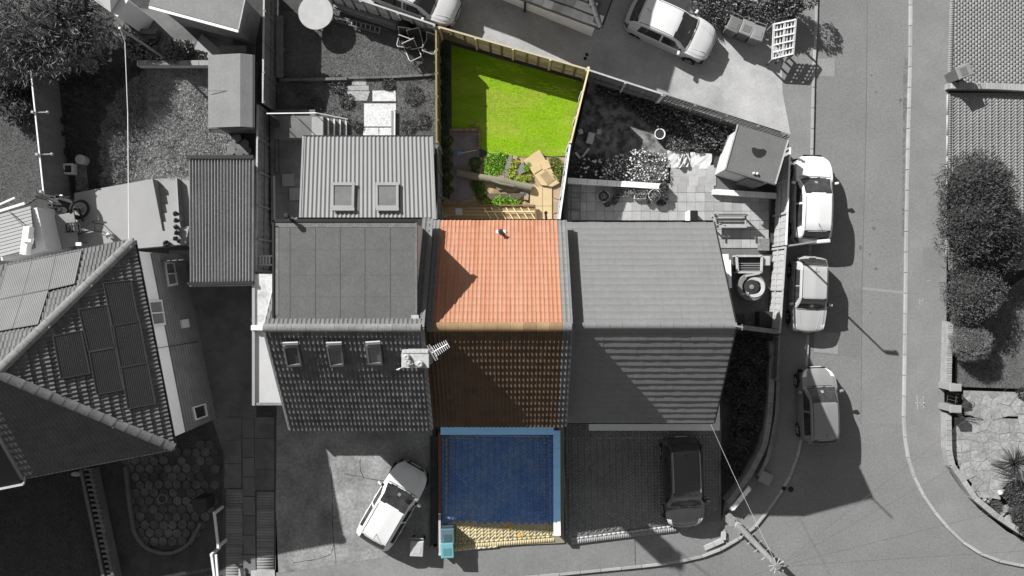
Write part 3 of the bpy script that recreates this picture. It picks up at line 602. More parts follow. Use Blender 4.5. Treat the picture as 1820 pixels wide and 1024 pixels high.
# walls: pale upper storey, brick below
def hwall(name, z0, z1, m, ins):
    a, b = A - e * -.3 + w_ * ins, B - e * .3 + w_ * ins; c, d = B2 - e * .3, A2 + e * .3
    return ob(name, MB().prism([(p.x, p.y) for p in (a, b, c, d)], z0, z1), m, hh)
uw = hwall('upper_wall', 4.15, HZ - .02, mat('hip_house_render', .75, var=.05, scale=1.5, fine=.05), .28); lw = hwall('lower_wall', GL - .2, 4.15, mat('dark_brick', .16, var=.2, scale=2, fine=.25, fscale=22), .24)
for k in range(13):
    z = GL + .2 + k * .225
    ob('brick_course', MB().beam(A + e * .3 + w_ * .235 + up * (z - HZ), B - e * .3 + w_ * .235 + up * (z - HZ), .012, .012), mat('mortar_line', .1, fine=.1), lw)
wo_ = A + w_ * .235; wn_ = -w_
for q in ([(291, 465), (308, 465), (315, 507), (298, 510)], [(261, 534), (286, 533), (293, 578), (270, 581)], [(341, 724), (364, 717), (368, 740), (346, 748)]):
    f = roof_window(hh, q, wo_, wn_, M_glass if q[0][0] == 341 else mat('net_curtain', .16, var=.15, fine=.1), name='window', hgt=.05, fw=.09, fm=M_white)
    if q[0][0] != 341:
        P = [hit(x, y, wo_, wn_) - w_ * .05 for x, y in q]; ob('window_bar', MB().beam(P[0].lerp(P[3], .5), P[1].lerp(P[2], .5), .05, .05), M_white, f)
P = [hit(x, y, wo_, wn_) for x, y in ((320, 569), (332, 567), (334, 582), (322, 584))]
ob('wall_vent', MB().add(P + [p - w_ * .08 for p in P], [(4, 5, 6, 7), (0, 1, 5, 4), (1, 2, 6, 5), (2, 3, 7, 6), (3, 0, 4, 7)]), M_white, hh)
ob('wall_cable', MB().tube([hit(x, y, wo_, wn_) - w_ * .03 for x, y in ((279, 619), (318, 613), (352, 607))], .012, 5), M_black, hh)
for (p, q) in ((A, B), (B, B2), (A, A2)):
    d = (q - p).normalized(); ou = -w_ if (p, q) == (A, B) else (e if p is B else -e); ob('gutter', MB().beam(p + ou * .04, q + ou * .04, .1, .07), M_dark if ou != e else M_metal, hh)
# valley with lead lining and the tiled bay beyond it
v0, v1 = hit(52, 843, B, nS), hit(-30, 690, B, nS)
ob('valley_gutter', MB().beam(v0 + nS * .06, v1 + nS * .06, .42, .04, nS).beam(v0 + nS * .12 + w_ * .22, v1 + nS * .12 + w_ * .22, .12, .14, nS), mat('lead_lining', .2, var=.15, fine=.2), hh)
bo = v0 + w_ * .3 + up * .16
ob('bay_roof', MB().face([v0 + w_ * .25 + up * .12 + e * .25, B2 + w_ * 2 + up * .12 + e * .25, v1 + w_ * 3 + up * .35, v1 + w_ * .3 + up * .2]), M_black, hh)
ob('bay_gutter', MB().beam(v0 + w_ * .2 + e * .3 + up * .1, B2 + e * .3 + up * .1, .08, .08).beam(v0 + w_ * .2 + e * .3 + up * .1, v0 + w_ * .1 + up * .1, .06, .06), M_woodl, hh)
# ================================================================ fences, walls, sheds, garage
def fence(label, p0, p1, zb, h, n, style, m, mp, mc, group=None, top_part=.45, post_side=1):
    a = W(*p0, zb + h); b = W(*p1, zb + h); a.z = b.z = zb; d = b - a; L = d.length; d.normalize(); pn = Vector((-d.y, d.x, 0))
    if pn.dot(Vector((0, 0, 0)) - (a + b) / 2) < 0: pn = -pn           # towards the garden seen from above
    root = empty('fence', (a + b) / 2, label, 'fence', group); l = L / n; up = Vector((0, 0, 1))
    for i in range(n + 1):
        p = a + d * min(max(i * l, .05), L - .05) + pn * .03 * post_side
        ob('post', MB().beam(p - up * .2, p + up * (h + .03), .09, .09), mp, root)
    for i in range(n):
        s, t = a + d * (i * l + .05), a + d * ((i + 1) * l - .05)
        dz = random.uniform(-.02, .02)
        if style == 'slat':
            k = int((h - .1) / .135)
            for j in range(k):
                z = .1 + j * (h - .12) / k
                ob('slat', MB().beam(s + up * (z + .06), t + up * (z + .06), .022, .112 + random.uniform(-.012, .004)), m, root)
            for q in (.33, .66):
                p = s.lerp(t, q) - pn * .03; ob('batten', MB().beam(p + up * .05, p + up * h * .98, .05, .03), m, root)
        else:
            top = h - (top_part if style == 'trellis' else .03); pb = MB(); nb = max(3, int(l / .14))
            for j in range(nb):
                q = s.lerp(t, (j + .5) / nb) + pn * (.012 if j % 2 else -.004); w = l / nb * 1.06
                pb.add(*_bd(q, d, pn, w, .018, .05, top + dz))
            ob('board_panel', pb, m, root)
            ob('rail', MB().beam(s + pn * .045 + up * top * .5, t + pn * .045 + up * top * .5, .04, .07), m, root)
            if style == 'trellis':
                g = MB()
                for j in range(4): g.beam(s + up * (top + .05 + j * top_part / 3.4), t + up * (top + .05 + j * top_part / 3.4), .02, .03)
                for j in range(8): q = s.lerp(t, (j + .5) / 8); g.beam(q + up * top, q + up * (h + .02), .03, .02, pn)
                ob('trellis_top', g, m, root)
        if mc is not None: ob('cap_rail', MB().beam(s - d * .04 + up * (h + .02 + dz * .3), t + d * .04 + up * (h + .02 + dz * .3), .07, .035), mc, root)
    return root
def _bd(q, d, pn, w, th, z0, z1):
    up = Vector((0, 0, 1)); a = d * w / 2; b = pn * th / 2
    vs = [q - a - b + up * z0, q + a - b + up * z0, q + a + b + up * z0, q - a + b + up * z0, q - a - b + up * z1, q + a - b + up * z1, q + a + b + up * z1, q - a + b + up * z1]
    return vs, [(3, 2, 1, 0), (4, 5, 6, 7), (0, 1, 5, 4), (1, 2, 6, 5), (2, 3, 7, 6), (3, 0, 4, 7)]
fence('grey slatted fence between lane and lawn with garden chairs', (575, -22), (774, 45), 1.1, 1.65, 3, 'slat', M_wood, M_woodl, M_woodl)
fence('yellowish slatted fence along lane behind bright green lawn', (779, 48), (1045, 124), .6, 1.65, 4, 'slat', M_woody, M_woodyl, mat('olive_rail', (.34, .3, .2), fine=.1))
fence('grey boarded fence along lane behind shady flower bed', (1044, 124), (1179, 168), .12, 1.65, 2, 'board', M_wood, M_woodl, M_woodl)
fence('grey trellis topped fence along lane behind felt roofed shed', (1180, 168), (1404, 241), .0, 1.6, 4, 'trellis', M_wood, M_wood, None, top_part=.8)
fence('yellowish board fence on the left of bright green lawn', (775, 47), (776, 255), GM, 1.75, 5, 'board', M_woody, M_woody, M_woody)
fence('weathered board fence left of the rubble patio', (776, 257), (779, 388), GM, 2.0, 3, 'board', M_wood, M_wood, M_wood)
fence('cream capped board fence right of bright green lawn', (1047, 119), (1014, 255), 0.0, 2.3, 3, 'board', M_woody, M_woodl, M_woodyl)
fence('white capped board fence between rubble patio and slabbed patio', (1013, 257), (994, 392), 0.0, 2.25, 3, 'board', M_woodl, M_woodl, M_white)
fence('dark panel fence left of lawn with round table', (470, -35), (467, 184), GL, 1.65, 4, 'board', M_wood, M_wood, M_woodl)
fence('dark panel fence beside striped corrugated shed', (458, 186), (455, 484), GL, 1.65, 5, 'board', M_wood, M_wood, M_woodl)
# long horizontal board fence, far left
a = W(55, 125, GL + 1.86); b = W(78, 345, GL + 1.86); a.z = b.z = GL; d = (b - a).normalized(); pn = Vector((-d.y, d.x, 0)); up = Vector((0, 0, 1))
pn = pn if pn.x > 0 else -pn
rt = empty('fence', (a + b) / 2, 'grey fence of long horizontal boards beside far left lawn', 'fence')
for j in range(6): ob('board', MB().beam(a + up * (.16 + j * .31) + pn * random.uniform(-.015, .015), b + up * (.16 + j * .31), .03, .3), M_wood, rt)
for t in (.02, .34, .68, .98):
    p = a.lerp(b, t) - pn * .06; ob('post', MB().beam(p, p + up * 1.98, .09, .09), M_woodl, rt)
    ob('bracket', MB().tube([p + up * 1.85, p + pn * .45 + up * 1.7], .025, 6).lathe(p.x + pn.x * .45, p.y + pn.y * .45, [(.05, GL + 1.65), (.06, GL + 1.72), (.02, GL + 1.76)], 8), M_woodl, rt) if t in (.34, .68) else None
ob('cap_rail', MB().beam(a + up * 1.87, b + up * 1.87, .05, .04), M_white, rt)
# roadside fence and low walls of the right house
fence('sunlit panel fence between right patio and road', (1404, 262), (1397, 436), 0, 1.5, 3, 'board', M_woodl, M_woodl, M_white)
fence('sunlit slatted fence beside round hot tub', (1396, 438), (1386, 592), 0, 1.5, 2, 'board', M_woodl, M_woodl, M_woodl)
fence('short shaded fence panel between dark hedge plot and road', (1385, 597), (1381, 676), 0, 1.1, 1, 'board', M_wood, M_wood, M_wood)
def wall_path(name, label, pts, h, w, m, z=0.0, cat='wall', mcap=None, zf=None, step=.45):
    P = [W(x, y, z + h) for x, y in pts]; root = empty(name, (P[0] + P[-1]) / 2 - Vector((0, 0, h)), label, cat)
    body = MB()
    for q in P: q.z = z
    for A_, B_ in zip(P, P[1:]):
        dd = (B_ - A_).normalized() * w * .3
        body.beam(A_ + Vector((0, 0, h / 2 - .15)) - dd, B_ + Vector((0, 0, h / 2 - .15)) + dd, w * .9, h + .2)
    ob('wall_body', body, m, root)
    L = [0]
    for A_, B_ in zip(P, P[1:]): L.append(L[-1] + (B_ - A_).length)
    def at(dst):
        for i in range(len(P) - 1):
            if dst <= L[i + 1]: return P[i].lerp(P[i + 1], (dst - L[i]) / (L[i + 1] - L[i]))
        return P[-1]
    k = max(1, round(L[-1] / step)); l = L[-1] / k
    for i in range(k):
        A_, B_ = at(i * l + .005), at((i + 1) * l - .005); j = random.uniform(-.008, .008)
        ob('coping_stone', MB().beam(A_ + Vector((0, 0, h - .01 + j)), B_ + Vector((0, 0, h - .01 + j)), w, .07), mcap or m, root, bev=.01)
    return root
M_cope = mat('wall_coping', .16, var=.15, scale=3, fine=.15, orand=.12)
wall_path('garden_wall', 'low curved outer wall along the bend of the pavement', [(1383, 680), (1380, 740), (1369, 793), (1365, 814), (1350, 845)], .35, .16, M_brick, mcap=M_cope)
wall_path('garden_wall', 'low curved inner wall enclosing dark hedge plot', [(1373, 610), (1371, 690), (1368, 740), (1359, 793), (1332, 845), (1296, 893)], .55, .24, M_brick, mcap=M_cope)
wall_path('garden_wall', 'short white wall stub beside the utility pole', [(1332, 868), (1301, 905)], .5, .2, M_render, mcap=M_white)
wall_path('garden_wall', 'low wall crossing between roof gable and road fence', [(1312, 581), (1383, 590)], .9, .2, M_brick, mcap=mat('pale_coping', .2, fine=.2))
wall_path('garden_wall', 'pale plinth at drive corner beside utility pole', [(1252, 975), (1290, 958), (1286, 945)], .12, .22, M_brick, mcap=M_conc)
# middle drive walls
M_bluec = mat('shade_blue_coping', (.32, .62, .95), var=.05, scale=2, fine=.05)  # blue paints the skylit shade on the coping, white its sunlit end
z_ = GM + .55; e0, e1 = W(989.5, 765, z_), W(990, 926, z_)
bw = empty('garden_wall', (e0 + e1) / 2 - Vector((0, 0, .55)), 'low wall with coping coloured shade blue and sunlit white end, right of drive coloured shade blue', 'wall')
e2_ = W(990.5, 952, z_)
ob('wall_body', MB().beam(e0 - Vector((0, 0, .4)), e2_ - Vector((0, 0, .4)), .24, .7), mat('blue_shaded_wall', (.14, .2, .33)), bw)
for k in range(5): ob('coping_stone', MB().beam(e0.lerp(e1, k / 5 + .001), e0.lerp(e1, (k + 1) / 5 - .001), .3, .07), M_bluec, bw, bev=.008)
ob('coping_stone', MB().beam(e1 + Vector((0, -.003, 0)), e2_, .3, .07), M_white, bw, bev=.008, label='sunlit white end of the coping')
cz = GM + 2.6; c0 = W(783, 763, cz); c1 = W(984, 773, cz)
ob('porch_canopy', MB().prism([(c0.x, c1.y), (c1.x, c1.y), (c1.x, YS + .3), (c0.x, YS + .3)], cz - .15, cz), M_bluec, hm, bev=.01)  # pale canopy coloured blue for the shade it lies in
ob('canopy_edge', MB().box((c0.x + c1.x) / 2, c1.y - .012, cz - .09, c1.x - c0.x, .02, .17), mat('canopy_board', (.03, .05, .06)), hm)
wl = empty('garden_wall', W(781, 850, GM), 'reddish brown low wall left of blue drive', 'wall')
b0, b1 = W(781.5, 768, GM + .6), W(782, 925, GM + .5); M_rb = mat('red_brown_wall', (.12, .06, .04), var=.15, fine=.15)
ob('wall_body', MB().beam(b0 - Vector((0, 0, .35)), b1 - Vector((0, 0, .35)), .1, .75), M_rb, wl)
for k in range(6): ob('coping_stone', MB().beam(b0.lerp(b1, k / 6 + .002), b0.lerp(b1, (k + 1) / 6 - .002), .14, .05), M_rb, wl, bev=.006)
p0, p1 = W(781, 914, GM + .7), W(782, 984, GM + .75)
ob('gate_rail', MB().beam(p0 - Vector((0, 0, .05)), p1, .09, .09), M_woodl, wl); ob('gate_post', MB().beam(p1 - Vector((0, 0, .9)), p1 + Vector((0, 0, .1)), .1, .1), M_woodl, wl)
px_sheet('side_border', [(764, 775), (778, 775), (778, 965), (764, 972)], lambda x, y: dzL(x, y) + .03, M_soil)
ob('border_edging', MB().beam(W(764, 775, dzL(764, 775) + .03), W(763.5, 972, dzL(763, 972) + .03), .05, .12), M_dconc, kind='structure')
# ---------- corrugated shed
zr = GL + 2.35; q = [W(336, 281, zr), W(448, 281, zr), W(447, 501, zr + .12), W(338, 503, zr + .12)]
sh = empty('garden_shed', (q[0] + q[2]) / 2 - Vector((0, 0, 2.4)), 'long shed with black and white striped corrugated roof', 'shed')
ob('wall', MB().prism([(q[0].x + .15, q[0].y - .15), (q[1].x - .12, q[1].y - .15), (q[2].x - .12, q[2].y + .15), (q[3].x + .12, q[3].y + .15)], GL - .1, zr - .08), M_dconc, sh)
rf_ = corrugated('corrugated_roof', q[0], q[1], q[2], q[3], 20, .055, M_corr2, sh, seg=10)
ob('eaves_trim', MB().beam(q[0] + Vector((-.08, .03, .05)), q[1] + Vector((.08, .03, .05)), .14, .1), M_black, rf_); ob('eaves_trim', MB().beam(q[3] + Vector((-.08, -.03, .04)), q[2] + Vector((.1, -.03, .04)), .12, .1), M_black, rf_)
ob('gutter', MB().beam(q[3] + Vector((-.08, -.13, -.1)), q[2] + Vector((.1, -.13, -.1)), .05, .05), M_woodl, sh); ob('verge_trim', MB().beam(q[1] + Vector((.05, 0, 0)), q[2] + Vector((.05, 0, 0)), .07, .08), M_dconc, sh)
# ---------- felt roofed shed
ze = GL + 1.85; sx = [W(370, 0, ze).x, W(427, 0, ze + .22).x, W(450, 0, ze).x]; sy = [W(0, 98, ze).y, W(0, 227, ze).y]
sh = empty('garden_shed', ((sx[0] + sx[2]) / 2, (sy[0] + sy[1]) / 2, GL), 'pale felt roofed shed at edge of overgrown lawn', 'shed')
ob('wall', MB().prism([(sx[0] + .1, sy[1] + .15), (sx[2] - .1, sy[1] + .15), (sx[2] - .1, sy[0] - .1), (sx[0] + .1, sy[0] - .1)], GL, ze - .05), M_wood, sh)
for x0, x1, z0, z1, m in ((sx[0], (sx[0] + sx[1]) / 2, ze, ze + .11, M_felt3), ((sx[0] + sx[1]) / 2, sx[1], ze + .115, ze + .225, M_felt3), (sx[1], sx[2], ze + .225, ze + .06, M_felt3)):
    t = .03; ob('felt_strip', MB().add([(x0, sy[1], z0), (x1, sy[1], z1), (x1, sy[0], z1), (x0, sy[0], z0), (x0, sy[1], z0 - t), (x1, sy[1], z1 - t), (x1, sy[0], z1 - t), (x0, sy[0], z0 - t)], [(0, 1, 2, 3), (4, 5, 1, 0), (5, 6, 2, 1), (6, 7, 3, 2), (7, 4, 0, 3)]), m, sh)
ob('felt_seam', MB().box((sx[0] + sx[1]) / 2, W(0, 162, ze + .1).y, ze + .135, sx[1] - sx[0] - .05, .02, .012), M_felt, sh)
ob('fascia', MB().box((sx[0] + sx[2]) / 2, sy[1] - .03, ze - .04, sx[2] - sx[0], .03, .14), M_wood, sh)
ob('gutter', MB().beam((sx[2] + .05, sy[1], ze + .02), (sx[2] + .05, sy[0], ze + .02), .05, .05), M_dark, sh)
# ---------- shed beside the road fence
zt = 2.15; cs = [W(1311, 222, zt), W(1401, 249, zt), W(1378, 327, zt), W(1289, 300, zt)]
sh = empty('garden_shed', sum(cs, Vector()) / 4 - Vector((0, 0, zt)), 'felt roofed garden shed with open door and dark puddle on roof', 'shed')
cc = sum(cs, Vector()) / 4
ins = [p + (cc - p).normalized() * .16 for p in cs]
M_cream = mat('cream_boarding', .38, var=.12, scale=3, fine=.12, fscale=12); wb = MB().prism([(p.x, p.y) for p in ins], 0, zt - .1)
ob('wall', wb, M_cream, sh)
ob('felt_roof', MB().add([p for p in cs] + [p - Vector((0, 0, .07)) for p in cs], [(3, 2, 1, 0), (0, 1, 5, 4), (1, 2, 6, 5), (2, 3, 7, 6), (3, 0, 4, 7)]), M_felt2, sh)
for p, r in ((cs[1], cs[2]), (cs[0], cs[3])): ob('roof_edge', MB().beam(p + Vector((0, 0, .015)), r + Vector((0, 0, .015)), .05, .04), M_woodl, sh)
ob('fascia', MB().beam(cs[3] - Vector((0, .03, .06)), cs[2] - Vector((0, .03, .06)), .03, .16), M_wood, sh)
pd = [(1336, 263), (1340, 262), (1348, 265), (1358, 265), (1363, 269), (1361, 275), (1354, 280), (1347, 281), (1341, 277), (1337, 271)]
ob('roof_puddle', MB().face([W(x, y, zt + .006) for x, y in pd[::-1]]), mat('rain_puddle', .02, fine=.05, rough=.1, spec=.6), sh)
ob('open_door', MB().beam(W(1318, 322, .9), W(1347, 331, .9), .04, 1.7), M_wood, sh)
for x, y in ((1340, 308), (1346, 309)): ob('ball', MB().lathe(*W2(x, y, zt + .06), [(.01, zt), (.05, zt + .03), (.06, zt + .06), (.045, zt + .1), (.005, zt + .12)], 10), M_white, smooth=True, label='small white ball on the shed roof, %s of two' % ('left' if x == 1340 else 'right'), cat='ball', group='balls on the shed roof')
for t in (.3, .68): ob('wall_light', MB().box(*(ins[0].lerp(ins[3], t) + Vector((-.05, 0, -.3))), .07, .07, .07), M_metal, sh)
# step wall in front of the shed
wall_path('garden_wall', 'pale low wall in front of felt roofed shed', [(1271, 341), (1380, 348)], .3, .24, M_render, mcap=mat('painted_coping', .55, fine=.08))
# ---------- top left building with flat roof
zt = GL + 2.5; f4 = [W(264, 9, zt), W(423, 52, zt), W(437, -14, zt), W(285, -60, zt)]
bd = empty('outbuilding', sum(f4, Vector()) / 4 - Vector((0, 0, 2.5)), 'flat roofed outbuilding with white gutter at top left', 'outbuilding')
c4 = sum(f4, Vector()) / 4; in4 = [p + (c4 - p).normalized() * .25 for p in f4]
ob('wall', MB().prism([(p.x, p.y) for p in in4], GL, zt - .1), M_brick, bd)
ob('felt_roof', MB().prism([(p.x, p.y) for p in f4], zt - .1, zt), M_felt3, bd)
ob('gutter', MB().beam(f4[0] + Vector((0, -.07, -.06)), f4[1] + Vector((0, -.07, -.06)), .1, .08), M_white, bd); ob('roof_edge', MB().beam(f4[1] + Vector((.03, 0, 0)), f4[2] + Vector((.03, 0, 0)), .04, .05), M_woodl, bd)
zt = GL + 2.2; f5 = [W(150, -12, zt), W(197, 22, zt), W(216, -8, zt), W(170, -45, zt)]; rdg = W(185, -10, zt + .4)
bd = empty('outbuilding', sum(f5, Vector()) / 4 - Vector((0, 0, 2.2)), 'pale pitched outbuilding cut off by top edge of photo', 'outbuilding')
ob('wall', MB().prism([(p.x * .985, p.y * .985) for p in f5], GL, zt - .05), M_render, bd)
r1, r2 = (f5[1] + f5[2]) / 2 + Vector((0, 0, .45)), (f5[0] + f5[3]) / 2 + Vector((0, 0, .45))
ob('roof', MB().face([f5[0], f5[1], r1, r2]).face([f5[2], f5[3], r2, r1]).face([f5[1], f5[2], r1]), M_render, bd)
# ---------- garage by the lane
gz = .3; zt = gz + 2.2; C = W(1067, 49, zt); ang = math.atan2(58, 156); d1 = Vector((-math.cos(ang), math.sin(ang), 0)); d2 = Vector((d1.y, -d1.x, 0)); d2 = d2 if d2.y > 0 else -d2
gl, gd = 6.4, 5.2; g4 = [C, C + d1 * gl, C + d1 * gl + d2 * gd, C + d2 * gd]
gg = empty('garage', sum(g4, Vector()) / 4 - Vector((0, 0, zt - gz)), 'white walled garage with dark slate hipped roof beside lane', 'garage')
cg = sum(g4, Vector()) / 4; ig = [p + (cg - p).normalized() * .32 for p in g4]
ob('wall', MB().prism([(p.x, p.y) for p in ig], gz - .3, zt - .04), mat('garage_render', .8, var=.06, fine=.05), gg)
rg = gd / 2 * math.tan(R(34)); g5 = C + d1 * gd / 2 + d2 * gd / 2 + up * rg; g6 = g5 + d1 * (gl - gd)
rf_ = ob('roof', MB().face([g4[1], g4[0], g5, g6]).face([g4[0], g4[3], g5]).face([g4[3], g4[2], g6, g5]).face([g4[2], g4[1], g6]), M_black, gg)
M_gs = mat('garage_slate', .09, var=.2, scale=3, fine=.15, orand=.35)
cg_, sg_ = math.cos(R(34)), math.sin(R(34)); sl_ = gd / 2 / cg_
tile_slope(rf_, g4[1], -d1, d2 * cg_ + up * sg_, gl, sl_, lambda i, k: M_gs, kind='flat', tw=.42, rows=8, n_ind=120, poly=[(0, 0), (gl, 0), (gl - gd / 2, sl_), (gd / 2, sl_)])
tile_slope(rf_, g4[0], d2, d1 * cg_ + up * sg_, gd, sl_, lambda i, k: M_gs, kind='flat', tw=.42, rows=8, n_ind=60, poly=[(0, 0), (gd, 0), (gd / 2, sl_)])
ob('gutter', MB().beam(C - d2 * .05, g4[1] - d2 * .05, .08, .07), M_black, gg); ob('gutter', MB().beam(C - d1 * .05, g4[3] - d1 * .05, .08, .07), M_black, gg)
ob('downpipe', MB().tube([ig[0].lerp(ig[1], .52) - d2 * .1, ig[0].lerp(ig[1], .52) - d2 * .1 - up * 1.7], .045, 8), M_black, gg)
ridge_tiles(rf_, C + up * .04, g5 + up * .05, M_slate, .1)
# ---------- taller house just outside the frame; it shades the lane
s0 = Vector((*W2(1197, 178, 0), 0)); eh = 5.0; sd = Vector((SUN_DIR.x, SUN_DIR.y, 0)) * (eh / SUN_DIR.z); C = s0 + sd + up * eh
ang = R(13.8); d1 = Vector((-math.cos(ang), math.sin(ang), 0)); d2 = Vector((math.sin(ang), math.cos(ang), 0)); gl, gd = 11.0, 8.0
g4 = [C, C + d1 * gl, C + d1 * gl + d2 * gd, C + d2 * gd]
nh = empty('neighbouring_house', sum(g4, Vector()) / 4 - up * eh, 'tall hipped house beyond the lane whose shadow crosses it', 'house')
cg = sum(g4, Vector()) / 4; ig = [p + (cg - p).normalized() * .3 for p in g4]
ob('wall', MB().prism([(p.x, p.y) for p in ig], -.2, eh - .03), M_render, nh)
rg = gd / 2 * math.tan(R(33)); g5 = C + d1 * gd / 2 + d2 * gd / 2 + up * rg; g6 = g5 + d1 * (gl - gd)
ob('roof', MB().face([g4[1], g4[0], g5, g6]).face([g4[0], g4[3], g5]).face([g4[3], g4[2], g6, g5]).face([g4[2], g4[1], g6]), M_tile, nh)
# ---------- far left glazed lean-to
zt = GL + 2.4; q = [W(-20, 462, zt + .3), W(62, 441, zt + .3), W(54, 366, zt), W(-20, 386, zt)]
cv = empty('lean_to', sum(q, Vector()) / 4 - up * 2.5, 'pale slatted lean-to roof with white gutter at left edge', 'lean-to')
ob('wall', MB().prism([(p.x * .99, p.y * .985) for p in q], GL, zt - .1), M_render, cv)
M_poly = mat('polycarbonate_roof', .23, var=.06, fine=.05)
for k in range(12):
    t0, t1 = k / 12 + .006, (k + 1) / 12 - .006
    ob('roof_strip', MB().face([q[0].lerp(q[3], t0), q[1].lerp(q[2], t0), q[1].lerp(q[2], t1), q[0].lerp(q[3], t1)]), M_poly, cv)
ob('roof_frame', MB().face([p - up * .05 for p in q]), M_dconc, cv)
ob('gutter', MB().beam(q[3] + Vector((0, .1, .02)), q[2] + Vector((-.2, .1, .02)), .09, .08), M_white, cv); ob('gutter', MB().beam(q[3] + Vector((0, .3, .02)), q[2] + Vector((-.6, .32, .02)), .06, .06), M_white, cv)
ob('flue_box', MB().box(*(W(48, 428, zt + .55)), .26, 1.1, .3, R(-8)), M_white, cv, bev=.03); ob('flue_cap', MB().box(*(W(48, 427, zt + .75)), .36, .12, .1, R(-8)), M_white, cv)
ob('roof_stay', MB().tube([W(14, 374, zt + .1), W(43, 403, zt + .5)], .02, 5), M_dark, cv)
# ---------- raised terrace with steps
tz = GL + .55; tp_ = [(132, 343), (271, 318), (289, 411), (336, 402), (330, 434), (240, 442), (232, 426), (135, 450)]
tr = ob('raised_terrace', MB().prism(pxpoly(tp_, tz), GL - .2, tz), M_terrace, kind='structure')
n = 6
for k in range(n):
    y0 = 411 - k * 15.3; x0 = 289 - k * 3.2; z = tz - (k + 1) * .085
    a, b, c, d = W(x0, y0, z), W(322, y0 - 3, z), W(319, y0 - 19, z), W(x0 - 3.2, y0 - 16, z)
    ob('step', MB().prism([(a.x, a.y), (b.x, b.y), (c.x, c.y), (d.x, d.y)], GL - .2, z), M_terrace, tr)
ob('step_edge_wall', MB().beam(W(322, 405, GL + .25), W(317, 318, GL + .1), .06, .4), M_terrace, tr)
px_sheet('side_path', [(318, 316), (338, 312), (338, 440), (326, 434)], flat(GL + .02), M_terrace, cuts=False)
px_sheet('side_passage', [(300, 445), (452, 445), (456, 800), (395, 800), (330, 600)], flat(GL + .006), M_dconc, cuts=False)
# ---------- rear patio of left house with landing and steps
px_sheet('rear_patio', [(480, 195), (560, 195), (560, 400), (482, 400)], flat(GL + .35), M_dconc, cuts=False)
lz = GL + .9; pt = ob('landing', MB().prism(pxpoly([(487, 206), (575, 206), (575, 245), (487, 245)], lz), GL, lz), M_dconc, kind='structure')
ob('landing_top', MB().prism(pxpoly([(554, 208), (574, 208), (574, 246), (554, 246)], lz + .004), lz - .05, lz + .012), M_slab, pt)
for k in range(4):
    z = lz - (k + 1) * .18; x0 = 574 + k * 10.5
    ob('step', MB().prism(pxpoly([(x0, 210 + k), (x0 + 10.3, 211 + k), (x0 + 10.3, 246), (x0, 246)], z), GL - .1, z), M_dconc, pt)
    ob('step_nosing', MB().prism(pxpoly([(x0 + 8.2, 210 + k), (x0 + 10.6, 211 + k), (x0 + 10.6, 246), (x0 + 8.2, 246)], z), z - .03, z + .01), M_white_slab, pt)
hr_ = empty('handrail', W(520, 205, lz), 'thin white metal handrail beside rear garden steps', 'handrail')
ob('top_rail', MB().tube([W(474, 202, lz + .95), W(562, 201, lz + .95), W(618, 212, lz + .25)], .025, 6), M_white, hr_)
for x, y, z in ((480, 203, lz), (520, 203, lz), (560, 203, lz), (614, 213, lz - .7)): p = W(x, y, z + .92); ob('post', MB().tube([(p.x, p.y, z - .1), p], .02, 6), M_metal, hr_)

sg_ = empty('sun_blocking_gate', W(340, 470, GL), 'added tall dark boards blocking sun between shed and hipped house', 'gate')  # added boards that keep a sliver of sun off the passage
ga, gb_ = W(286, 464, GL + 2.4), W(345, 460, GL + 2.4); ga.z = gb_.z = GL
for k in range(5): ob('blocker_board', MB().beam(ga.lerp(gb_, k / 5 + .01) + up * 1.1, ga.lerp(gb_, (k + 1) / 5 - .01) + up * 1.2, .03, 2.4), M_wood, sg_)
ob('blocker_brace', MB().beam(ga + up * .4, gb_ + up * 1.8, .04, .1), M_wood, sg_)
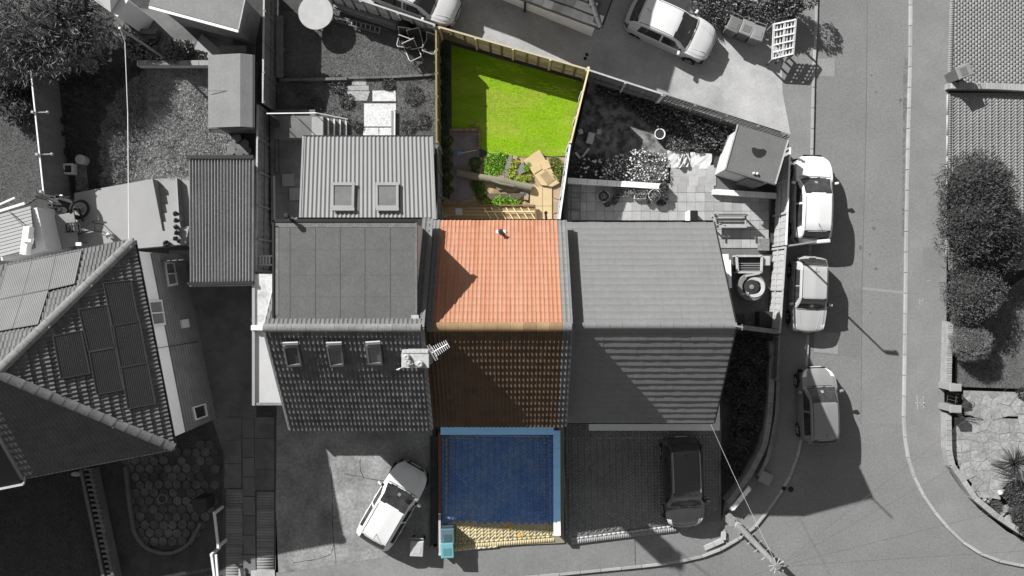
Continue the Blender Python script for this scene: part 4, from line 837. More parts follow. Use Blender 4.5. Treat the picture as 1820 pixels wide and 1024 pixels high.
# ================================================================ vehicles
def cr(xs, ys, t):                          # smooth interpolation through points
    xs = np.asarray(xs, float); ys = np.asarray(ys, float); n = len(xs)
    m = np.zeros(n); dx = np.diff(xs); dy = np.diff(ys) / dx
    for i in range(1, n - 1): m[i] = 0 if dy[i - 1] * dy[i] <= 0 else 2 * dy[i - 1] * dy[i] / (dy[i - 1] + dy[i])
    m[0], m[-1] = dy[0], dy[-1]
    i = np.clip(np.searchsorted(xs, t) - 1, 0, n - 2); h = dx[i]; u = (t - xs[i]) / h
    return (2*u**3-3*u**2+1)*ys[i] + (u**3-2*u**2+u)*h*m[i] + (-2*u**3+3*u**2)*ys[i+1] + (u**3-u**2)*h*m[i+1]
CARS = {
 'hatch': dict(s=[0, .03, .1, .2, .5, .62, .72, .85, .94, .98, 1], w=[.66, .86, .96, 1, 1, .99, .97, .94, .84, .68, .42],
   bs=[0, .04, .2, .5, .7, .74, .86, .95, 1], b=[.74, .95, .98, .95, .95, .945, .86, .74, .58],
   ts=[.035, .075, .15, .22, .4, .5, .55, .735], t=[1.0, 1.22, 1.41, 1.47, 1.5, 1.48, 1.44, .965], rear=(.04, .125), front=(.55, .73), side=(.17, .69), rw=.74, pillar=(.44,)),
 'city': dict(s=[0, .03, .1, .2, .5, .62, .72, .85, .94, .98, 1], w=[.72, .88, .96, 1, 1, .99, .97, .93, .82, .66, .4],
   bs=[0, .03, .2, .5, .72, .77, .87, .95, 1], b=[.78, .97, 1.0, .97, .97, .96, .88, .76, .6],
   ts=[.02, .05, .1, .18, .4, .52, .58, .765], t=[1.0, 1.25, 1.43, 1.49, 1.52, 1.5, 1.46, .985], rear=(.022, .085), front=(.575, .755), side=(.13, .72), rw=.74, pillar=(.45,)),
 'boxy': dict(s=[0, .02, .08, .2, .5, .68, .8, .93, .985, 1], w=[.84, .93, .97, 1, 1, .99, .97, .93, .87, .78],
   bs=[0, .02, .2, .5, .66, .7, .85, .97, 1], b=[.72, .9, .93, .92, .93, .92, .86, .78, .6],
   ts=[.015, .06, .13, .2, .42, .53, .56, .69], t=[.94, 1.15, 1.33, 1.37, 1.38, 1.37, 1.34, .94], rear=(.025, .12), front=(.555, .685), side=(.17, .65), rw=.78, pillar=(.39,)),
 'suv': dict(s=[0, .03, .1, .2, .5, .62, .74, .86, .94, .98, 1], w=[.74, .9, .97, 1, 1, 1, .98, .95, .86, .74, .5],
   bs=[0, .03, .2, .5, .72, .76, .88, .95, 1], b=[.9, 1.08, 1.1, 1.08, 1.07, 1.06, 1.0, .88, .66],
   ts=[.03, .06, .12, .2, .4, .52, .58, .755], t=[1.12, 1.36, 1.57, 1.63, 1.66, 1.64, 1.6, 1.085], rear=(.035, .1), front=(.575, .745), side=(.15, .71), rw=.74, pillar=(.32, .5)),
}
M_rim = mat('alloy_rim', .45, fine=.05, rough=.35, metal=.5); M_lamp = mat('headlight_glass', .55, var=.15, scale=15, fine=.1, rough=.12, spec=.6, objc=True); M_tail = mat('tail_light', .09, rough=.2, fine=0)
def car(label, loc, head, kind, L, Wd, paint, hs=1.0, rails=False, ss=.0, group=None, extra=None):
    c = CARS[kind]; hw = Wd / 2; NS, NT = 96, 30
    root = empty('parked_car', loc, label, 'car', group, head); MW = WM[root]
    S = np.linspace(0, 1, NS + 1); grid = np.zeros((NS + 1, NT + 1, 3)); tk = None
    for i, s in enumerate(S):
        w = float(cr(c['s'], c['w'], np.array([s]))[0]) * hw; b = float(cr(c['bs'], c['b'], np.array([s]))[0]) * hs
        t0, t1 = c['ts'][0], c['ts'][-1]
        crown = .05 * min(1, w / hw)
        t = b + crown * .6
        if t0 < s < t1: t = max(t, float(cr(c['ts'], c['t'], np.array([s]))[0]) * hs)
        g = min(1, max(0, (t - b - .03) / .3))               # how much cabin there is
        rwid = w * (.88 * (1 - g) + c['rw'] * g); dr = .015 * (1 - g) + .055 * g
        ks = [0, .16, .3, .36, .58, .66, .8, .92, 1.0]
        ys = [0, rwid * .6, rwid * .93, rwid, w * (.985 - .015 * g), w, w * 1.0, w * .985, w * .93]
        zs = [t, t - .012 * (1 + g), t - dr * .6, t - dr - .012, b + .005 * g, b - .07, .52 * hs, .32, .2]
        T = np.linspace(0, 1, NT + 1)
        grid[i, :, 0] = (s - .5) * L; grid[i, :, 1] = np.interp(T, ks, ys); grid[i, :, 2] = np.interp(T, ks, zs)
    # round nose and tail: pull ends in with lateral distance
    yn = grid[:, :, 1] / hw
    grid[:, :, 0] -= (np.clip((S[:, None] - .72) / .28, 0, 1) ** 1.5) * yn ** 2 * .16
    grid[:, :, 0] += (np.clip((.2 - S[:, None]) / .2, 0, 1) ** 1.5) * yn ** 2 * .1
    # windscreen and rear glass sweep back at the sides
    T = np.linspace(0, 1, NT + 1); parts = {}
    f0, f1 = c['front']; r0, r1 = c['rear']; s0, s1 = c['side']; R_w = .3 * L * .5
    wheel = ((.17 if kind != 'boxy' else .19), (.815 if kind != 'boxy' else .8)); rad = .31 if kind != 'suv' else .35
    for i in range(NS):
        s = (S[i] + S[i + 1]) / 2
        for j in range(NT):
            t = (T[j] + T[j + 1]) / 2; ce = grid[i:i + 2, j:j + 2].reshape(-1, 3).mean(0); yq = abs(ce[1]) / hw
            key = 'body'
            bow = .018 * yq ** 2
            if f0 - bow * 1.2 < s < f1 - bow and t < .31: key = 'windscreen'
            elif r0 + bow < s < r1 + bow * 1.2 and t < .29: key = 'rear_window'
            elif s0 < s < s1 and .385 < t < .565:
                q = (t - .385) / .18
                lo = s0 + .02 * (1 - q) ; hi = s1 - .13 * (1 - q) ** 1.3
                if lo < s < hi and all(abs(s - p) > .008 for p in c['pillar']): key = 'side_window'
            if s > .9 and .27 < t < .6 and .45 < yq < .93 and ce[2] > .55: key = 'headlight'
            if s < .05 and .4 < t < .72 and yq > .66 and ce[2] > .62: key = 'tail_light'
            if t > .7 and any(abs(ce[0] - (p - .5) * L) ** 2 + (ce[2] - .3) ** 2 < (rad + .03) ** 2 for p in wheel): continue
            for sg in (1, -1):
                kk = key if key in ('body', 'windscreen', 'rear_window') else key + ('L' if sg > 0 else 'R')
                if key == 'side_window': kk += str(sum(s > p for p in c['pillar']))
                P = [grid[i, j], grid[i + 1, j], grid[i + 1, j + 1], grid[i, j + 1]]
                P = [tuple((p[0], p[1] * sg, p[2])) for p in P]
                if sg > 0: P = P[::1]
                else: P = P[::-1]
                parts.setdefault(kk, []).append(P)
    mats_ = {'body': paint, 'windscreen': M_glass, 'rear_window': M_glass, 'side_window': M_glass, 'headlight': M_lamp, 'tail_light': M_tail}
    for kk, qs in parts.items():
        nm = next(k for k in mats_ if kk.startswith(k)); bm = bmesh.new(); seen = {}
        def vv(p):
            k = tuple(round(x, 5) for x in p)
            if k not in seen: seen[k] = bm.verts.new(p)
            return seen[k]
        for q in qs:
            vs = [vv(p) for p in q]
            if len(set(vs)) >= 3:
                try: bm.faces.new(list(dict.fromkeys(vs)))
                except ValueError: pass
        me = bpy.data.meshes.new(nm); 
        for f in bm.faces: f.smooth = True
        bmesh.ops.recalc_face_normals(bm, faces=bm.faces[:]); bm.to_mesh(me); bm.free(); me.materials.append(mats_[nm])
        ob(nm, me, mats_[nm], root, mw=MW)
    # dark tub so that nothing shows through the arches
    ob('underbody', MB().box(0, 0, .36, L * .92, Wd * .8, .36), M_black, root, mw=MW)
    for p in wheel:
        for sg in (1, -1):
            x, y = (p - .5) * L, sg * (hw - .1); wb = MB()
            tm = MB().lathe(0, 0, [(rad * .62, -.1), (rad * .95, -.1), (rad, -.07), (rad, .07), (rad * .95, .1), (rad * .62, .1)], 24)
            M = MW @ Matrix.Translation((x, y, rad)) @ Matrix.Rotation(R(90) * -sg, 4, 'X')
            wh = ob('wheel', tm, M_rubber, root, mw=M, smooth=False)
            rm_ = MB().lathe(0, 0, [(rad * .63, .06), (rad * .6, .085), (.03, .075)], 16)
            for a in range(5): t = a * 2 * math.pi / 5; rm_.beam((.03 * math.cos(t), .03 * math.sin(t), .09), (rad * .6 * math.cos(t), rad * .6 * math.sin(t), .1), .06, .03)
            ob('rim', rm_, M_rim, wh, mw=M)
    bz = float(cr(c['bs'], c['b'], np.array([f1 - .03]))[0]) * hs
    for sg in (1, -1):
        x = (f1 - .055 - .5) * L; ob('door_mirror', MB().box(x - .02, sg * (hw + .09), bz + .06, .12, .2, .13, sg * R(-12), .85), paint, root, mw=MW, bev=.03); ob('mirror_arm', MB().beam((x - .03, sg * (hw - .16), bz + .03), (x - .02, sg * (hw + .02), bz + .05), .1, .07), M_black, root, mw=MW)
        for p in (.3, .5): ob('door_handle', MB().box((p - .5) * L, sg * (hw + .008), .78 * hs, .17, .025, .025), paint, root, mw=MW)
    rt = max(c['t']) * hs; x0, x1 = (r1 + .03 - .5) * L, (f0 - .02 - .5) * L
    def topz(x, y):
        i = int(round((x / L + .5) * NS)); return float(np.interp(abs(y), grid[i, :, 1], grid[i, :, 2]))
    for sg in (1, -1):
        y = sg * hw * c['rw'] * .9; pts = [(x0 + (x1 - x0) * k / 10, y, topz(x0 + (x1 - x0) * k / 10, y) + (.05 if rails else .002)) for k in range(11)]
        ob('roof_rail' if rails else 'roof_channel', MB().tube(pts, .022 if rails else .012, 6), M_metal if rails else M_black, root, mw=MW)
    xa = (r1 + .09 - .5) * L; ob('roof_aerial', MB().tube([(xa, 0, topz(xa, 0)), (xa - .18, 0, topz(xa, 0) + .14)], .01, 6), M_black, root, mw=MW)
    xb = (f1 + .005 - .5) * L; zb = topz(xb, 0)
    for yy in (-.25, .3): ob('wiper', MB().tube([(xb, yy * hw, zb + .02), (xb - .1, yy * hw + .45 * hw, zb + .07)], .012, 5), M_black, root, mw=MW)
    xs_ = (f1 + .012 - .5) * L; ob('bonnet_gap', MB().tube([(xs_ - .16 * (yy / hw) ** 2 * .25, yy, topz(xs_, yy) + .003) for yy in np.linspace(-hw * .82, hw * .82, 9)], .013, 5), M_black, root, mw=MW)
    xt = (r1 + .012 - .5) * L; ob('tailgate_gap', MB().tube([(xt, yy, topz(xt, yy) + .001) for yy in np.linspace(-hw * c['rw'] * .85, hw * c['rw'] * .85, 7)], .009, 5), M_black, root, mw=MW)
    for sg in (1, -1):
        xc0, xc1 = (f1 + .04 - .5) * L, (.95 - .5) * L; ob('bonnet_crease', MB().tube([(xc0 + (xc1 - xc0) * k / 6, sg * hw * (.62 - .03 * k), topz(xc0 + (xc1 - xc0) * k / 6, hw * (.62 - .03 * k)) - .002) for k in range(7)], .012, 6), paint, root, mw=MW)
    ob('number_plate', MB().box(L * .5 - .005, 0, .5 * hs, .02, .5, .11), M_white, root, mw=MW); ob('number_plate', MB().box(-L * .5 + .005, 0, .62 * hs, .02, .5, .11), M_white, root, mw=MW)
    xk = (f0 + (f1 - f0) * .7 - .5) * L; i_ = int((xk / L + .5) * NS); dzx = (topz(xk + .1, 0) - topz(xk - .1, 0)) / .2
    ob('windscreen_sticker', MB().add([(xk - .05, y_, topz(xk, y_) + .006 - dzx * .05) if s_ < 0 else (xk + .05, y_, topz(xk, y_) + .006 + dzx * .05) for s_, y_ in ((-1, -.06), (1, -.06), (1, .06), (-1, .06))], [(0, 1, 2, 3)]), M_metal, root, mw=MW)
    ob('grille', MB().box(L * .5 - .03, 0, .62 * hs, .05, .7 * hw * 1.4, .09), M_black, root, mw=MW, bev=.02)
    return root
M_pw = mat('white_car_paint', .5, var=.02, fine=.0, rough=.35, coat=.6, spec=.5, objc=True); M_ps = mat('off_white_car_paint', .3, var=.04, fine=.03, rough=.4, coat=.4, spec=.5, objc=True)
M_pg = mat('grey_car_paint', .155, var=.03, fine=.03, rough=.35, coat=.5, spec=.5, objc=True); M_pb = mat('black_car_paint', .03, var=.05, fine=.03, rough=.15, coat=.8, spec=.5, objc=True)
def cpos(px, py, g): p = W(px, py, g + .75); return (p.x, p.y, g)
car('white hatchback parked on road, bonnet towards top, beside lamp post', cpos(1444, 354, -.1), R(89), 'hatch', 3.9, 1.68, M_pw)
car('boxy off-white old hatchback parked between white and grey cars', cpos(1438, 524, -.1), R(-92), 'boxy', 3.35, 1.5, M_ps)
car('small grey hatchback parked on road, lowest of the three', cpos(1455, 721, -.1), R(92), 'city', 3.35, 1.6, M_pg)
car('black estate car with roof rails on the shaded right drive', cpos(1214, 858, .1), R(-88), 'suv', 3.95, 1.72, M_pb, hs=.94, rails=True)
car('white hatchback parked askew on left concrete drive', (*W2(698, 899, GL + .7), 1.22), R(60), 'hatch', 3.8, 1.68, M_pw)
car('white hatchback parked on concrete lane by wheelie bins', (*W2(1194, 50, .75), 0.0), R(-24), 'hatch', 4.05, 1.76, M_pw)
car('white car at top edge parked along the slatted fence', (*W2(738, -6, 1.8), ramp(738)), R(-21), 'city', 3.9, 1.7, M_pw)
car('dark grey car cut off by bottom edge beside wheelie bins', (*W2(733, 1075, 1.7), ramp(735) - .1), R(7), 'hatch', 4.0, 1.7, M_pg)
# ================================================================ lawns and planting
def blades(n, poly, z, h, w, lean=.5):
    P = sample_poly(poly, n); a = RNG.uniform(0, 2 * math.pi, n); hh_ = h * RNG.uniform(.5, 1.3, n); ln = lean * RNG.uniform(.2, 1, n) * hh_; b = RNG.uniform(0, 2 * math.pi, n)
    v = np.zeros((n, 3, 3)); v[:, 0, 0] = P[:, 0] - np.cos(a) * w; v[:, 0, 1] = P[:, 1] - np.sin(a) * w; v[:, 1, 0] = P[:, 0] + np.cos(a) * w; v[:, 1, 1] = P[:, 1] + np.sin(a) * w
    v[:, :2, 2] = z; v[:, 2, 0] = P[:, 0] + np.cos(b) * ln; v[:, 2, 1] = P[:, 1] + np.sin(b) * ln; v[:, 2, 2] = z + hh_
    return v.reshape(-1, 3), np.arange(n * 3).reshape(-1, 3)
def lawn(px, z, m, mb_, n, h=.06, w=.012, lean=.6, label='grass'):
    px_sheet('lawn', px, flat(z), m, cuts=False); v, f = blades(n, pxpoly(px, z), z, h, w, lean); np_ob('grass', v, f, mb_, kind='stuff')
def leafmat(name, c, irand=.5, **kw): return mat(name, c, var=.25, scale=1.3, fine=0, irand=irand, rough=.7, **kw)
M_g0 = mat('mown_lawn', (.145, .255, .004), var=.16, scale=1.1, fine=.14, fscale=8, c2=(.185, .25, .02), mixscale=.9, stretch=(.5, 1.6, 1), rough=1, bump=.3, bscale=40); M_gb = leafmat('mown_grass_blade', (.17, .3, .006), .14)
lawn([(802, 80), (1042, 148), (1008, 277), (930, 279), (872, 273), (855, 264), (803, 238)], GM + .01, M_g0, M_gb, 16000, .022, .008)
M_g1 = mat('grey_turf', .085, var=.25, scale=2, fine=.3, fscale=8, rough=1, bump=.6, bscale=25); M_g1b = leafmat('grey_grass_blade', .1, .45)
lawn([(495, 20), (640, 20), (770, 66), (774, 134), (500, 141)], GL + .01, M_g1, M_g1b, 16000, .035, .009, 1.5)
lawn([(492, 146), (774, 138), (776, 262), (560, 262), (492, 205)], GL + .01, mat('rough_grey_turf', .085, var=.45, scale=1.4, fine=.35, fscale=8, rough=1, bump=.6, bscale=25), M_g1b, 16000, .05, .01, 1.5)
M_ov = mat('dry_rough_turf', .2, var=.45, scale=1.1, fine=.35, fscale=7, c2=.07, mixscale=2.0, mixlo=.42, mixhi=.62, rough=1, bump=.7, bscale=18); M_ovb = leafmat('dry_grass_blade', .24, .6)
lawn([(262, 118), (372, 118), (372, 236), (420, 240), (440, 280), (338, 280), (338, 318), (272, 320), (182, 335), (175, 318), (184, 300), (174, 284), (182, 265), (172, 250), (182, 236), (178, 222), (192, 205), (190, 190), (206, 178), (208, 162), (226, 154), (232, 140), (250, 134)], GL + .01, M_ov, M_ovb, 30000, .07, .011, 2.0)
lawn([(108, 118), (262, 118), (262, 200), (230, 335), (120, 345)], GL + .004, mat('shade_dark_bed', .045, var=.4, scale=2, fine=.4, fscale=9, rough=1), leafmat('shade_dark_leaf', .06, .6), 9000, .1, .02, 1.5)  # dark planting whose colour and edge also paint in fence and tree shade
lawn([(-20, 120), (56, 130), (76, 345), (50, 362), (-20, 380)], GL + .01, mat('far_left_turf', .07, var=.2, scale=2, fine=.3, fscale=16, rough=1, bump=.6, bscale=25), leafmat('far_left_blade', .08, .4), 9000, .035, .009, 1.5)
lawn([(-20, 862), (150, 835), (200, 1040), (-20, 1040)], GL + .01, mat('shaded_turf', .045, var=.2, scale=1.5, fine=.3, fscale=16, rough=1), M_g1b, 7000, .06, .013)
lawn([(1698, 575), (1840, 480), (1840, 692), (1716, 688), (1698, 684)], .01, mat('far_side_turf', .085, var=.3, scale=1.6, fine=.25, fscale=14, rough=1), leafmat('far_side_blade', .1, .4), 9000, .05, .013)
M_bed = mat('sunny_soil', .15, var=.35, scale=2.5, fine=.4, fscale=12, c2=.05, mixscale=3, rough=1, bump=.8, bscale=16)
px_sheet('flower_bed', [(1050, 135), (1300, 215), (1272, 262), (1188, 268), (1188, 330), (1006, 322)], flat(-.02), M_bed, cuts=False)
# ---- bushes
def ell_points(n, c, r, shell=.35, low=-.35):
    d = RNG.normal(size=(n * 2, 3)); d /= np.linalg.norm(d, axis=1)[:, None]; d = d[d[:, 2] > low][:n]
    k = 1 - shell * RNG.uniform(0, 1, len(d)) ** 2 + .06 * RNG.normal(size=len(d)); lump = 1 + .09 * np.sin(d[:, 0] * 7 + c[0] * 3) * np.cos(d[:, 1] * 6 + c[1]) + .06 * np.sin(d[:, 1] * 13 + d[:, 2] * 9)
    return np.array(c) + d * np.array(r) * (k * lump)[:, None], d
def leaves(pts, dirs, ln, wd, spread=.6, upb=.25):
    n = len(pts); d = dirs + RNG.normal(size=(n, 3)) * spread; d[:, 2] += upb; d /= np.linalg.norm(d, axis=1)[:, None]
    s = np.cross(d, RNG.normal(size=(n, 3))); s /= np.linalg.norm(s, axis=1)[:, None]; L = ln * RNG.uniform(.6, 1.3, n)[:, None]; w = wd * RNG.uniform(.7, 1.2, n)[:, None]
    v = np.stack([pts - d * L * .3, pts + s * w + d * L * .1, pts + d * L * .7, pts - s * w + d * L * .1], 1)
    return v.reshape(-1, 3), np.arange(n * 4).reshape(-1, 4)
def bush(name, label, cat, base, blobs, n, ln, wd, m, spread=.6, upb=.25, group=None, core=.78, trunk=None, crown='foliage', shell=.35):
    root = empty(name, base, label, cat, group); V = []; F = []; tot = sum(b[3] * b[4] for b in blobs); k = 0; cm = MB()
    for (x, y, z, rx, ry, rz) in blobs:
        q = max(30, int(n * rx * ry / tot)); p, d = ell_points(q, (x, y, z), (rx, ry, rz), shell); v, f = leaves(p, d, ln, wd, spread, upb); V.append(v); F.append(f + k); k += len(v)
        if core: cm.lathe(x, y, [(.02, z - rz * core * .95), (rx * core * .7, z - rz * core * .6), (rx * core, z), (rx * core * .8, z + rz * core * .55), (.02, z + rz * core * .9)], 12, 1, ry / rx)
    np_ob(crown, np.vstack(V), np.vstack(F), m, root)
    if core: ob('shade_core', cm, leafmat('bush_shade_core', .02), root)  # dark lumps added inside the crown to block light and give inner shade
    if trunk:
        for (a, b, r0, r1) in trunk: ob('trunk' if r0 > .05 else 'branch', MB().tube([a, (Vector(a) + Vector(b)) / 2 + Vector((.05, .03, 0)), b], r0, 8, r1), mat('bark', .06, var=.3, fine=.3), root)
    return root
def bl(px, py, z, r, rz, ry=None): x, y = W2(px, py, z); return (x, y, z, r, ry or r, rz)
M_con = leafmat('conifer_leaf', .042, .5); M_pri = leafmat('privet_leaf', .06, .4); M_top = leafmat('topiary_leaf', .13, .35)
def tr_(px, py, h, r=.07): p = W(px, py, 0); return [(p, p + Vector((0, 0, h)), r, r * .5)]
bush('hedge_tree', 'tall ragged conifer hedge on far side, largest of the bushes', 'hedge', W(1740, 390, 0),
     [bl(1728, 330, 1.3, 1.35, 1.2), bl(1745, 345, 1.4, 1.3, 1.1), bl(1735, 385, 1.5, 1.5, 1.2), bl(1725, 415, 1.4, 1.35, 1.1), bl(1765, 410, 1.3, 1.2, 1.0), bl(1720, 355, 1.2, 1.2, 1.0), bl(1772, 450, 1.0, 1.0, .8)], 26000, .16, .02, M_con, .9, .2, trunk=tr_(1735, 400, 1.6))
bush('garden_shrub', 'rounded dense shrub below the conifer hedge', 'shrub', W(1728, 520, 0), [bl(1730, 520, 1.1, 1.2, .95), bl(1724, 538, .9, 1.0, .75), bl(1734, 500, .9, 1.0, .75)], 16000, .065, .024, M_pri, .8, .2, trunk=tr_(1728, 515, .9))
bush('clipped_shrub', 'pale neatly clipped round shrub beside low wall', 'shrub', W(1724, 609, 0), [bl(1724, 609, .7, .78, .68)], 16000, .03, .014, M_top, .9, .2, core=.9, trunk=tr_(1722, 606, .6), shell=.06)
bush('garden_shrub', 'dark low shrub at lower right corner by curved wall', 'shrub', W(1812, 920, 0), [bl(1815, 910, .35, .5, .35), bl(1820, 935, .35, .45, .3)], 2200, .08, .025, M_con)
bush('garden_shrub', 'spiky little shrub among rocks at lower right', 'shrub', W(1802, 877, 0), [bl(1802, 877, .25, .45, .25)], 1500, .09, .02, M_pri)
bush('garden_shrub', 'flat creeping plant against curved wall at lower right', 'shrub', W(1765, 902, 0), [bl(1765, 902, .1, .45, .14, .3)], 1200, .07, .02, M_pri, core=0)
bush('garden_shrub', 'small dark tuft on rockery path edge at right edge', 'shrub', W(1816, 762, 0), [bl(1818, 698, .12, .25, .15)], 400, .08, .02, M_con, core=0)
# spiky tree at upper left
TL = W(72, 48, GL + 1.4); M_spk = leafmat('strap_leaf', .1, .6)
bush('spiky_tree', 'large spiky leaved tree filling the upper left corner', 'tree', (TL.x, TL.y, GL), [bl(60, 30, 3.2, 2.3, .9), bl(115, 55, 2.9, 1.6, .7), bl(20, 60, 3.0, 1.8, .8), bl(120, 15, 3.0, 1.7, .7), bl(60, 85, 2.8, 1.5, .6), bl(140, 70, 2.7, 1.0, .5)], 9000, .34, .02, M_spk, .55, .1, core=.62,
     trunk=[((TL.x, TL.y, GL - .1), (TL.x, TL.y, GL + 1.4), .16, .09), ((TL.x, TL.y, GL + .8), (TL.x + 1.2, TL.y - .5, GL + 1.4), .05, .03), ((TL.x, TL.y, GL + .8), (TL.x - 1.2, TL.y + .3, GL + 1.4), .05, .03)], crown='crown')
bush('garden_shrub', 'dark shrub mass below the spiky tree at left edge', 'shrub', W(25, 150, GL), [bl(20, 130, GL + .6, 1.1, .7), bl(35, 190, GL + .4, .8, .5)], 2600, .12, .04, M_con)
bush('garden_shrub', 'pale broad leaved shrub beside the dark top left patio', 'shrub', W(245, 85, GL), [bl(243, 85, GL + .35, .5, .35)], 900, .12, .05, leafmat('broad_leaf', .16, .4))
bush('garden_shrub', 'leafy potted bushes row above overgrown lawn wall', 'shrub', W(305, 92, GL), [bl(308, 92, GL + .4, .5, .35), bl(330, 88, GL + .35, .35, .3), bl(276, 100, GL + .3, .35, .3)], 1800, .1, .05, leafmat('broad_leaf', .16, .4))
# shrubs at the top of the lane
bush('garden_shrub', 'airy shrub growing through white lattice by the road', 'shrub', W(1385, 25, 0), [bl(1385, 20, .7, .7, .5), bl(1402, 6, .8, .6, .5), bl(1368, 8, .6, .55, .4)], 3400, .11, .04, leafmat('airy_leaf', .11, .5), trunk=tr_(1385, 28, .8), core=.5)
bush('garden_shrub', 'ragged shrub border behind three wheelie bins', 'shrub', W(1320, 10, 0), [bl(1300, 8, .5, .8, .5), bl(1335, 15, .5, .7, .5), bl(1260, 2, .5, .7, .5)], 4200, .13, .03, leafmat('border_leaf', .12, .55), core=.5)
bush('ornamental_grass', 'pale arching grass clump beside white car on lane', 'plant', W(1262, 30, 0), [bl(1262, 26, .3, .5, .35), bl(1245, 12, .3, .4, .3)], 1500, .4, .012, leafmat('arching_blade', .2, .4), .5, .35, core=0)
bush('garden_shrub', 'thin overhanging branches beside kerb at top', 'shrub', W(1432, -4, 0), [bl(1430, -8, 1.2, .6, .4)], 700, .12, .03, M_con, core=0)
# beds of the right garden
M_ivy = leafmat('ground_cover_leaf', .08, .7)
bush('ground_cover', 'dark glossy ground cover along the foot of trellis fence', 'plant', W(1210, 215, 0), [bl(1150 + i * 22, 196 + i * 8, .2, .55, .3) for i in range(8)], 7000, .1, .04, M_ivy, .9, .3, core=.6)
bush('ground_cover', 'shaded bedding plants in corner of boarded fence', 'plant', W(1085, 170, 0), [bl(1075 + i * 18, 158 + i * 8, .15, .4, .22) for i in range(4)], 1800, .09, .035, M_ivy, .9, .3, core=.6)
bush('ground_cover', 'wispy grey plants on sunny soil by the white pot', 'plant', W(1215, 250, 0), [bl(1195 + i * 16, 252 + (i % 2) * 6, .1, .35, .14) for i in range(5)], 2200, .1, .02, leafmat('wispy_leaf', .12, .5), .9, .4, core=0)
fp = empty('flower_patch', W(1135, 295, 0), 'patch of white daisies behind the planted wall', 'flowers')
poly = pxpoly([(1070, 290), (1090, 276), (1140, 264), (1182, 272), (1190, 318), (1150, 326), (1075, 320)], .25)
P = sample_poly(poly, 2600); z = RNG.uniform(.05, .28, 2600); v, f = leaves(np.column_stack([P, z]), np.tile([0, 0, .4], (2600, 1)), .1, .02, .8, .2); np_ob('foliage', v, f, leafmat('daisy_leaf', .17, .5), fp)
dz_ = MB(); P = sample_poly(poly, 230)
for x, y in P: z = random.uniform(.26, .36); r = random.uniform(.02, .042); a = random.random(); t1, t2 = random.uniform(-.3, .3), random.uniform(-.3, .3); dz_.face([(x + r * math.cos(a + k * math.pi / 3), y + r * math.sin(a + k * math.pi / 3), z + r * (t1 * math.cos(a + k) + t2 * math.sin(a + k))) for k in range(6)])
ob('daisy_heads', dz_, leafmat('daisy_petal', .42, .5), fp, kind='stuff')
sp = empty('flower_patch', W(1050, 300, 0), 'sparse pale flowers in deep shade by capped fence', 'flowers')
P = sample_poly(pxpoly([(1015, 285), (1075, 270), (1075, 318), (1010, 318)], .2), 1200); v, f = leaves(np.column_stack([P, RNG.uniform(.03, .25, 1200)]), np.tile([0, 0, .4], (1200, 1)), .1, .03, .8, .2); np_ob('foliage', v, f, M_ivy, sp)
dz_ = MB(); P = sample_poly(pxpoly([(1035, 278), (1078, 275), (1078, 316), (1030, 316)], .3), 22)
for x, y in P: r = .05; dz_.face([(x + r * math.cos(k * math.pi / 3), y + r * math.sin(k * math.pi / 3), .3 + .02 * math.cos(k)) for k in range(6)])
ob('flower_heads', dz_, leafmat('daisy_petal', .42), sp, kind='stuff')
bush('hedge', 'dark overgrown planting in shaded plot beside gable', 'hedge', W(1325, 720, 0), [bl(1330, 625 + i * 38, .25, .8, .35) for i in range(3)] + [bl(1345, 640, .4, .5, .4), bl(1310, 690, .2, .7, .3), bl(1325, 745, .2, .7, .3), bl(1315, 790, .2, .6, .3), bl(1300, 830, .2, .45, .25), bl(1310, 620, .2, .6, .25)], 6000, .13, .035, leafmat('shade_leaf', .045, .6), .9, .3, core=.7)
# ---- green weeds of the middle garden
M_weed = leafmat('bright_weed', (.2, .38, .04), .4); M_weed2 = leafmat('yellow_weed', (.34, .4, .06), .4)
def weed(label, blobs, n, m=None, ln=.12): bush('weed_clump', label, 'plant', Vector(blobs[0][:3]) - Vector((0, 0, blobs[0][2] - GM)), blobs, n, ln, .014, m or M_weed, .9, .45, core=0, group='weeds among the rubble')
def gb(px, py, r, rz=.12): return bl(px, py, GM + .06, r, rz)
weed('big bright green weed clump beside lawn edge, left of slates', [gb(875, 288, .36), gb(888, 282, .3), gb(872, 302, .3), gb(885, 300, .3)], 3000)
weed('yellow green grass tuft between the two slates', [gb(910, 305, .2), gb(915, 292, .18), gb(905, 315, .12)], 900, M_weed2)
weed('small green weed tuft at left edge of concrete cover', [gb(936, 300, .14), gb(940, 293, .12)], 500)
weed('yellow green weed tuft below the dark slate', [gb(928, 320, .2), gb(940, 316, .12), gb(920, 318, .14)], 800, M_weed2)
weed('tall pale weeds against capped fence right of concrete cover', [gb(985, 290, .25, .25), gb(995, 300, .25, .25), gb(990, 312, .2, .2)], 1600, leafmat('pale_weed', (.17, .2, .05), .4), .16)
weed('row of bright weeds along timber deck edge', [gb(885, 357, .25), gb(900, 356, .22), gb(915, 359, .2), gb(864, 360, .16)], 1600)
weed('weeds growing in shade along left border fence', [gb(797, 250 + k * 22, .2, .2) for k in range(5)] + [gb(845, 290, .25), gb(850, 330, .3), gb(855, 345, .25), gb(842, 310, .2)], 3000, leafmat('shade_weed', (.07, .11, .02), .4))
weed('dark creeping weeds in left border beside lawn', [gb(790, 100 + k * 24, .22, .2) for k in range(6)], 2000, leafmat('border_weed', (.05, .07, .025), .4))
weed('tiny yellow flowered weeds at corner of gravel pad', [gb(846, 222, .1), gb(838, 219, .08)], 200, leafmat('yellow_flower', (.4, .38, .12), .3), .05)
weed('little weeds on top of concrete cover', [gb(963, 278, .1, .06), gb(957, 285, .07, .05)], 200, leafmat('pale_weed', (.17, .2, .05), .4), .08)
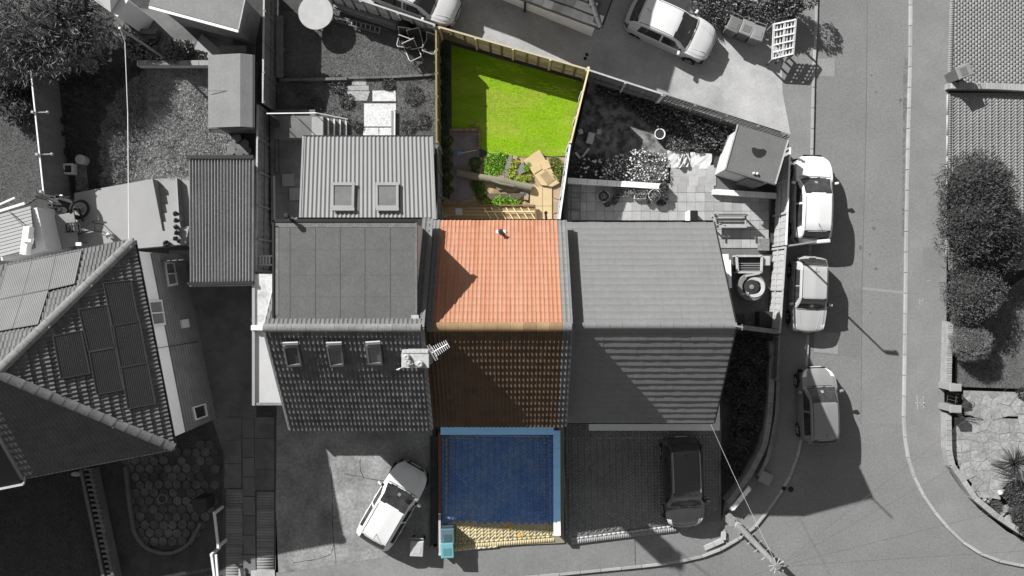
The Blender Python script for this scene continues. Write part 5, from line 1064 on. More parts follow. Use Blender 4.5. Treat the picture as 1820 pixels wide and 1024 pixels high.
# left garden tufts
for k, (x, y, r) in enumerate(((616, 180, .3), (598, 150, .4), (540, 155, .4), (735, 170, .4), (690, 150, .25), (635, 225, .2), (610, 215, .2), (560, 185, .35), (750, 215, .35), (725, 225, .3))):
    bush('grass_tuft', ['grass tuft left of the four small white slabs', 'grass tuft under the sunken lawn wall beside grey slabs', 'grass tuft below lawn wall near dark fence', 'grass tuft between white slabs and yellowish fence', 'grass tuft just above topmost white slab', 'grass tuft touching left side of lowest white slab', 'grass tuft at the foot of the steps', 'grass tuft above the handrail of the steps', 'grass tuft near yellowish fence above corrugated roof', 'grass tuft right of the lowest white slabs'][k], 'plant', W(x, y, GL), [bl(x, y, GL + .05, r, .1)], 500, .13, .014, M_g1b, .9, .4, core=0, group='grass tufts on the rough lawn')
# yucca
yb = W(1782, 818, 0); yu = empty('yucca', yb, 'spiky yucca with radiating sword leaves on crazy paving', 'plant'); yt = yb + Vector((-.02, .05, .75)); V = []; F = []
ob('trunk', MB().tube([yb + Vector((-.5, -.15, .0)), yt], .07, 8, .06), mat('bark', .06), yu)
for k in range(170):
    a = random.uniform(0, 2 * math.pi); el = random.uniform(-.25, 1.2); L = random.uniform(.7, 1.15); d = Vector((math.cos(a) * math.cos(el), math.sin(a) * math.cos(el), math.sin(el))); s = d.cross(Vector((0, 0, 1))).normalized() * .022
    m_ = yt + d * L * .5 + Vector((0, 0, .04)); t = yt + d * L + Vector((0, 0, -.1 * L)); n = len(V); V += [tuple(yt - s * .6), tuple(yt + s * .6), tuple(m_ + s), tuple(m_ - s), tuple(t), tuple(t + s * .05)]; F += [(n, n + 1, n + 2, n + 3), (n + 3, n + 2, n + 5, n + 4)]
np_ob('sword_leaves', V, F, leafmat('yucca_leaf', .075, .6), yu)
# ================================================================ things in the gardens and the street
def lmw(px, py, z, rz=0.0): return Matrix.Translation(W(px, py, z)) @ Matrix.Rotation(rz, 4, 'Z')
# ---- wheelie bins
def wheelie(label, px, py, g, rz, body, lid, h=1.0, group=None, lying=None):
    p = W(px, py, g + h); root = empty('wheelie_bin', (p.x, p.y, g), label, 'bin', group, rz)
    if lying is not None: WM[root] = WM[root] @ Matrix.Translation((0, 0, .3)) @ lying; root.matrix_basis = WM[root]
    M = WM[root]
    ob('bin_body', MB().box(0, 0, h / 2, .44, .5, h - .06, 0, 1.22, 1.25), body, root, mw=M, bev=.03)
    ob('lid', MB().box(0, -.02, h - .005, .58, .68, .07, 0, .9), lid, root, mw=M, bev=.025); ob('lid_panel', MB().box(0, -.06, h + .034, .34, .3, .02), body, root, mw=M, bev=.008)
    ob('handle', MB().tube([(-.24, .36, h - .03), (-.24, .42, h), (.24, .42, h), (.24, .36, h - .03)], .02, 6), body, root, mw=M)
    for s in (-1, 1): ob('wheel', MB().tube([(s * .2, .24, .1), (s * .26, .24, .1)], .1, 14), M_rubber, root, mw=M)
    return root
M_bing = mat('grey_bin_plastic', .11, fine=.06, rough=.5); M_binm = mat('mid_grey_bin_plastic', .17, fine=.06, rough=.5); M_binl = mat('pale_bin_plastic', .3, fine=.06, rough=.5)
wheelie('wheelie bin nearest the white car, leftmost of three by shrubs', 1306, 43, 0, R(-25), M_bing, M_bing, group='bins beside the lane'); wheelie('wheelie bin in the middle of three by shrubs', 1328, 49, 0, R(-22), M_bing, M_binm, group='bins beside the lane'); wheelie('wheelie bin nearest white lattice, rightmost of three', 1348, 58, 0, R(-18), M_binm, M_binm, group='bins beside the lane')
wheelie('grey wheelie bin standing on far block paved drive', 1715, 126, .03, R(-68), M_bing, M_binm, 1.05)
wheelie('pale grey box bin on left drive behind white car', 741, 975, 1.18, R(-3), M_binl, M_binl, .75)
wheelie('dark blue grey wheelie bin at corner of blue drive', 796, 953, .98, R(2), mat('blue_grey_bin', (.035, .06, .075), fine=.06, rough=.5), mat('blue_grey_lid', (.06, .1, .12), fine=.06, rough=.45), .95)
wheelie('turquoise wheelie bin below the dark blue grey one', 795, 978, .95, R(3), mat('turquoise_bin', (.06, .16, .18), fine=.06, rough=.5), mat('turquoise_lid', (.1, .24, .265), fine=.06, rough=.45), 1.0)
# ---- white lattice gate propped beside the shrub
lt = empty('lattice_gate', W(1393, 72, 0), 'white painted lattice gate propped flat beside shrub by kerb', 'lattice')
def lp(u, v):                               # u across, v along; tilted plane about a metre up
    a = W(1373, 106, .75).lerp(W(1409, 97, .95), u); b = W(1376, 42, 1.25).lerp(W(1414, 34, 1.45), u); return a.lerp(b, v)
M_latt = mat('lattice_paint', .5, var=.12, fine=.1)
for u in (0, .5, 1): ob('frame_rail', MB().beam(lp(u, 0), lp(u, 1), .09, .07), M_latt, lt)
for u in (.16, .33, .66, .83): ob('upright_lath', MB().beam(lp(u, 0) - up * .01, lp(u, 1) - up * .01, .05, .03), M_latt, lt)
for v in (.02, .2, .4, .6, .8, .98): ob('cross_lath', MB().beam(lp(0, v) + up * .03, lp(1, v) + up * .03, .055, .03), M_latt, lt)
for u, v in ((0, 0), (.5, 0), (1, 0), (0, 1), (1, 1)): p = lp(u, v); ob('leg', MB().beam((p.x, p.y, 0), p, .07, .07), M_wood, lt)
# ---- street lamp
p = W(1451, 430, 4.25); q = W(1476, 428, 4.35); lamp = empty('street_lamp', (p.x, p.y, 0), 'grey street lamp leaning over rear of white hatchback', 'street lamp')
ob('column', MB().tube([(p.x, p.y, -.1), (p.x, p.y, 1.2)], .075, 12).tube([(p.x, p.y, 1.2), (p.x, p.y, 4.25)], .05, 12, .04), M_metal, lamp)
hd = (q - p).normalized(); ob('lamp_head', MB().beam(p + hd * .02, q, .15, .1), mat('lamp_housing', .4, fine=.05), lamp, bev=.04); ob('lamp_glass', MB().beam(p + hd * .4 - up * .06, q - up * .06, .15, .03), M_white, lamp)
# ---- utility pole with fittings and wires
pb = Vector((383 / 40, -402 / 40, 0)); ph = 6.25; po = empty('utility_pole', pb, 'wooden utility pole with radiating wires at the street corner', 'pole')
pt_ = pb + up * ph; ob('pole', MB().tube([pb - up * .2, pb + up * 3, pt_], .15, 12, .1), mat('weathered_pole', .15, var=.2, fine=.25, fscale=10, stretch=(1, 1, .2)), po)
for k in range(9): a = (k % 2) * math.pi + .6; z = 2.2 + k * .42; c = pb + up * z; ob('step_iron', MB().tube([c, c + Vector((math.cos(a), math.sin(a), 0)) * .27], .014, 5), M_metal, po)
for z in (.9, 1.6): ob('pole_band', MB().lathe(pb.x, pb.y, [(.155, z), (.16, z + .06)], 12), M_woodl, po)
ob('junction_box', MB().box(pb.x - .2, pb.y + .05, 1.1, .22, .3, .7), mat('pole_box', .16, fine=.1), po, bev=.02); ob('cable_guard', MB().beam(pb + Vector((-.12, -.1, .1)), pb + Vector((-.12, -.1, 2.2)), .1, .06), M_metal, po)
for k in range(10): a = k * math.pi / 5; c = pt_ - up * .15; ob('insulator', MB().tube([c, c + Vector((math.cos(a) * .3, math.sin(a) * .3, .06))], .018, 5), M_woodl, po)
M_wire = mat('overhead_wire', .06, fine=0); M_wirel = mat('pale_wire', .3, fine=0)
def wire(label, a, b, sag=.25, r=.009, m=None, n=10):
    a, b = Vector(a), Vector(b); return ob('overhead_wire', MB().tube([a.lerp(b, i / n) - up * sag * 4 * (i / n) * (1 - i / n) for i in range(n + 1)], r, 4), m or M_wire, label=label, cat='wire', group='wires from the utility pole')
wire('overhead wire from utility pole to right house corner', pt_, (7.6, -5.2, 4.6), .2, .007, M_wirel); pass
pass
for k, (x, y, z, t) in enumerate(((26, 2, 5.5, 'uppermost'), (26, -1.5, 5.5, 'second'), (28, -6, 5.5, 'third'), (30, -9.2, 5.5, 'lowest'))): wire('%s of four overhead wires fanning right across road bend' % t, pt_, (x, y, z), .2, .005)
for k, (x, y, t) in enumerate(((0, -22, 'lower left'), (12, -24, 'straight down'), (-9, -17, 'far left'))): wire('overhead wire leaving the pole towards %s edge' % t, pt_, (x, y, 5.5), .2, .005)
cb = W(1361, 850, .35); ob('cable_cabinet', MB().box(cb.x, cb.y, .17, .55, .5, .42, R(-25)), mat('cabinet_top', .2, fine=.1), label='squat grey cabinet beside the curved outer wall', cat='cabinet', bev=.02)
for x, y, r in ((1393, 868, 4), (1407, 871, 5)): ob('drain_cover', MB().lathe(*W2(x, y, ramp(x)), [(r / 40, -.13 if x > 1400 else -.01), (r / 40, -.088 if x > 1400 else .012)], 14), M_black, label='round dark drain cover at kerb, %s of the pair' % ('left' if x < 1400 else 'right'), cat='drain cover', group='drain covers at the kerb')
# ---- far side boundary: brick walls, pillars, gate, paving
wall_path('brick_wall', 'low brick wall dividing two pale block drives', [(1690, 152), (1760, 153), (1840, 157)], .32, .28, M_brick, mcap=mat('brick_on_edge', .24, var=.1, fine=.2, orand=.14), step=.11)
wall_path('brick_wall', 'pale low brick wall in front of clipped shrub', [(1689, 575), (1687, 640), (1686, 682)], .45, .24, M_brick, mcap=mat('pale_brick_on_edge', .22, var=.1, fine=.2, orand=.14), step=.11)
wall_path('brick_wall', 'pale low brick wall curving past yucca to corner', [(1686, 738), (1687, 800), (1693, 828), (1708, 848), (1733, 885), (1770, 916), (1815, 946), (1860, 970)], .42, .24, M_brick, mcap=mat('pale_brick_on_edge', .22), step=.22)
for k, (x, y) in enumerate(((1699, 689), (1699, 727))):
    r_ = empty('gate_pillar', W(x, y, 0), '%s brick gate pillar of small iron gate' % ('upper' if k == 0 else 'lower'), 'pillar', 'pillars of the iron gate'); p = W(x, y, .95)
    ob('pillar_shaft', MB().box(p.x, p.y, .45, .42, .26, .94), mat('pillar_brick', .18, var=.1, fine=.2), r_); ob('pillar_cap', MB().box(p.x - .02, p.y, .95, .5, .32, .07), mat('pillar_cap', .21, fine=.1), r_, bev=.015)
gt = empty('iron_gate', W(1700, 708, 0), 'thin wrought iron gate standing open between brick pillars', 'gate'); M_iron = mat('wrought_iron', .05, fine=.1, rough=.6)
g0, g1 = Vector((*W2(1695, 692, .5), 0)), Vector((*W2(1692, 718, .5), 0)); g2 = Vector((*W2(1716, 724, .5), 0))
for a, b in ((g0, g1), (g1, g2)):
    for z in (.12, .75): ob('gate_bar', MB().tube([a + up * z, b + up * z], .014, 6), M_iron, gt)
    for k in range(5): c = a.lerp(b, k / 4); ob('gate_bar', MB().tube([c + up * .1, c + up * .9], .011, 5), M_iron, gt)
c = g2 + up * .55; ob('gate_hoop', MB().tube([c + Vector((.3 * math.cos(t), .5 * math.sin(t) * .6, .35 * math.sin(t))) for t in [k * math.pi / 8 for k in range(17)]], .014, 5), M_iron, gt)
def crazy(name, poly_px, z, cell, m, jit=.33, base=None):
    rt_ = px_sheet(name, poly_px, flat(z - .012), base or M_dconc, cuts=False); xs = [p[0] for p in poly_px]; ys = [p[1] for p in poly_px]
    nx, ny = int((max(xs) - min(xs)) / cell) + 2, int((max(ys) - min(ys)) / cell) + 2; rnd = random.Random(5)
    G = [[(min(xs) - cell / 2 + i * cell + rnd.uniform(-jit, jit) * cell + (j % 2) * cell * .4, min(ys) - cell / 2 + j * cell + rnd.uniform(-jit, jit) * cell) for j in range(ny + 1)] for i in range(nx + 1)]
    for i in range(nx):
        for j in range(ny):
            q = [G[i][j], G[i + 1][j], G[i + 1][j + 1], G[i][j + 1]]; c = (sum(p[0] for p in q) / 4, sum(p[1] for p in q) / 4)
            if not in_poly(np.array([c]), poly_px)[0] or c[0] > 1835: continue
            q = [(c[0] + (p[0] - c[0]) * .93, c[1] + (p[1] - c[1]) * .93) for p in q]; zz = z + rnd.uniform(-.008, .012)
            ob('paving_stone', MB().prism(pxpoly(q, zz), zz - .05, zz), m, rt_)
M_crz = mat('crazy_paving_stone', .2, var=.25, scale=2.5, fine=.3, fscale=9, orand=.14)
crazy('crazy_paving', [(1705, 742), (1838, 745), (1838, 838), (1790, 860), (1760, 890), (1735, 868), (1712, 842), (1697, 815), (1696, 742)], .03, 17, M_crz, base=mat('paving_mortar', .17, var=.25, fine=.3, fscale=9)); crazy('garden_path', [(1712, 694), (1838, 698), (1838, 741), (1714, 738)], .03, 19, M_crz, base=mat('paving_mortar', .2))
for k, (x, y, r) in enumerate(((1786, 905, 12), (1800, 908, 10), (1795, 922, 13), (1812, 900, 12), (1780, 912, 9), (1808, 885, 8), (1778, 876, 7), (1783, 874, 5), (1750, 888, 5), (1756, 892, 5), (1816, 918, 9), (1772, 895, 6))):
    n = 7; a0 = random.random() * 6; base = [(x + r * random.uniform(.75, 1.1) * math.cos(a0 + t * 2 * math.pi / n), y + r * .8 * random.uniform(.75, 1.1) * math.sin(a0 + t * 2 * math.pi / n)) for t in range(n)]; h = random.uniform(.1, .2)
    lo, hi = [W(px, py, 0) for px, py in base], [W(x + (px - x) * .7, y + (py - y) * .7, h + random.uniform(-.02, .02)) for px, py in base]
    ob('rock', MB().add(lo + hi, [tuple(range(n, 2 * n))[::-1]] + [(i, n + i, n + (i + 1) % n, (i + 1) % n) for i in range(n)]), M_white_slab if k in (6, 7) else M_crz, label=['flat angular rock left in rockery cluster', 'flat rock at middle of rockery cluster', 'dark angular rock lowest in rockery', 'pale slab rock at right edge of rockery', 'small rock beside creeping plant', 'rounded rock above rockery near spiky shrub', 'bright white boulder below yucca', 'small white stone beside bright boulder', 'small white stone by curved wall, upper', 'small white stone by curved wall, lower', 'rock at right edge by corner shrub', 'small rock left of rockery cluster'][k], cat='rock', group='rockery stones')
# ---- slabbed patio of right house (single slabs)
pa = px_sheet('slabbed_patio', [(1002, 322), (1272, 330), (1275, 300), (1372, 350), (1362, 450), (1268, 450), (1268, 420), (1002, 420)], flat(.0), mat('patio_joint', .1), cuts=False)
sl = MB().box(0, 0, -.02, .395, .395, .05).mesh('paving_slab', M_slab)
for i in range(23):
    for j in range(10):
        x, y = 1010 + i * 16.2, 318 + (j - 2) * 16.4
        if y < 326 + (0 if x < 1190 else -60) or (x > 1262 and y < 350) or x > 1366 or (y > 404 and x < 1260) or (x > 1350 and y > 440): continue
        if y < 300: continue
        M = Matrix.Translation(W(x + 8, y, .03 + random.uniform(-.004, .004))) @ Matrix.Rotation(random.uniform(-.012, .012), 4, 'Z'); link(bpy.data.objects.new('paving_slab', sl), pa, M)
for i in range(5):
    for j in range(2): link(bpy.data.objects.new('paving_slab', sl), pa, Matrix.Translation(W(1200 + i * 16.2, 306 + j * 16, .03)))
ob('stone_block', MB().box(*W(1357, 435, .1), .48, .55, .2), mat('rough_stone', .14, var=.35, scale=9, fine=.35, fscale=30, bump=1, bscale=30), label='rough square stone block at end of bench', cat='stone block', bev=.02)
wall_path('planter_wall', 'white painted planter wall in front of daisy patch', [(1009, 321), (1090, 326), (1184, 332)], .35, .25, M_render, mcap=mat('white_coping', .6, var=.1, fine=.1))
# pots and troughs along the wall
M_pot = mat('terracotta_grey', .14, fine=.15); M_potw = mat('pale_pot', .42, fine=.1)
def pot(label, px, py, g, r, h, m, plant=True, group='pots on the patio', pm=None):
    p = W(px, py, g + h); root = empty('plant_pot', (p.x, p.y, g), label, 'plant pot', group)
    ob('pot', MB().lathe(p.x, p.y, [(r * .7, g), (r, g + h), (r * .86, g + h), (r * .8, g + h * .85), (.01, g + h * .85)], 20), m, root, smooth=False)
    if not plant: ob('compost', MB().lathe(p.x, p.y, [(r * .84, g + h * .8), (r * .84, g + h * .9), (.01, g + h * .91)], 16), M_dark, root)
    if plant:
        pts, d = ell_points(int(300 * (r / .2) ** 1.3), (p.x, p.y, g + h), (r * .85, r * .85, r * .5)); v, f = leaves(pts, d, .07, .025, .9, .4); np_ob('plant', v, f, pm or M_ivy, root)
    return root
pot('large pale rimmed pot left of flower trough', 1073, 349, .03, .27, .4, M_potw); pot('large pale rimmed pot right of flower trough', 1163, 347, .03, .27, .4, M_potw)
pot('small pot in front of left pale rimmed pot', 1080, 362, .03, .16, .25, M_pot); pot('dark round pot left of small planters', 1092, 358, .03, .17, .25, M_pot); pot('twin pot left of right pale rimmed pot', 1152, 358, .03, .13, .2, M_pot); pot('medium pot below right pale rimmed pot', 1172, 361, .03, .13, .22, M_pot); pot('pot with leafy plant at right end of row', 1182, 352, .03, .16, .3, M_pot); pot('grey bowl right of the medium pot', 1179, 361, .03, .13, .15, M_potw)
pot('bushy pot at wall corner by daisies', 1180, 333, .03, .22, .4, M_pot, pm=M_pri)
for k, (x, y, w, h, lab) in enumerate(((1105, 342, 26, 14, 'flower trough with white blooms against planter wall'), (1128, 340, 16, 9, 'dark seed tray beside flower trough'), (1143, 341, 18, 10, 'seed tray against wall next to right pot'), (1138, 349, 20, 8, 'pale framed tray in front of seed trays'))):
    r_ = empty('planter_trough', W(x, y, .03), lab, 'planter', 'planters on the patio'); c = W(x, y, .25); sx_, sy_ = w / 41, h / 41
    ob('trough_frame', MB().box(c.x, c.y + sy_ / 2, .14, sx_, .03, .22).box(c.x, c.y - sy_ / 2, .14, sx_, .03, .22).box(c.x - sx_ / 2, c.y, .14, .03, sy_ + .03, .22).box(c.x + sx_ / 2, c.y, .14, .03, sy_ + .03, .22).box(c.x, c.y, .1, sx_, sy_, .14), M_potw if k == 3 else M_pot, r_)
    P = np.column_stack([RNG.uniform(-.5, .5, 160) * sx_ + c.x, RNG.uniform(-.5, .5, 160) * sy_ + c.y, RNG.uniform(.16, .3, 160)]); v, f = leaves(P, np.tile([0, 0, .4], (160, 1)), .07, .025, .9, .3); np_ob('plant', v, f, leafmat('daisy_leaf', .11) if k else M_pri, r_)
pot('round white pot of dark compost on sunny soil', 1173, 238, 0, .24, .35, M_white, False)
wf = pot('white flowered tub left end of patio wall', 1098, 350, .03, .1, .15, M_white)
bn = W(1231, 384, .5); bq = empty('storage_box', (bn.x, bn.y, .03), 'black box with white side standing against house', 'box'); ob('box_body', MB().box(bn.x, bn.y, .28, .42, .45, .5), M_white, bq, bev=.02); ob('box_lid', MB().box(bn.x + .05, bn.y, .545, .34, .47, .04), M_black, bq, bev=.01)
# bench
be = empty('garden_bench', W(1300, 405, .03), 'pale slatted garden bench with its long shadow on patio', 'bench'); M_bench = mat('bench_wood', .27, var=.1, fine=.12)
for k, y in enumerate((385, 390.5, 396, 402.5)): ob('seat_slat', MB().beam(W(1268, y, .48), W(1327, y, .48), .11, .03), M_bench, be)
for k, z in enumerate((.62, .75, .88)): ob('back_slat', MB().beam(W(1268, 384 - k * 2.5, z), W(1327, 384 - k * 2.5, z), .03, .09), M_bench, be)
for x in (1270, 1325):
    for y, h in ((403, .46), (383, .92)): p = W(x, y, .45); ob('leg', MB().beam((p.x, p.y, .03), (p.x, p.y, h), .06, .06), M_bench, be)
    ob('armrest', MB().beam(W(x, 404, .66), W(x, 383, .66), .06, .04), M_bench, be)
# fire basket, hot tub and odds beside the gable
fb = empty('fire_pit', W(1332, 472, .03), 'square metal framed barbecue pit with dark ashes', 'fire pit')
px_sheet('gravel_strip', [(1270, 445), (1372, 452), (1362, 600), (1300, 600)], flat(.01), mat('gravel', .1, var=.3, scale=5, fine=.4, fscale=40, bump=.8, bscale=50), cuts=False)
z4 = .55; c4 = [W(1309, 455, z4), W(1354, 455, z4), W(1353, 484, z4), W(1311, 484, z4)]
for a, b in zip(c4, c4[1:] + c4[:1]): ob('frame_bar', MB().beam(a, b, .09, .09), M_woodl, fb); ob('side_panel', MB().beam(a - up * .28, b - up * .28, .03, .45), M_dark, fb)
for a in c4: ob('leg', MB().beam((a.x, a.y, .03), a, .07, .07), M_woodl, fb)
ob('ash_bed', MB().prism([(p.x, p.y) for p in c4], .1, .3), mat('ashes', .06, var=.5, scale=8, fine=.5), fb)
for k in range(4): ob('grate_bar', MB().beam(c4[0].lerp(c4[3], .45 + k * .14) - up * .12, c4[1].lerp(c4[2], .45 + k * .14) - up * .12, .03, .03), M_metal, fb)
ht = W(1336, 510, .6); hb = empty('hot_tub', (ht.x, ht.y, .03), 'round dark tub with pale rim beside slatted fence', 'hot tub')
ob('tub_shell', MB().lathe(ht.x, ht.y, [(.56, .03), (.62, .5), (.6, .62), (.42, .62), (.4, .4), (.01, .38)], 32), mat('tub_grey', .13, var=.2, fine=.15), hb); ob('rim_lining', MB().lathe(ht.x + .12, ht.y - .02, [(.43, .63), (.44, .66), (.3, .66), (.29, .63)], 28, close=False), mat('tub_rim', .35, var=.2, fine=.2), hb); ob('tub_cover', MB().lathe(ht.x - .02, ht.y, [(.32, .6), (.32, .67), (.1, .69), (.01, .69)], 28), M_dark, hb); ob('tub_cap', MB().lathe(ht.x - .03, ht.y, [(.1, .68), (.1, .72), (.01, .73)], 16), M_binm, hb)
tb = W(1363, 464, .45); ob('storage_tub', MB().box(tb.x, tb.y, .24, .3, .38, .42, 0, 1.1), M_binl, label='small pale plastic tub right of barbecue pit', cat='tub', bev=.04)
wp = empty('white_cupboard', W(1288, 475, 0), 'white painted cupboard against the right gable wall', 'cupboard'); ob('cupboard_body', MB().prism(pxpoly([(1281, 452), (1295, 452), (1297, 512), (1292, 515)], .9), .0, .9), M_white, wp, bev=.01); ob('cupboard_shelf', MB().beam(W(1296, 462, .95), W(1298, 512, .95), .12, .06), M_white, wp)
tr_bx = W(1316, 567, .5); ob('water_trough', MB().box(tr_bx.x, tr_bx.y, .2, .45, .4, .4), M_dark, label='dark square trough in shade at gable corner', cat='trough', bev=.02); ob('shade_bin', MB().box(*W(1362, 568, .35), .8, .7, .6), M_dark, label='dark compost bin in shaded fence corner', cat='compost bin', bev=.03)
for k, (x0, y0, x1, y1) in enumerate(((1325, 491, 1350, 486), (1318, 523, 1331, 521))): ob('timber_offcut', MB().beam(W(x0, y0, .7), W(x1, y1, .7), .07, .04), M_woodl, label=['pale timber offcut on upper rim of dark tub', 'grey timber offcut on lower rim of dark tub'][k], cat='timber')
# white dust sheets on the soil
def cloth(label, quad, z, amp, seed, m):
    rnd = np.random.default_rng(seed); n = 16; V = []; F = []; ph_ = rnd.uniform(0, 6, 6)
    for j in range(n + 1):
        for i in range(n + 1):
            u, v = i / n, j / n; a = Vector((*quad[0], 0)).lerp(Vector((*quad[1], 0)), u); b = Vector((*quad[3], 0)).lerp(Vector((*quad[2], 0)), u); p = a.lerp(b, v)
            h = amp * (1 + math.sin(u * 9 + ph_[0] + v * 3) * math.sin(v * 7 + ph_[1]) + .5 * math.sin(u * 21 + v * 13 + ph_[2])); q = W(p.x + .8 * math.sin(v * 9 + ph_[3]), p.y + .8 * math.sin(u * 8 + ph_[4]), z + max(0, h)); V.append(tuple(q))
    for j in range(n):
        for i in range(n): k = j * (n + 1) + i; F.append((k, k + n + 1, k + n + 2, k + 1))
    return np_ob('dust_sheet', V, F, m, smooth=True, label=label, cat='sheet')
M_sheet = mat('dust_sheet_cloth', .4, var=.1, fine=.1)
cloth('crumpled white dust sheet with bundle, left of two', [(1187, 267), (1225, 270), (1226, 300), (1186, 297)], .02, .03, 3, M_sheet); cloth('flat white dust sheet beside felt roofed shed', [(1227, 270), (1266, 274), (1262, 302), (1226, 297)], .02, .02, 9, M_sheet)
cloth('bunched cloth heap on the left dust sheet', [(1206, 276), (1220, 274), (1224, 296), (1206, 298)], .08, .1, 5, M_sheet)
# shaded clutter at the capped fence
for k, (x, y, w, h, z, rz, lab) in enumerate(((1050, 244, 13, 20, .3, -.25, 'pale plastic chair seat lying in shade by fence'), (1032, 233, 9, 9, .2, .3, 'small pale tub in shade by fence'), (1065, 233, 9, 9, .2, 0, 'grey square pot in shaded corner'), (1114, 239, 14, 17, .1, -.1, 'dark flat tray at edge of sunny soil'))):
    c = W(x, y, z); ob(['chair_seat', 'plastic_tub', 'square_pot', 'flat_tray'][k], MB().box(c.x, c.y, z / 2, w / 41, h / 41, z, rz, .9), [M_potw, M_potw, M_binl, M_dconc][k], label=lab, cat=['chair', 'tub', 'pot', 'tray'][k], bev=.02)
vb = empty('timber_vee', W(1033, 275, 0), 'V shaped pale timber frame lying in shade by fence', 'timber')
ob('frame_bar', MB().beam(W(1023, 271, .1), W(1032, 283, .1), .09, .09), M_potw, vb); ob('frame_bar', MB().beam(W(1032, 283, .1), W(1047, 264, .1), .09, .09), M_potw, vb)
sf = empty('cold_frame', W(1020, 360, .03), 'dark slatted cold frame against capped fence', 'cold frame')
for k in range(4): ob('frame_bar', MB().beam(W(1010, 330 + k * 21, .35), W(1032, 331 + k * 21, .35), .08, .06), M_dconc, sf)
for x in (1010, 1016, 1032): ob('frame_bar', MB().beam(W(x, 328, .33), W(x - 2, 394, .33), .06, .06), M_dconc, sf)
# ---- middle garden
gp = px_sheet('gravel_pad', [(798, 231), (852, 231), (852, 300), (840, 355), (800, 358)], flat(GM + .012), mat('purple_grey_gravel', (.15, .125, .13), var=.25, scale=2, fine=.2, fscale=25), cuts=False)
M_edg = mat('brick_edging', (.2, .14, .09), var=.2, fine=.2, orand=.2)
for k in range(9): ob('edging_brick', MB().box(*W(802 + k * 5.6, 231, GM + .05), .13, .1, .1), M_edg, gp)
for k in range(6): ob('edging_brick', MB().box(*W(852.5, 233 + k * 6, GM + .05), .1, .13, .1), M_edg, gp)
px_sheet('bare_earth', [(853, 280), (1006, 280), (996, 392), (785, 392), (785, 358), (850, 340)], flat(GM + .006), mat('pale_bare_earth', (.32, .235, .14), var=.3, scale=2, fine=.25, fscale=9, c2=(.16, .12, .07), mixscale=2), cuts=False)
shv = empty('shovel', W(816, 272, GM), 'blue dustpan shovel with long pale handle on gravel pad', 'shovel'); ob('blade', MB().prism(pxpoly([(811, 269), (821, 268), (821, 274), (817, 277), (812, 276)], GM + .08), GM + .03, GM + .07), mat('blue_plastic', (.1, .18, .45), rough=.5), shv, bev=.01); ob('handle', MB().tube([W(820, 272, GM + .06), W(846, 267, GM + .08)], .018, 6), M_woodyl, shv)
cpt = empty('carpet_roll', W(880, 322, GM), 'long grey green roll of old carpet lying across rubble', 'carpet'); M_cpt = mat('old_carpet', (.15, .14, .1), var=.15, fine=.2, fscale=25)
a, b = W(812, 307, GM + .17), W(945, 334, GM + .17)
ob('roll', MB().tube([a, a.lerp(b, .3), a.lerp(b, .62) + Vector((0, .03, .02)), a.lerp(b, .8), b], .155, 14, .17), M_cpt, cpt, smooth=False); ob('loose_flap', MB().prism(pxpoly([(876, 325), (900, 322), (912, 336), (885, 338)], GM + .1), GM + .06, GM + .1), M_cpt, cpt); ob('loose_flap', MB().tube([W(874, 321, GM + .3), W(892, 327, GM + .33), W(914, 331, GM + .3)], .05, 8), M_cpt, cpt)
M_sl2 = mat('broken_slate', (.14, .14, .13), var=.15, fine=.15)
for k, (pts, lab) in enumerate((([(905, 277), (911, 275), (905, 318), (897, 320), (896, 300)], 'long narrow slate standing out of weeds'), ([(917, 300), (931, 287), (934, 305), (914, 317)], 'dark broad broken slate beside concrete cover'), ([(877, 308), (896, 306), (896, 316), (878, 315)], 'small stack of stone pieces left of long slate'), ([(921, 345), (940, 328), (938, 350), (922, 352)], 'triangular slate under end of carpet roll'), ([(912, 276), (921, 279), (918, 283), (911, 283)], 'small pinkish stone at lawn edge'), ([(932, 345), (940, 346), (939, 356), (931, 355)], 'pale broken block by the path slabs'))):
    ob('slate', MB().prism(pxpoly(pts, GM + .1), GM + .02, GM + .1 + k * .004), M_sl2 if k in (0, 1, 3) else mat('rubble_stone', (.25, .19, .13), var=.2, fine=.2), label=lab, cat='slate' if k in (0, 1, 3) else 'stone', bev=.01)
for k in range(4): ob('timber_plank', MB().beam(W(865, 346 + k * 2.4, GM + .1), W(934 - k * 4, 345 + k * 2.8, GM + .12), .07, .05), mat('dark_plank', (.07, .055, .04), var=.2, fine=.2), label=['topmost dark plank below carpet roll', 'second dark plank below carpet roll', 'third dark plank below carpet roll', 'lowest dark plank below carpet roll'][k], cat='plank', group='planks below the carpet')
M_cc = mat('buff_concrete', (.38, .29, .165), var=.12, scale=2, fine=.1)
cc_ = ob('concrete_cover', MB().prism(pxpoly([(930, 286), (959, 266), (995, 325), (982, 332), (962, 329), (942, 300)], GM + .16), GM, GM + .16), M_cc, kind='structure', bev=.015)
for pts in ([(944, 299), (959, 291), (964, 300), (950, 309)], [(960, 290), (974, 283), (980, 297), (966, 303)]): ob('cover_slab', MB().prism(pxpoly(pts, GM + .2), GM + .1, GM + .19), M_cc, cc_, bev=.008)
ob('manhole_frame', MB().prism(pxpoly([(957, 311), (973, 300), (986, 319), (971, 330)], GM + .2), GM + .1, GM + .185), M_cc, cc_); ob('manhole_lid', MB().prism(pxpoly([(959.5, 311), (972, 303), (983, 319), (972, 327)], GM + .2), GM + .1, GM + .197), mat('manhole_lid', (.24, .18, .1), var=.1, fine=.1), cc_)
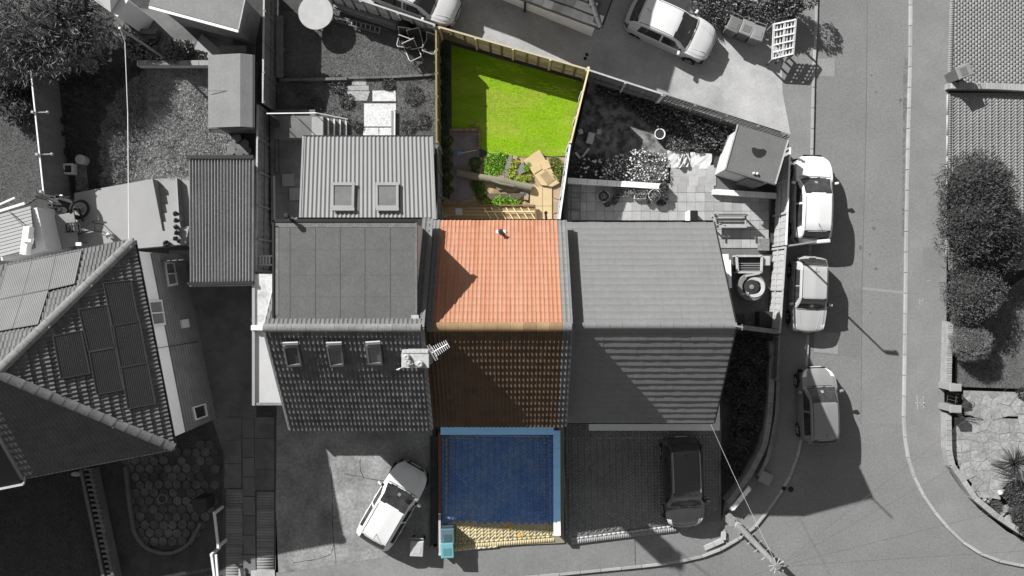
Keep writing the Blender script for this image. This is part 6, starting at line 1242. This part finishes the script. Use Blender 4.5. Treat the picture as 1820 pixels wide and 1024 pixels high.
for k, pts in enumerate(([(942, 332), (964, 332), (964, 366), (942, 366)], [(964.6, 332), (981, 332), (981, 366), (964.6, 366)], [(942, 366.6), (964, 366.6), (964, 396), (942, 396)], [(964.6, 366.6), (981, 366.6), (981, 396), (964.6, 396)])): ob('path_slab', MB().prism(pxpoly(pts, GM + .06), GM - .05, GM + .06 + k * .003), M_cc, cc_)
for pts in ([(984, 334), (999, 332), (997, 356), (984, 352)], [(984, 358), (996, 360), (994, 376), (983, 380)]): ob('path_slab', MB().prism(pxpoly(pts, GM + .04), GM - .05, GM + .04), mat('rubble_stone', (.25, .19, .13)), cc_)
dk = empty('timber_deck', W(870, 380, GM), 'low tan timber deck with slatted frame against orange roof', 'deck'); dkz = GM + .22; M_dk = mat('tan_deck', (.27, .19, .1), var=.15, fine=.15, orand=.12)
for k in range(5): ob('deck_board', MB().prism(pxpoly([(784, 367 + k * 6), (952, 367 + k * 6), (952, 372.4 + k * 6), (784, 372.4 + k * 6)], dkz), dkz - .05, dkz + random.uniform(0, .006)), M_dk, dk)
ob('deck_edge', MB().beam(W(784, 365, dkz + .06), W(951, 365, dkz + .06), .05, .1), mat('deck_edge', (.16, .1, .05), fine=.15), dk); ob('deck_edge', MB().beam(W(951, 365, dkz + .06), W(953, 392, dkz + .06), .05, .1), mat('deck_edge', (.16, .1, .05)), dk)
for k in range(7): ob('frame_slat', MB().beam(W(860 + k * 13, 369, dkz + .1), W(874 + k * 13, 391, dkz + .1), .04, .03), M_woodyl, dk)
ob('frame_slat', MB().beam(W(860, 376, dkz + .13), W(950, 376, dkz + .13), .04, .03), M_woodyl, dk)
ob('paper_sheet', MB().prism(pxpoly([(809, 370), (821, 370), (822, 382), (810, 383)], dkz + .02), dkz + .008, dkz + .02), mat('grey_paper', (.4, .41, .44)), label='square grey white panel lying on timber deck', cat='panel')
br_ = empty('broom', W(787, 380, GM), 'broom with pale head lying at the deck corner', 'broom'); ob('handle', MB().tube([W(784, 369, dkz + .1), W(787, 383, dkz + .1)], .018, 6), M_woodyl, br_); ob('broom_head', MB().beam(W(782, 386, dkz + .08), W(794, 385, dkz + .08), .09, .08), mat('broom_bristle', (.3, .3, .32)), br_, bev=.02)
vp_ = W(970, 380, GM + .6); ob('vent_pipe', MB().tube([W(971, 390, GM + .1), W(970, 380, GM + .75)], .05, 10).lathe(vp_.x, vp_.y + .02, [(.075, GM + .7), (.075, GM + .8), (.04, GM + .8), (.03, GM + .72)], 12), M_dark, label='short black vent pipe beside the path slabs', cat='pipe')
lp_ = empty('garden_lattice', W(788, 358, GM), 'small diamond lattice panel leaning in shaded corner', 'lattice')
for a, b in (((782, 352), (794, 352)), ((794, 352), (794, 364)), ((794, 364), (782, 364)), ((782, 364), (782, 352)), ((782, 358), (788, 352)), ((788, 352), (794, 358)), ((794, 358), (788, 364)), ((788, 364), (782, 358))): ob('lath', MB().beam(W(*a, GM + .4), W(*b, GM + .4), .04, .03), mat('olive_lath', (.17, .16, .09)), lp_)
# ---- left rear garden
wl_ = wall_path('garden_wall', 'thin low wall crossing the left rear lawn', [(497, 142), (560, 141), (617, 140)], .18, .12, M_dconc, z=GL); wall_path('garden_wall', 'low edging wall running right across rear lawn', [(620, 139), (700, 137), (772, 133)], .1, .09, M_dconc, z=GL)
wsl = px_sheet('slab_path', [(646, 160), (704, 160), (704, 260), (646, 260)], flat(GM + .42), M_soil, cuts=False)
for pts, m in (([(662, 161), (703, 161), (704, 180), (662, 180)], M_white_slab), ([(647, 184), (704, 184), (704, 196), (700, 196), (700, 225), (647, 225)], M_white_slab), ([(646, 227), (673, 227), (673, 262), (645, 262)], M_white_slab), ([(674, 227), (696, 227), (696, 262), (674, 262)], M_white_slab), ([(618, 153), (656, 152), (656, 161), (618, 161)], M_slab), ([(616, 162), (658, 162), (652, 179), (622, 179)], M_slab), ([(628, 141), (650, 140), (652, 152), (624, 152)], M_slab)):
    zz = GL + .03 + random.uniform(0, .01); ob('path_slab', MB().prism(pxpoly(pts, zz), zz - .06, zz), m, wsl, bev=.008)
for k, x in enumerate((697.3, 701.3)): ob('timber_post', MB().beam(W(x, 197, GL + .12), W(x - .3, 262, GL + .12), .075, .08), [M_binm, mat('pale_post', .42, fine=.1)][k], label=['grey post lying along right edge of white slabs', 'white post lying outermost beside white slabs'][k], cat='post')
rtb = W(561, 22, GL + .75); tbl = empty('round_table', (rtb.x, rtb.y, GL), 'round pale garden table at top edge of rear lawn', 'table'); ob('tabletop', MB().lathe(rtb.x, rtb.y, [(.7, GL + .7), (.73, GL + .73), (.72, GL + .755), (.01, GL + .757)], 40), mat('table_top', .3, var=.12, scale=2, fine=.1), tbl)
for k in range(4): a = k * math.pi / 2 + .4; ob('leg', MB().tube([(rtb.x + .3 * math.cos(a), rtb.y + .3 * math.sin(a), GL + .7), (rtb.x + .5 * math.cos(a), rtb.y + .5 * math.sin(a), GL)], .03, 6), M_dark, tbl)
ld = empty('ladder', W(640, 45, GL), 'grey ladder lying along fence beside round table', 'ladder'); l0, l1 = (W(590, 27, GL + .2), W(590, 36, GL + .2)), (W(678, 50, GL + .2), W(676, 60, GL + .2))
for k in (0, 1): ob('ladder_rail', MB().beam(l0[k], l1[k], .05, .07), M_dconc, ld)
for k in range(11): t = .03 + k * .094; ob('rung', MB().tube([l0[0].lerp(l1[0], t), l0[1].lerp(l1[1], t)], .02, 6), M_metal, ld)
tbm = empty('timber_stack', W(650, 30, GL), 'long grey timbers stacked below the lane fence', 'timber'); 
for k, (a, b) in enumerate((((592, 12), (706, 50)), ((594, 9), (707, 46)), ((640, 20), (708, 42)))): ob('timber', MB().beam(W(*a, GL + .25 + k * .1), W(*b, GL + .25 + k * .1), .2 - k * .05, .08), [M_wood, M_binm, M_wood][k], tbm)
bch = W(500, 75, GL + .4); bb = empty('long_bench', (bch.x, bch.y, GL), 'dark plank bench along panel fence by rear lawn', 'bench')
for k in range(3): ob('seat_plank', MB().beam(W(493.5 + k * 4, 28, GL + .45), W(493.5 + k * 4, 138, GL + .45), .085, .04), M_wood, bb)
for y in (35, 85, 130): p = W(498, y, GL + .4); ob('leg', MB().box(p.x, p.y, GL + .2, .25, .06, .42), M_wood, bb)
M_chf = mat('chair_frame', .34, fine=.05, rough=.4); M_chs = mat('chair_sling', .03, fine=.1)
def chair(label, px, py, rz):
    p = W(px, py, GL + .45); r_ = empty('garden_chair', (p.x, p.y, GL), label, 'chair', 'black sling garden chairs', rz); M = WM[r_]
    ob('seat', MB().box(0, 0, .43, .48, .46, .03), M_chs, r_, mw=M, bev=.01); ob('backrest', MB().add([(-.23, .24, .45), (.23, .24, .45), (.23, .42, .95), (-.23, .42, .95)], [(0, 1, 2, 3)]), M_chs, r_, mw=M)
    ob('frame', MB().tube([(-.26, .42, .95), (-.26, .24, .45), (-.27, -.22, .62), (-.22, -.3, .64), (.22, -.3, .64), (.27, -.22, .62), (.26, .24, .45), (.26, .42, .95), (-.26, .42, .95)], .02, 6), M_chf, r_, mw=M)
    for x in (-.25, .25):
        for y in (-.22, .24): ob('leg', MB().tube([(x, y, .45), (x * 1.08, y * 1.15, 0)], .017, 6), M_chf, r_, mw=M)
chair('black sling chair leftmost in cluster by slatted fence', 719, 74, R(-8)); chair('black sling chair second from left in cluster', 740, 76, R(12)); chair('black sling chair pulled out lowest on lawn', 735, 96, R(25)); chair('black sling chair turned against yellowish fence', 765, 84, R(-20)); chair('black sling chair at back touching slatted fence', 728, 56, R(160))
bg_ = W(722, 50, GL + .6); ob('covered_barbecue', MB().box(bg_.x - .1, bg_.y + .1, GL + .4, .7, .5, .8, -.3, .8), M_black, label='black covered barbecue behind sling chairs', cat='barbecue', bev=.08)
pot('black round tub at corner of landing', 488, 219, GL + .9, .18, .3, M_dark, False, 'pots of left house')
frm = empty('clothes_airer', W(491, 275, GL + .4), 'thin dark frame leaning on panel fence by patio', 'frame')
for a, b in (((489, 240), (495, 240)), ((495, 240), (496, 308)), ((488, 308), (496, 308)), ((489, 240), (488, 308))): ob('frame_bar', MB().tube([W(*a, GL + .6), W(*b, GL + .6)], .018, 5), M_black, frm)
ob('timber_post', MB().beam(W(487, 313, GL + 1.0), W(488, 390, GL + 1.0), .04, .1), M_metal, label='thin pale rail edging the dark patio by fence', cat='rail')
for k, (x, y) in enumerate(((525, 345), (512, 320))): ob('loose_slab', MB().box(*W(x, y, GL + .38), .5, .52, .05, .05), mat('patio_slab_dark', .14, fine=.1), label=['loose grey slab beside corrugated roof edge', 'loose grey slab further up dark patio'][k], cat='slab', group='loose slabs on dark patio')
lad = empty('step_ladder', W(466, 462, GL + .4), 'short pale wooden ladder rungs between shed and house', 'ladder')
for k in range(5): ob('rung', MB().beam(W(457 + k * 5.5, 456, GL + 1.5), W(457 + k * 5.5, 470, GL + 1.5), .05, .03), M_woodl, lad)
for y in (455, 471): ob('ladder_rail', MB().beam(W(455, y, GL + 1.47), W(483, y, GL + 1.47), .05, .06), M_woodl, lad)
# ---- far left garden
wall_path('garden_wall', 'pale capped wall above the overgrown lawn', [(245, 112), (372, 112)], .45, .22, M_render, z=GL, mcap=mat('wall_cap_pale', .2, fine=.12))
px_sheet('rear_patio', [(205, 10), (300, 20), (455, 60), (455, 112), (255, 112), (200, 60)], flat(GL + .02), M_dconc, cuts=False)
px_sheet('sunlit_paving', [(335, 108), (358, 60), (396, 92), (396, 108)], flat(GL + .03), M_terrace, cuts=False)
px_sheet('sunlit_paving', [(228, 66), (262, 88), (248, 108), (232, 90)], flat(GL + .03), M_terrace, cuts=False)
sd_ = empty('patio_steps', W(260, 60, GL), 'dark broad timber steps on top left patio', 'steps')
for k in range(3): ob('step', MB().prism(pxpoly([(244 + k * 9 - 6, 52 + k * 8), (280 + k * 1, 50 + k * 9), (276 - k, 60 + k * 9), (240 - k * 2, 60 + k * 8)], GL + .45 - k * .14), GL, GL + .45 - k * .14), M_dconc, sd_)
for k, (x, y) in enumerate(((344, 103), (358, 103))): pot('%s of two round pots by pale shed' % ('left' if k == 0 else 'right'), x, y, GL, .15, .3, M_potw, True, 'pots by the pale shed')
for k, (x, y) in enumerate(((190, 90), (190, 103))): pot('%s of two white rimmed pots under spiky tree' % ('upper' if k == 0 else 'lower'), x, y, GL + .3, .13, .25, M_potw, True, 'pots under the spiky tree')
for k, (x, y, w) in enumerate(((372, 45, .12), (388, 58, .14), (410, 64, .13), (398, 60, .12))): pot(['first', 'second', 'last', 'third'][k] + ' pot along wall of top left outbuilding', x, y, GL, w, .25, M_dark if k != 2 else M_potw, k != 2, 'pots along the outbuilding')
ob('plank_shelf', MB().beam(W(340, 45, GL + .3), W(415, 74, GL + .3), .18, .04), M_dconc, label='dark plank shelf below outbuilding gutter', cat='shelf')
for k in range(3): ob('timber_stake', MB().beam(W(331 + k * 3.5, 66, GL + .5), W(337 + k * 3, 98, GL + .3), .04, .04), M_binm, label=['left', 'middle', 'right'][k] + ' of three grey stakes leaning by sunlit paving', cat='stake', group='stakes by the paving')
ob('storage_chest', MB().box(*W(419, 91, GL + .45), 1.1, .3, .6), M_wood, label='grey wooden chest above the pale felt shed', cat='chest', bev=.02)
wpst = empty('washing_pole', W(300, 108, GL), 'tall pale washing line pole in far left garden', 'pole'); wp0 = W(300, 108, GL); ob('pole', MB().tube([wp0, wp0 + up * 4.0], .055, 10, .045), M_metal, wpst); wt = wp0 + up * 3.95
ob('washing_line', MB().tube([wt, W(222, 75, GL + 3.5), W(227, 200, GL + 3.2), W(229, 435, 4.9)], .016, 5), M_white, wpst)
px_sheet('garden_path', [(133, 290), (152, 288), (158, 338), (135, 340)], flat(GL + .03), M_conc2, cuts=False)
tp2 = W(141, 283, GL + .45); ob('round_stool', MB().lathe(tp2.x, tp2.y, [(.2, GL), (.21, GL + .4), (.18, GL + .45), (.01, GL + .46)], 16), M_binl, label='round pale stool at end of shaded path', cat='stool')
for k, (x, y) in enumerate(((108, 214), (108, 237), (115, 270))): pot(['upper', 'middle', 'lower'][k] + ' small dark pot at foot of long board fence', x, y, GL, .13, .25, M_dark, False, 'pots by the board fence')
sqp = W(120, 300, GL + .35); sq = empty('square_planter', (sqp.x, sqp.y, GL), 'square white planter at foot of long board fence', 'planter')
for dx, dy, w, h in ((-.2, 0, .07, .45), (.2, 0, .07, .45), (0, -.19, .33, .07), (0, .19, .33, .07)): ob('planter_side', MB().box(sqp.x + dx, sqp.y + dy, GL + .18, w, h, .36), M_potw, sq)
ob('compost', MB().box(sqp.x, sqp.y, GL + .12, .34, .32, .24), M_soil, sq)
cp = bl(125, 125, GL + .3, .3, .2); bush('garden_shrub', 'small pale flowering plant in shade above overgrown lawn', 'shrub', W(160, 120, GL), [bl(162, 118, GL + .2, .3, .2), bl(150, 112, GL + .2, .2, .2)], 500, .06, .04, leafmat('pale_petal', .3, .6), core=0)
bush('garden_shrub', 'pale flowering plant beside top of long board fence', 'shrub', W(75, 125, GL), [bl(72, 125, GL + .4, .35, .25), bl(90, 120, GL + .4, .25, .2)], 500, .06, .035, leafmat('pale_petal', .3, .6), core=0)
# recumbent trike, table and barrow on the terrace
tk = empty('tricycle', W(110, 370, tz), 'black tricycle with fat tyre parked on terrace corner', 'tricycle')
def ring(c, r, rr, ax, n=24):
    ax = Vector(ax).normalized(); a = ax.cross(up).normalized() if abs(ax.z) < .9 else Vector((1, 0, 0)); b = ax.cross(a); return [Vector(c) + a * r * math.cos(t) + b * r * math.sin(t) for t in [k * 2 * math.pi / n for k in range(n + 1)]]
w1 = W(141, 372, tz + .4); ob('wheel', MB().tube(ring(w1, .36, 0, (1, -.35, .5)), .07, 8), M_rubber, tk); ob('rim', MB().tube(ring(w1, .28, 0, (1, -.35, .5)), .02, 6), M_metal, tk)
for k in range(7): q = ring(w1, .28, 0, (1, -.35, .5), 7)[k]; ob('spoke', MB().tube([w1, q], .008, 4), M_metal, tk)
w2 = W(100, 368, tz + .35); ob('wheel', MB().tube(ring(w2, .3, 0, (.2, 1, .2)), .06, 8), M_rubber, tk)
ob('frame', MB().tube([W(64, 350, tz + .7), W(85, 355, tz + .6), W(120, 372, tz + .5), W(141, 372, tz + .4), W(148, 395, tz + .4)], .05, 8), M_black, tk); ob('handlebar', MB().tube([W(62, 348, tz + .95), W(100, 352, tz + .9), W(124, 350, tz + .9)], .03, 6), M_black, tk)
ob('seat', MB().box(*W(112, 368, tz + .55), .55, .5, .12, -.3), M_black, tk, bev=.04); ob('headlamp', MB().box(*W(105, 350, tz + .9), .36, .18, .1, -.05), M_metal, tk, bev=.04); ob('headlamp_glass', MB().box(*W(105, 350, tz + .952), .28, .11, .02, -.05), M_black, tk); ob('brake_cable', MB().tube([W(86, 356, tz + .8), W(93, 360, tz + .85), W(92, 367, tz + .8)], .016, 5), M_woodl, tk)
tbz = tz + .7; tb2 = empty('garden_table', W(118, 410, tz), 'grey wooden table beside tricycle on terrace', 'table'); ob('tabletop', MB().prism(pxpoly([(94, 384), (131, 377), (140, 436), (105, 444)], tbz), tbz - .05, tbz), M_binm, tb2, bev=.01)
for x, y in ((98, 388), (128, 382), (136, 430), (108, 438)): p = W(x, y, tbz); ob('leg', MB().box(p.x, p.y, (tz + tbz) / 2 - .05, .06, .06, tbz - tz - .08), M_dconc, tb2)
ob('box_lid', MB().prism(pxpoly([(72, 418), (97, 420), (104, 444), (76, 450)], tz + .3), tz, tz + .3), M_slab, label='pale low box lid left of terrace table', cat='box', bev=.02)
wbr = empty('garden_chair', W(140, 400, tz), 'dark slatted recliner chair standing over terrace table', 'chair')
for k in range(6): ob('seat_slat', MB().beam(W(117 + k * 5, 397, tz + .85), W(119 + k * 5, 413, tz + .85), .05, .03), M_black, wbr)
for y in (397, 413): ob('chair_rail', MB().tube([W(116, y, tz + .82), W(168, y - 3, tz + .75)], .02, 6), M_black, wbr)
ob('chair_frame', MB().tube([W(155, 398, tz + .75), W(167, 391, tz + .8), W(169, 408, tz + .75), W(140, 416, tz + .7)], .022, 6), M_black, wbr)
for x, y in ((120, 398), (121, 412), (165, 396), (166, 410)): p = W(x, y, tz + .8); ob('leg', MB().tube([p, (p.x, p.y, tz)], .02, 6), M_black, wbr)
stl = empty('watering_can', W(192, 418, tz), 'pale watering can on terrace near the roof edge', 'watering can'); cn = W(195, 419, tz + .2); ob('can_body', MB().lathe(cn.x, cn.y, [(.13, tz), (.14, tz + .26), (.05, tz + .28)], 14), M_binl, stl); ob('spout', MB().tube([cn + Vector((-.1, 0, 0)), cn + Vector((-.33, .05, .15))], .025, 6), M_binl, stl); ob('handle', MB().tube([cn + Vector((.1, 0, .1)), cn + Vector((.22, -.12, .08)), cn + Vector((.13, -.02, -.1))], .02, 6), M_binl, stl)
for k, (x, y) in enumerate(((312, 380), (313, 392), (313, 404), (314, 414), (312, 424), (318, 428), (296, 434))): pot(['topmost', 'second', 'third', 'fourth', 'fifth', 'sixth', 'bushy last'][k] + ' little pot down the terrace steps', x, y, tz + .0, .1 if k < 6 else .16, .2, M_potw if k in (4, 5) else M_pot, True, 'pots down the terrace steps', M_pri)
hx = empty('stone_pile', W(420, 252, GL), 'pile of hexagonal slabs and pots beside corrugated shed', 'stones')
hxm = MB().lathe(0, 0, [(.2, 0), (.2, .06), (.01, .061)], 6).mesh('hexagonal_slab', mat('hex_stone', .1, var=.15, fine=.15, orand=.15))
for k, (x, y) in enumerate(((418, 258), (430, 262), (412, 268), (426, 272), (440, 268), (436, 256), (422, 246))): link(bpy.data.objects.new('hexagonal_slab', hxm), hx, Matrix.Translation(W(x, y, GL + .05 + k * .015)) @ Matrix.Rotation(k * .3, 4, 'Z'))
px_sheet('sunlit_paving', [(403, 255), (412, 250), (442, 275), (405, 276)], flat(GL + .025), M_terrace, cuts=False)
# ---- bottom left: hexagon paving, brick strips, walls
hp = px_sheet('hexagon_paving', [(210, 800), (385, 780), (388, 900), (350, 960), (310, 978), (270, 978), (240, 960), (228, 900)], flat(GL + .004), M_soil, cuts=False)
hm2 = MB().lathe(0, 0, [(.21, -.03), (.205, .02), (.01, .021)], 6).mesh('hexagonal_stone', mat('hex_paving_stone', .07, var=.45, scale=2, fine=.3, fscale=9, orand=.3))
for i in range(12):
    for j in range(14):
        x, y = 208 + i * 16.5 + (j % 2) * 8.2, 790 + j * 14.3
        if in_poly(np.array([[x, y]]), [(212, 806), (384, 786), (386, 896), (348, 955), (310, 972), (270, 972), (243, 955), (230, 900)])[0] and random.random() > .08: link(bpy.data.objects.new('hexagonal_stone', hm2), hp, Matrix.Translation(W(x + random.uniform(-1, 1), y + random.uniform(-1, 1), GL + .02)) @ Matrix.Rotation(R(30) + random.uniform(-.12, .12) - .2, 4, 'Z') @ Matrix.Scale(random.uniform(.86, 1.04), 4, (1, 0, 0)) @ Matrix.Rotation(random.uniform(-.03, .03), 4, 'X'))
wall_path('garden_wall', 'rounded low kerb wall curling round hexagon paving', [(222, 830), (230, 900), (238, 950), (262, 978), (300, 986), (335, 970), (356, 930)], .15, .14, M_dconc, z=GL, mcap=mat('shade_coping', .09, fine=.2))
sw = empty('screen_block_wall', W(170, 930, GL), 'openwork block wall between lawn and hexagon paving', 'wall')
for k in range(22): 
    t = k / 21; a, b = W(150 + 42 * t, 834 + 190 * t, GL + .5), W(166 + 38 * t, 834 + 190 * t, GL + .5); ob('wall_block', MB().beam(a, b, .1, .14), mat('shade_block', .11, var=.2, fine=.2, orand=.15), sw)
for d0 in (0, 17): ob('wall_body', MB().beam(W(150 + d0, 832, GL + .25), W(192 + d0, 1030, GL + .25), .13, .6), mat('shade_block', .11), sw)
sb = px_sheet('shared_drive', [(396, 740), (490, 740), (490, 1040), (396, 1040)], flat(GL + .003), mat('drive_earth', .06, var=.2, fine=.2), cuts=False)
for x0, x1, y0, y1 in ((399, 429, 742, 868), (453, 487, 742, 872)):
    y = y0
    while y < y1: yy = min(y1, y + random.uniform(34, 60)); ob('drive_slab', MB().prism(pxpoly([(x0, y), (x1, y), (x1, yy - .8), (x0, yy - .8)], GL + .03), GL - .03, GL + .03 + random.uniform(0, .01)), M_dconc, sb); y = yy
y = 745
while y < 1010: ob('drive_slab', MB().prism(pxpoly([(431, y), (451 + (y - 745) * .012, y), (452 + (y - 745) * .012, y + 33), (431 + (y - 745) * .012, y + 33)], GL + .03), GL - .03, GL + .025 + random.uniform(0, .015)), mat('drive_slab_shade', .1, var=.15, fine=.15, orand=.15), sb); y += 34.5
M_bst = mat('drive_brick', .15, var=.15, fine=.2, irand=.2)
for x0, x1, y0, y1 in ((401, 431, 870, 1030), (456, 487, 874, 1012)):
    B = []; y = y0
    while y < y1: c = W((x0 + x1) / 2, y + 2.4, GL + .04); B.append((c.x, c.y, (x1 - x0) / 41.5, .115)); y += 4.9
    pavers('brick_strip', np.array(B), 0, flat(GL + .04), M_bst, sb)
for pts in ([(424, 1010), (436, 1010), (438, 1040), (424, 1040)], [(446, 1014), (488, 1013), (490, 1040), (446, 1040)]): ob('drive_slab', MB().prism(pxpoly(pts, GL + .04), GL - .03, GL + .045), M_conc, sb)
rw = empty('white_gate', W(382, 950, GL), 'white gate rails beside shaded shared drive', 'gate')
for a, b in (((381, 912), (388, 972)), ((376, 986), (381, 1024)), ((384, 986), (387, 1024))): ob('gate_rail', MB().beam(W(*a, GL + .9), W(*b, GL + .9), .09, .08), M_render, rw)
for x, y in ((381, 912), (388, 972), (376, 986)): p = W(x, y, GL + .9); ob('gate_post', MB().beam((p.x, p.y, GL), p + up * .05, .1, .1), M_render, rw)
ob('drive_bin', MB().box(*W(362, 893, GL + .5), .55, .5, .9, .1, 1.1), M_dark, label='dark storage bin beside hexagon paving', cat='bin', bev=.03)
pot('pale ringed pot standing on hexagon paving', 288, 887, GL, .2, .35, M_pot, False, 'pots of hipped house')
ob('stone_slab', MB().lathe(*W2(135, 843, GL + .1), [(.25, GL), (.22, GL + .1), (.01, GL + .11)], 12, 1, .45), M_binl, label='pale oval stone at foot of hipped house', cat='stone')

# hairline cracks in the left drive and thin joints
M_crk = mat('crack', .03, fine=.2)
for pts in ([(588, 832), (590, 870), (593, 960), (597, 1003)], [(522, 1000), (545, 996), (570, 994), (588, 985), (592, 968)], [(612, 842), (650, 850), (690, 856)], [(640, 815), (640, 830), (646, 850)]):
    q = [W(x + random.uniform(-1, 1), y + random.uniform(-1, 1), dzL(x, y) + .011) for x, y in pts]; q = [a.lerp(b, t) + Vector((random.uniform(-.02, .02), random.uniform(-.02, .02), 0)) for a, b in zip(q, q[1:]) for t in (0, .25, .5, .75)] + [q[-1]]
    mb = MB()
    for a, b in zip(q, q[1:]): d = (b - a).normalized(); n_ = Vector((-d.y, d.x, 0)) * random.uniform(.006, .014); mb.face([a - n_, b - n_, b + n_, a + n_])
    ob('drive_crack', mb, M_crk, kind='structure')
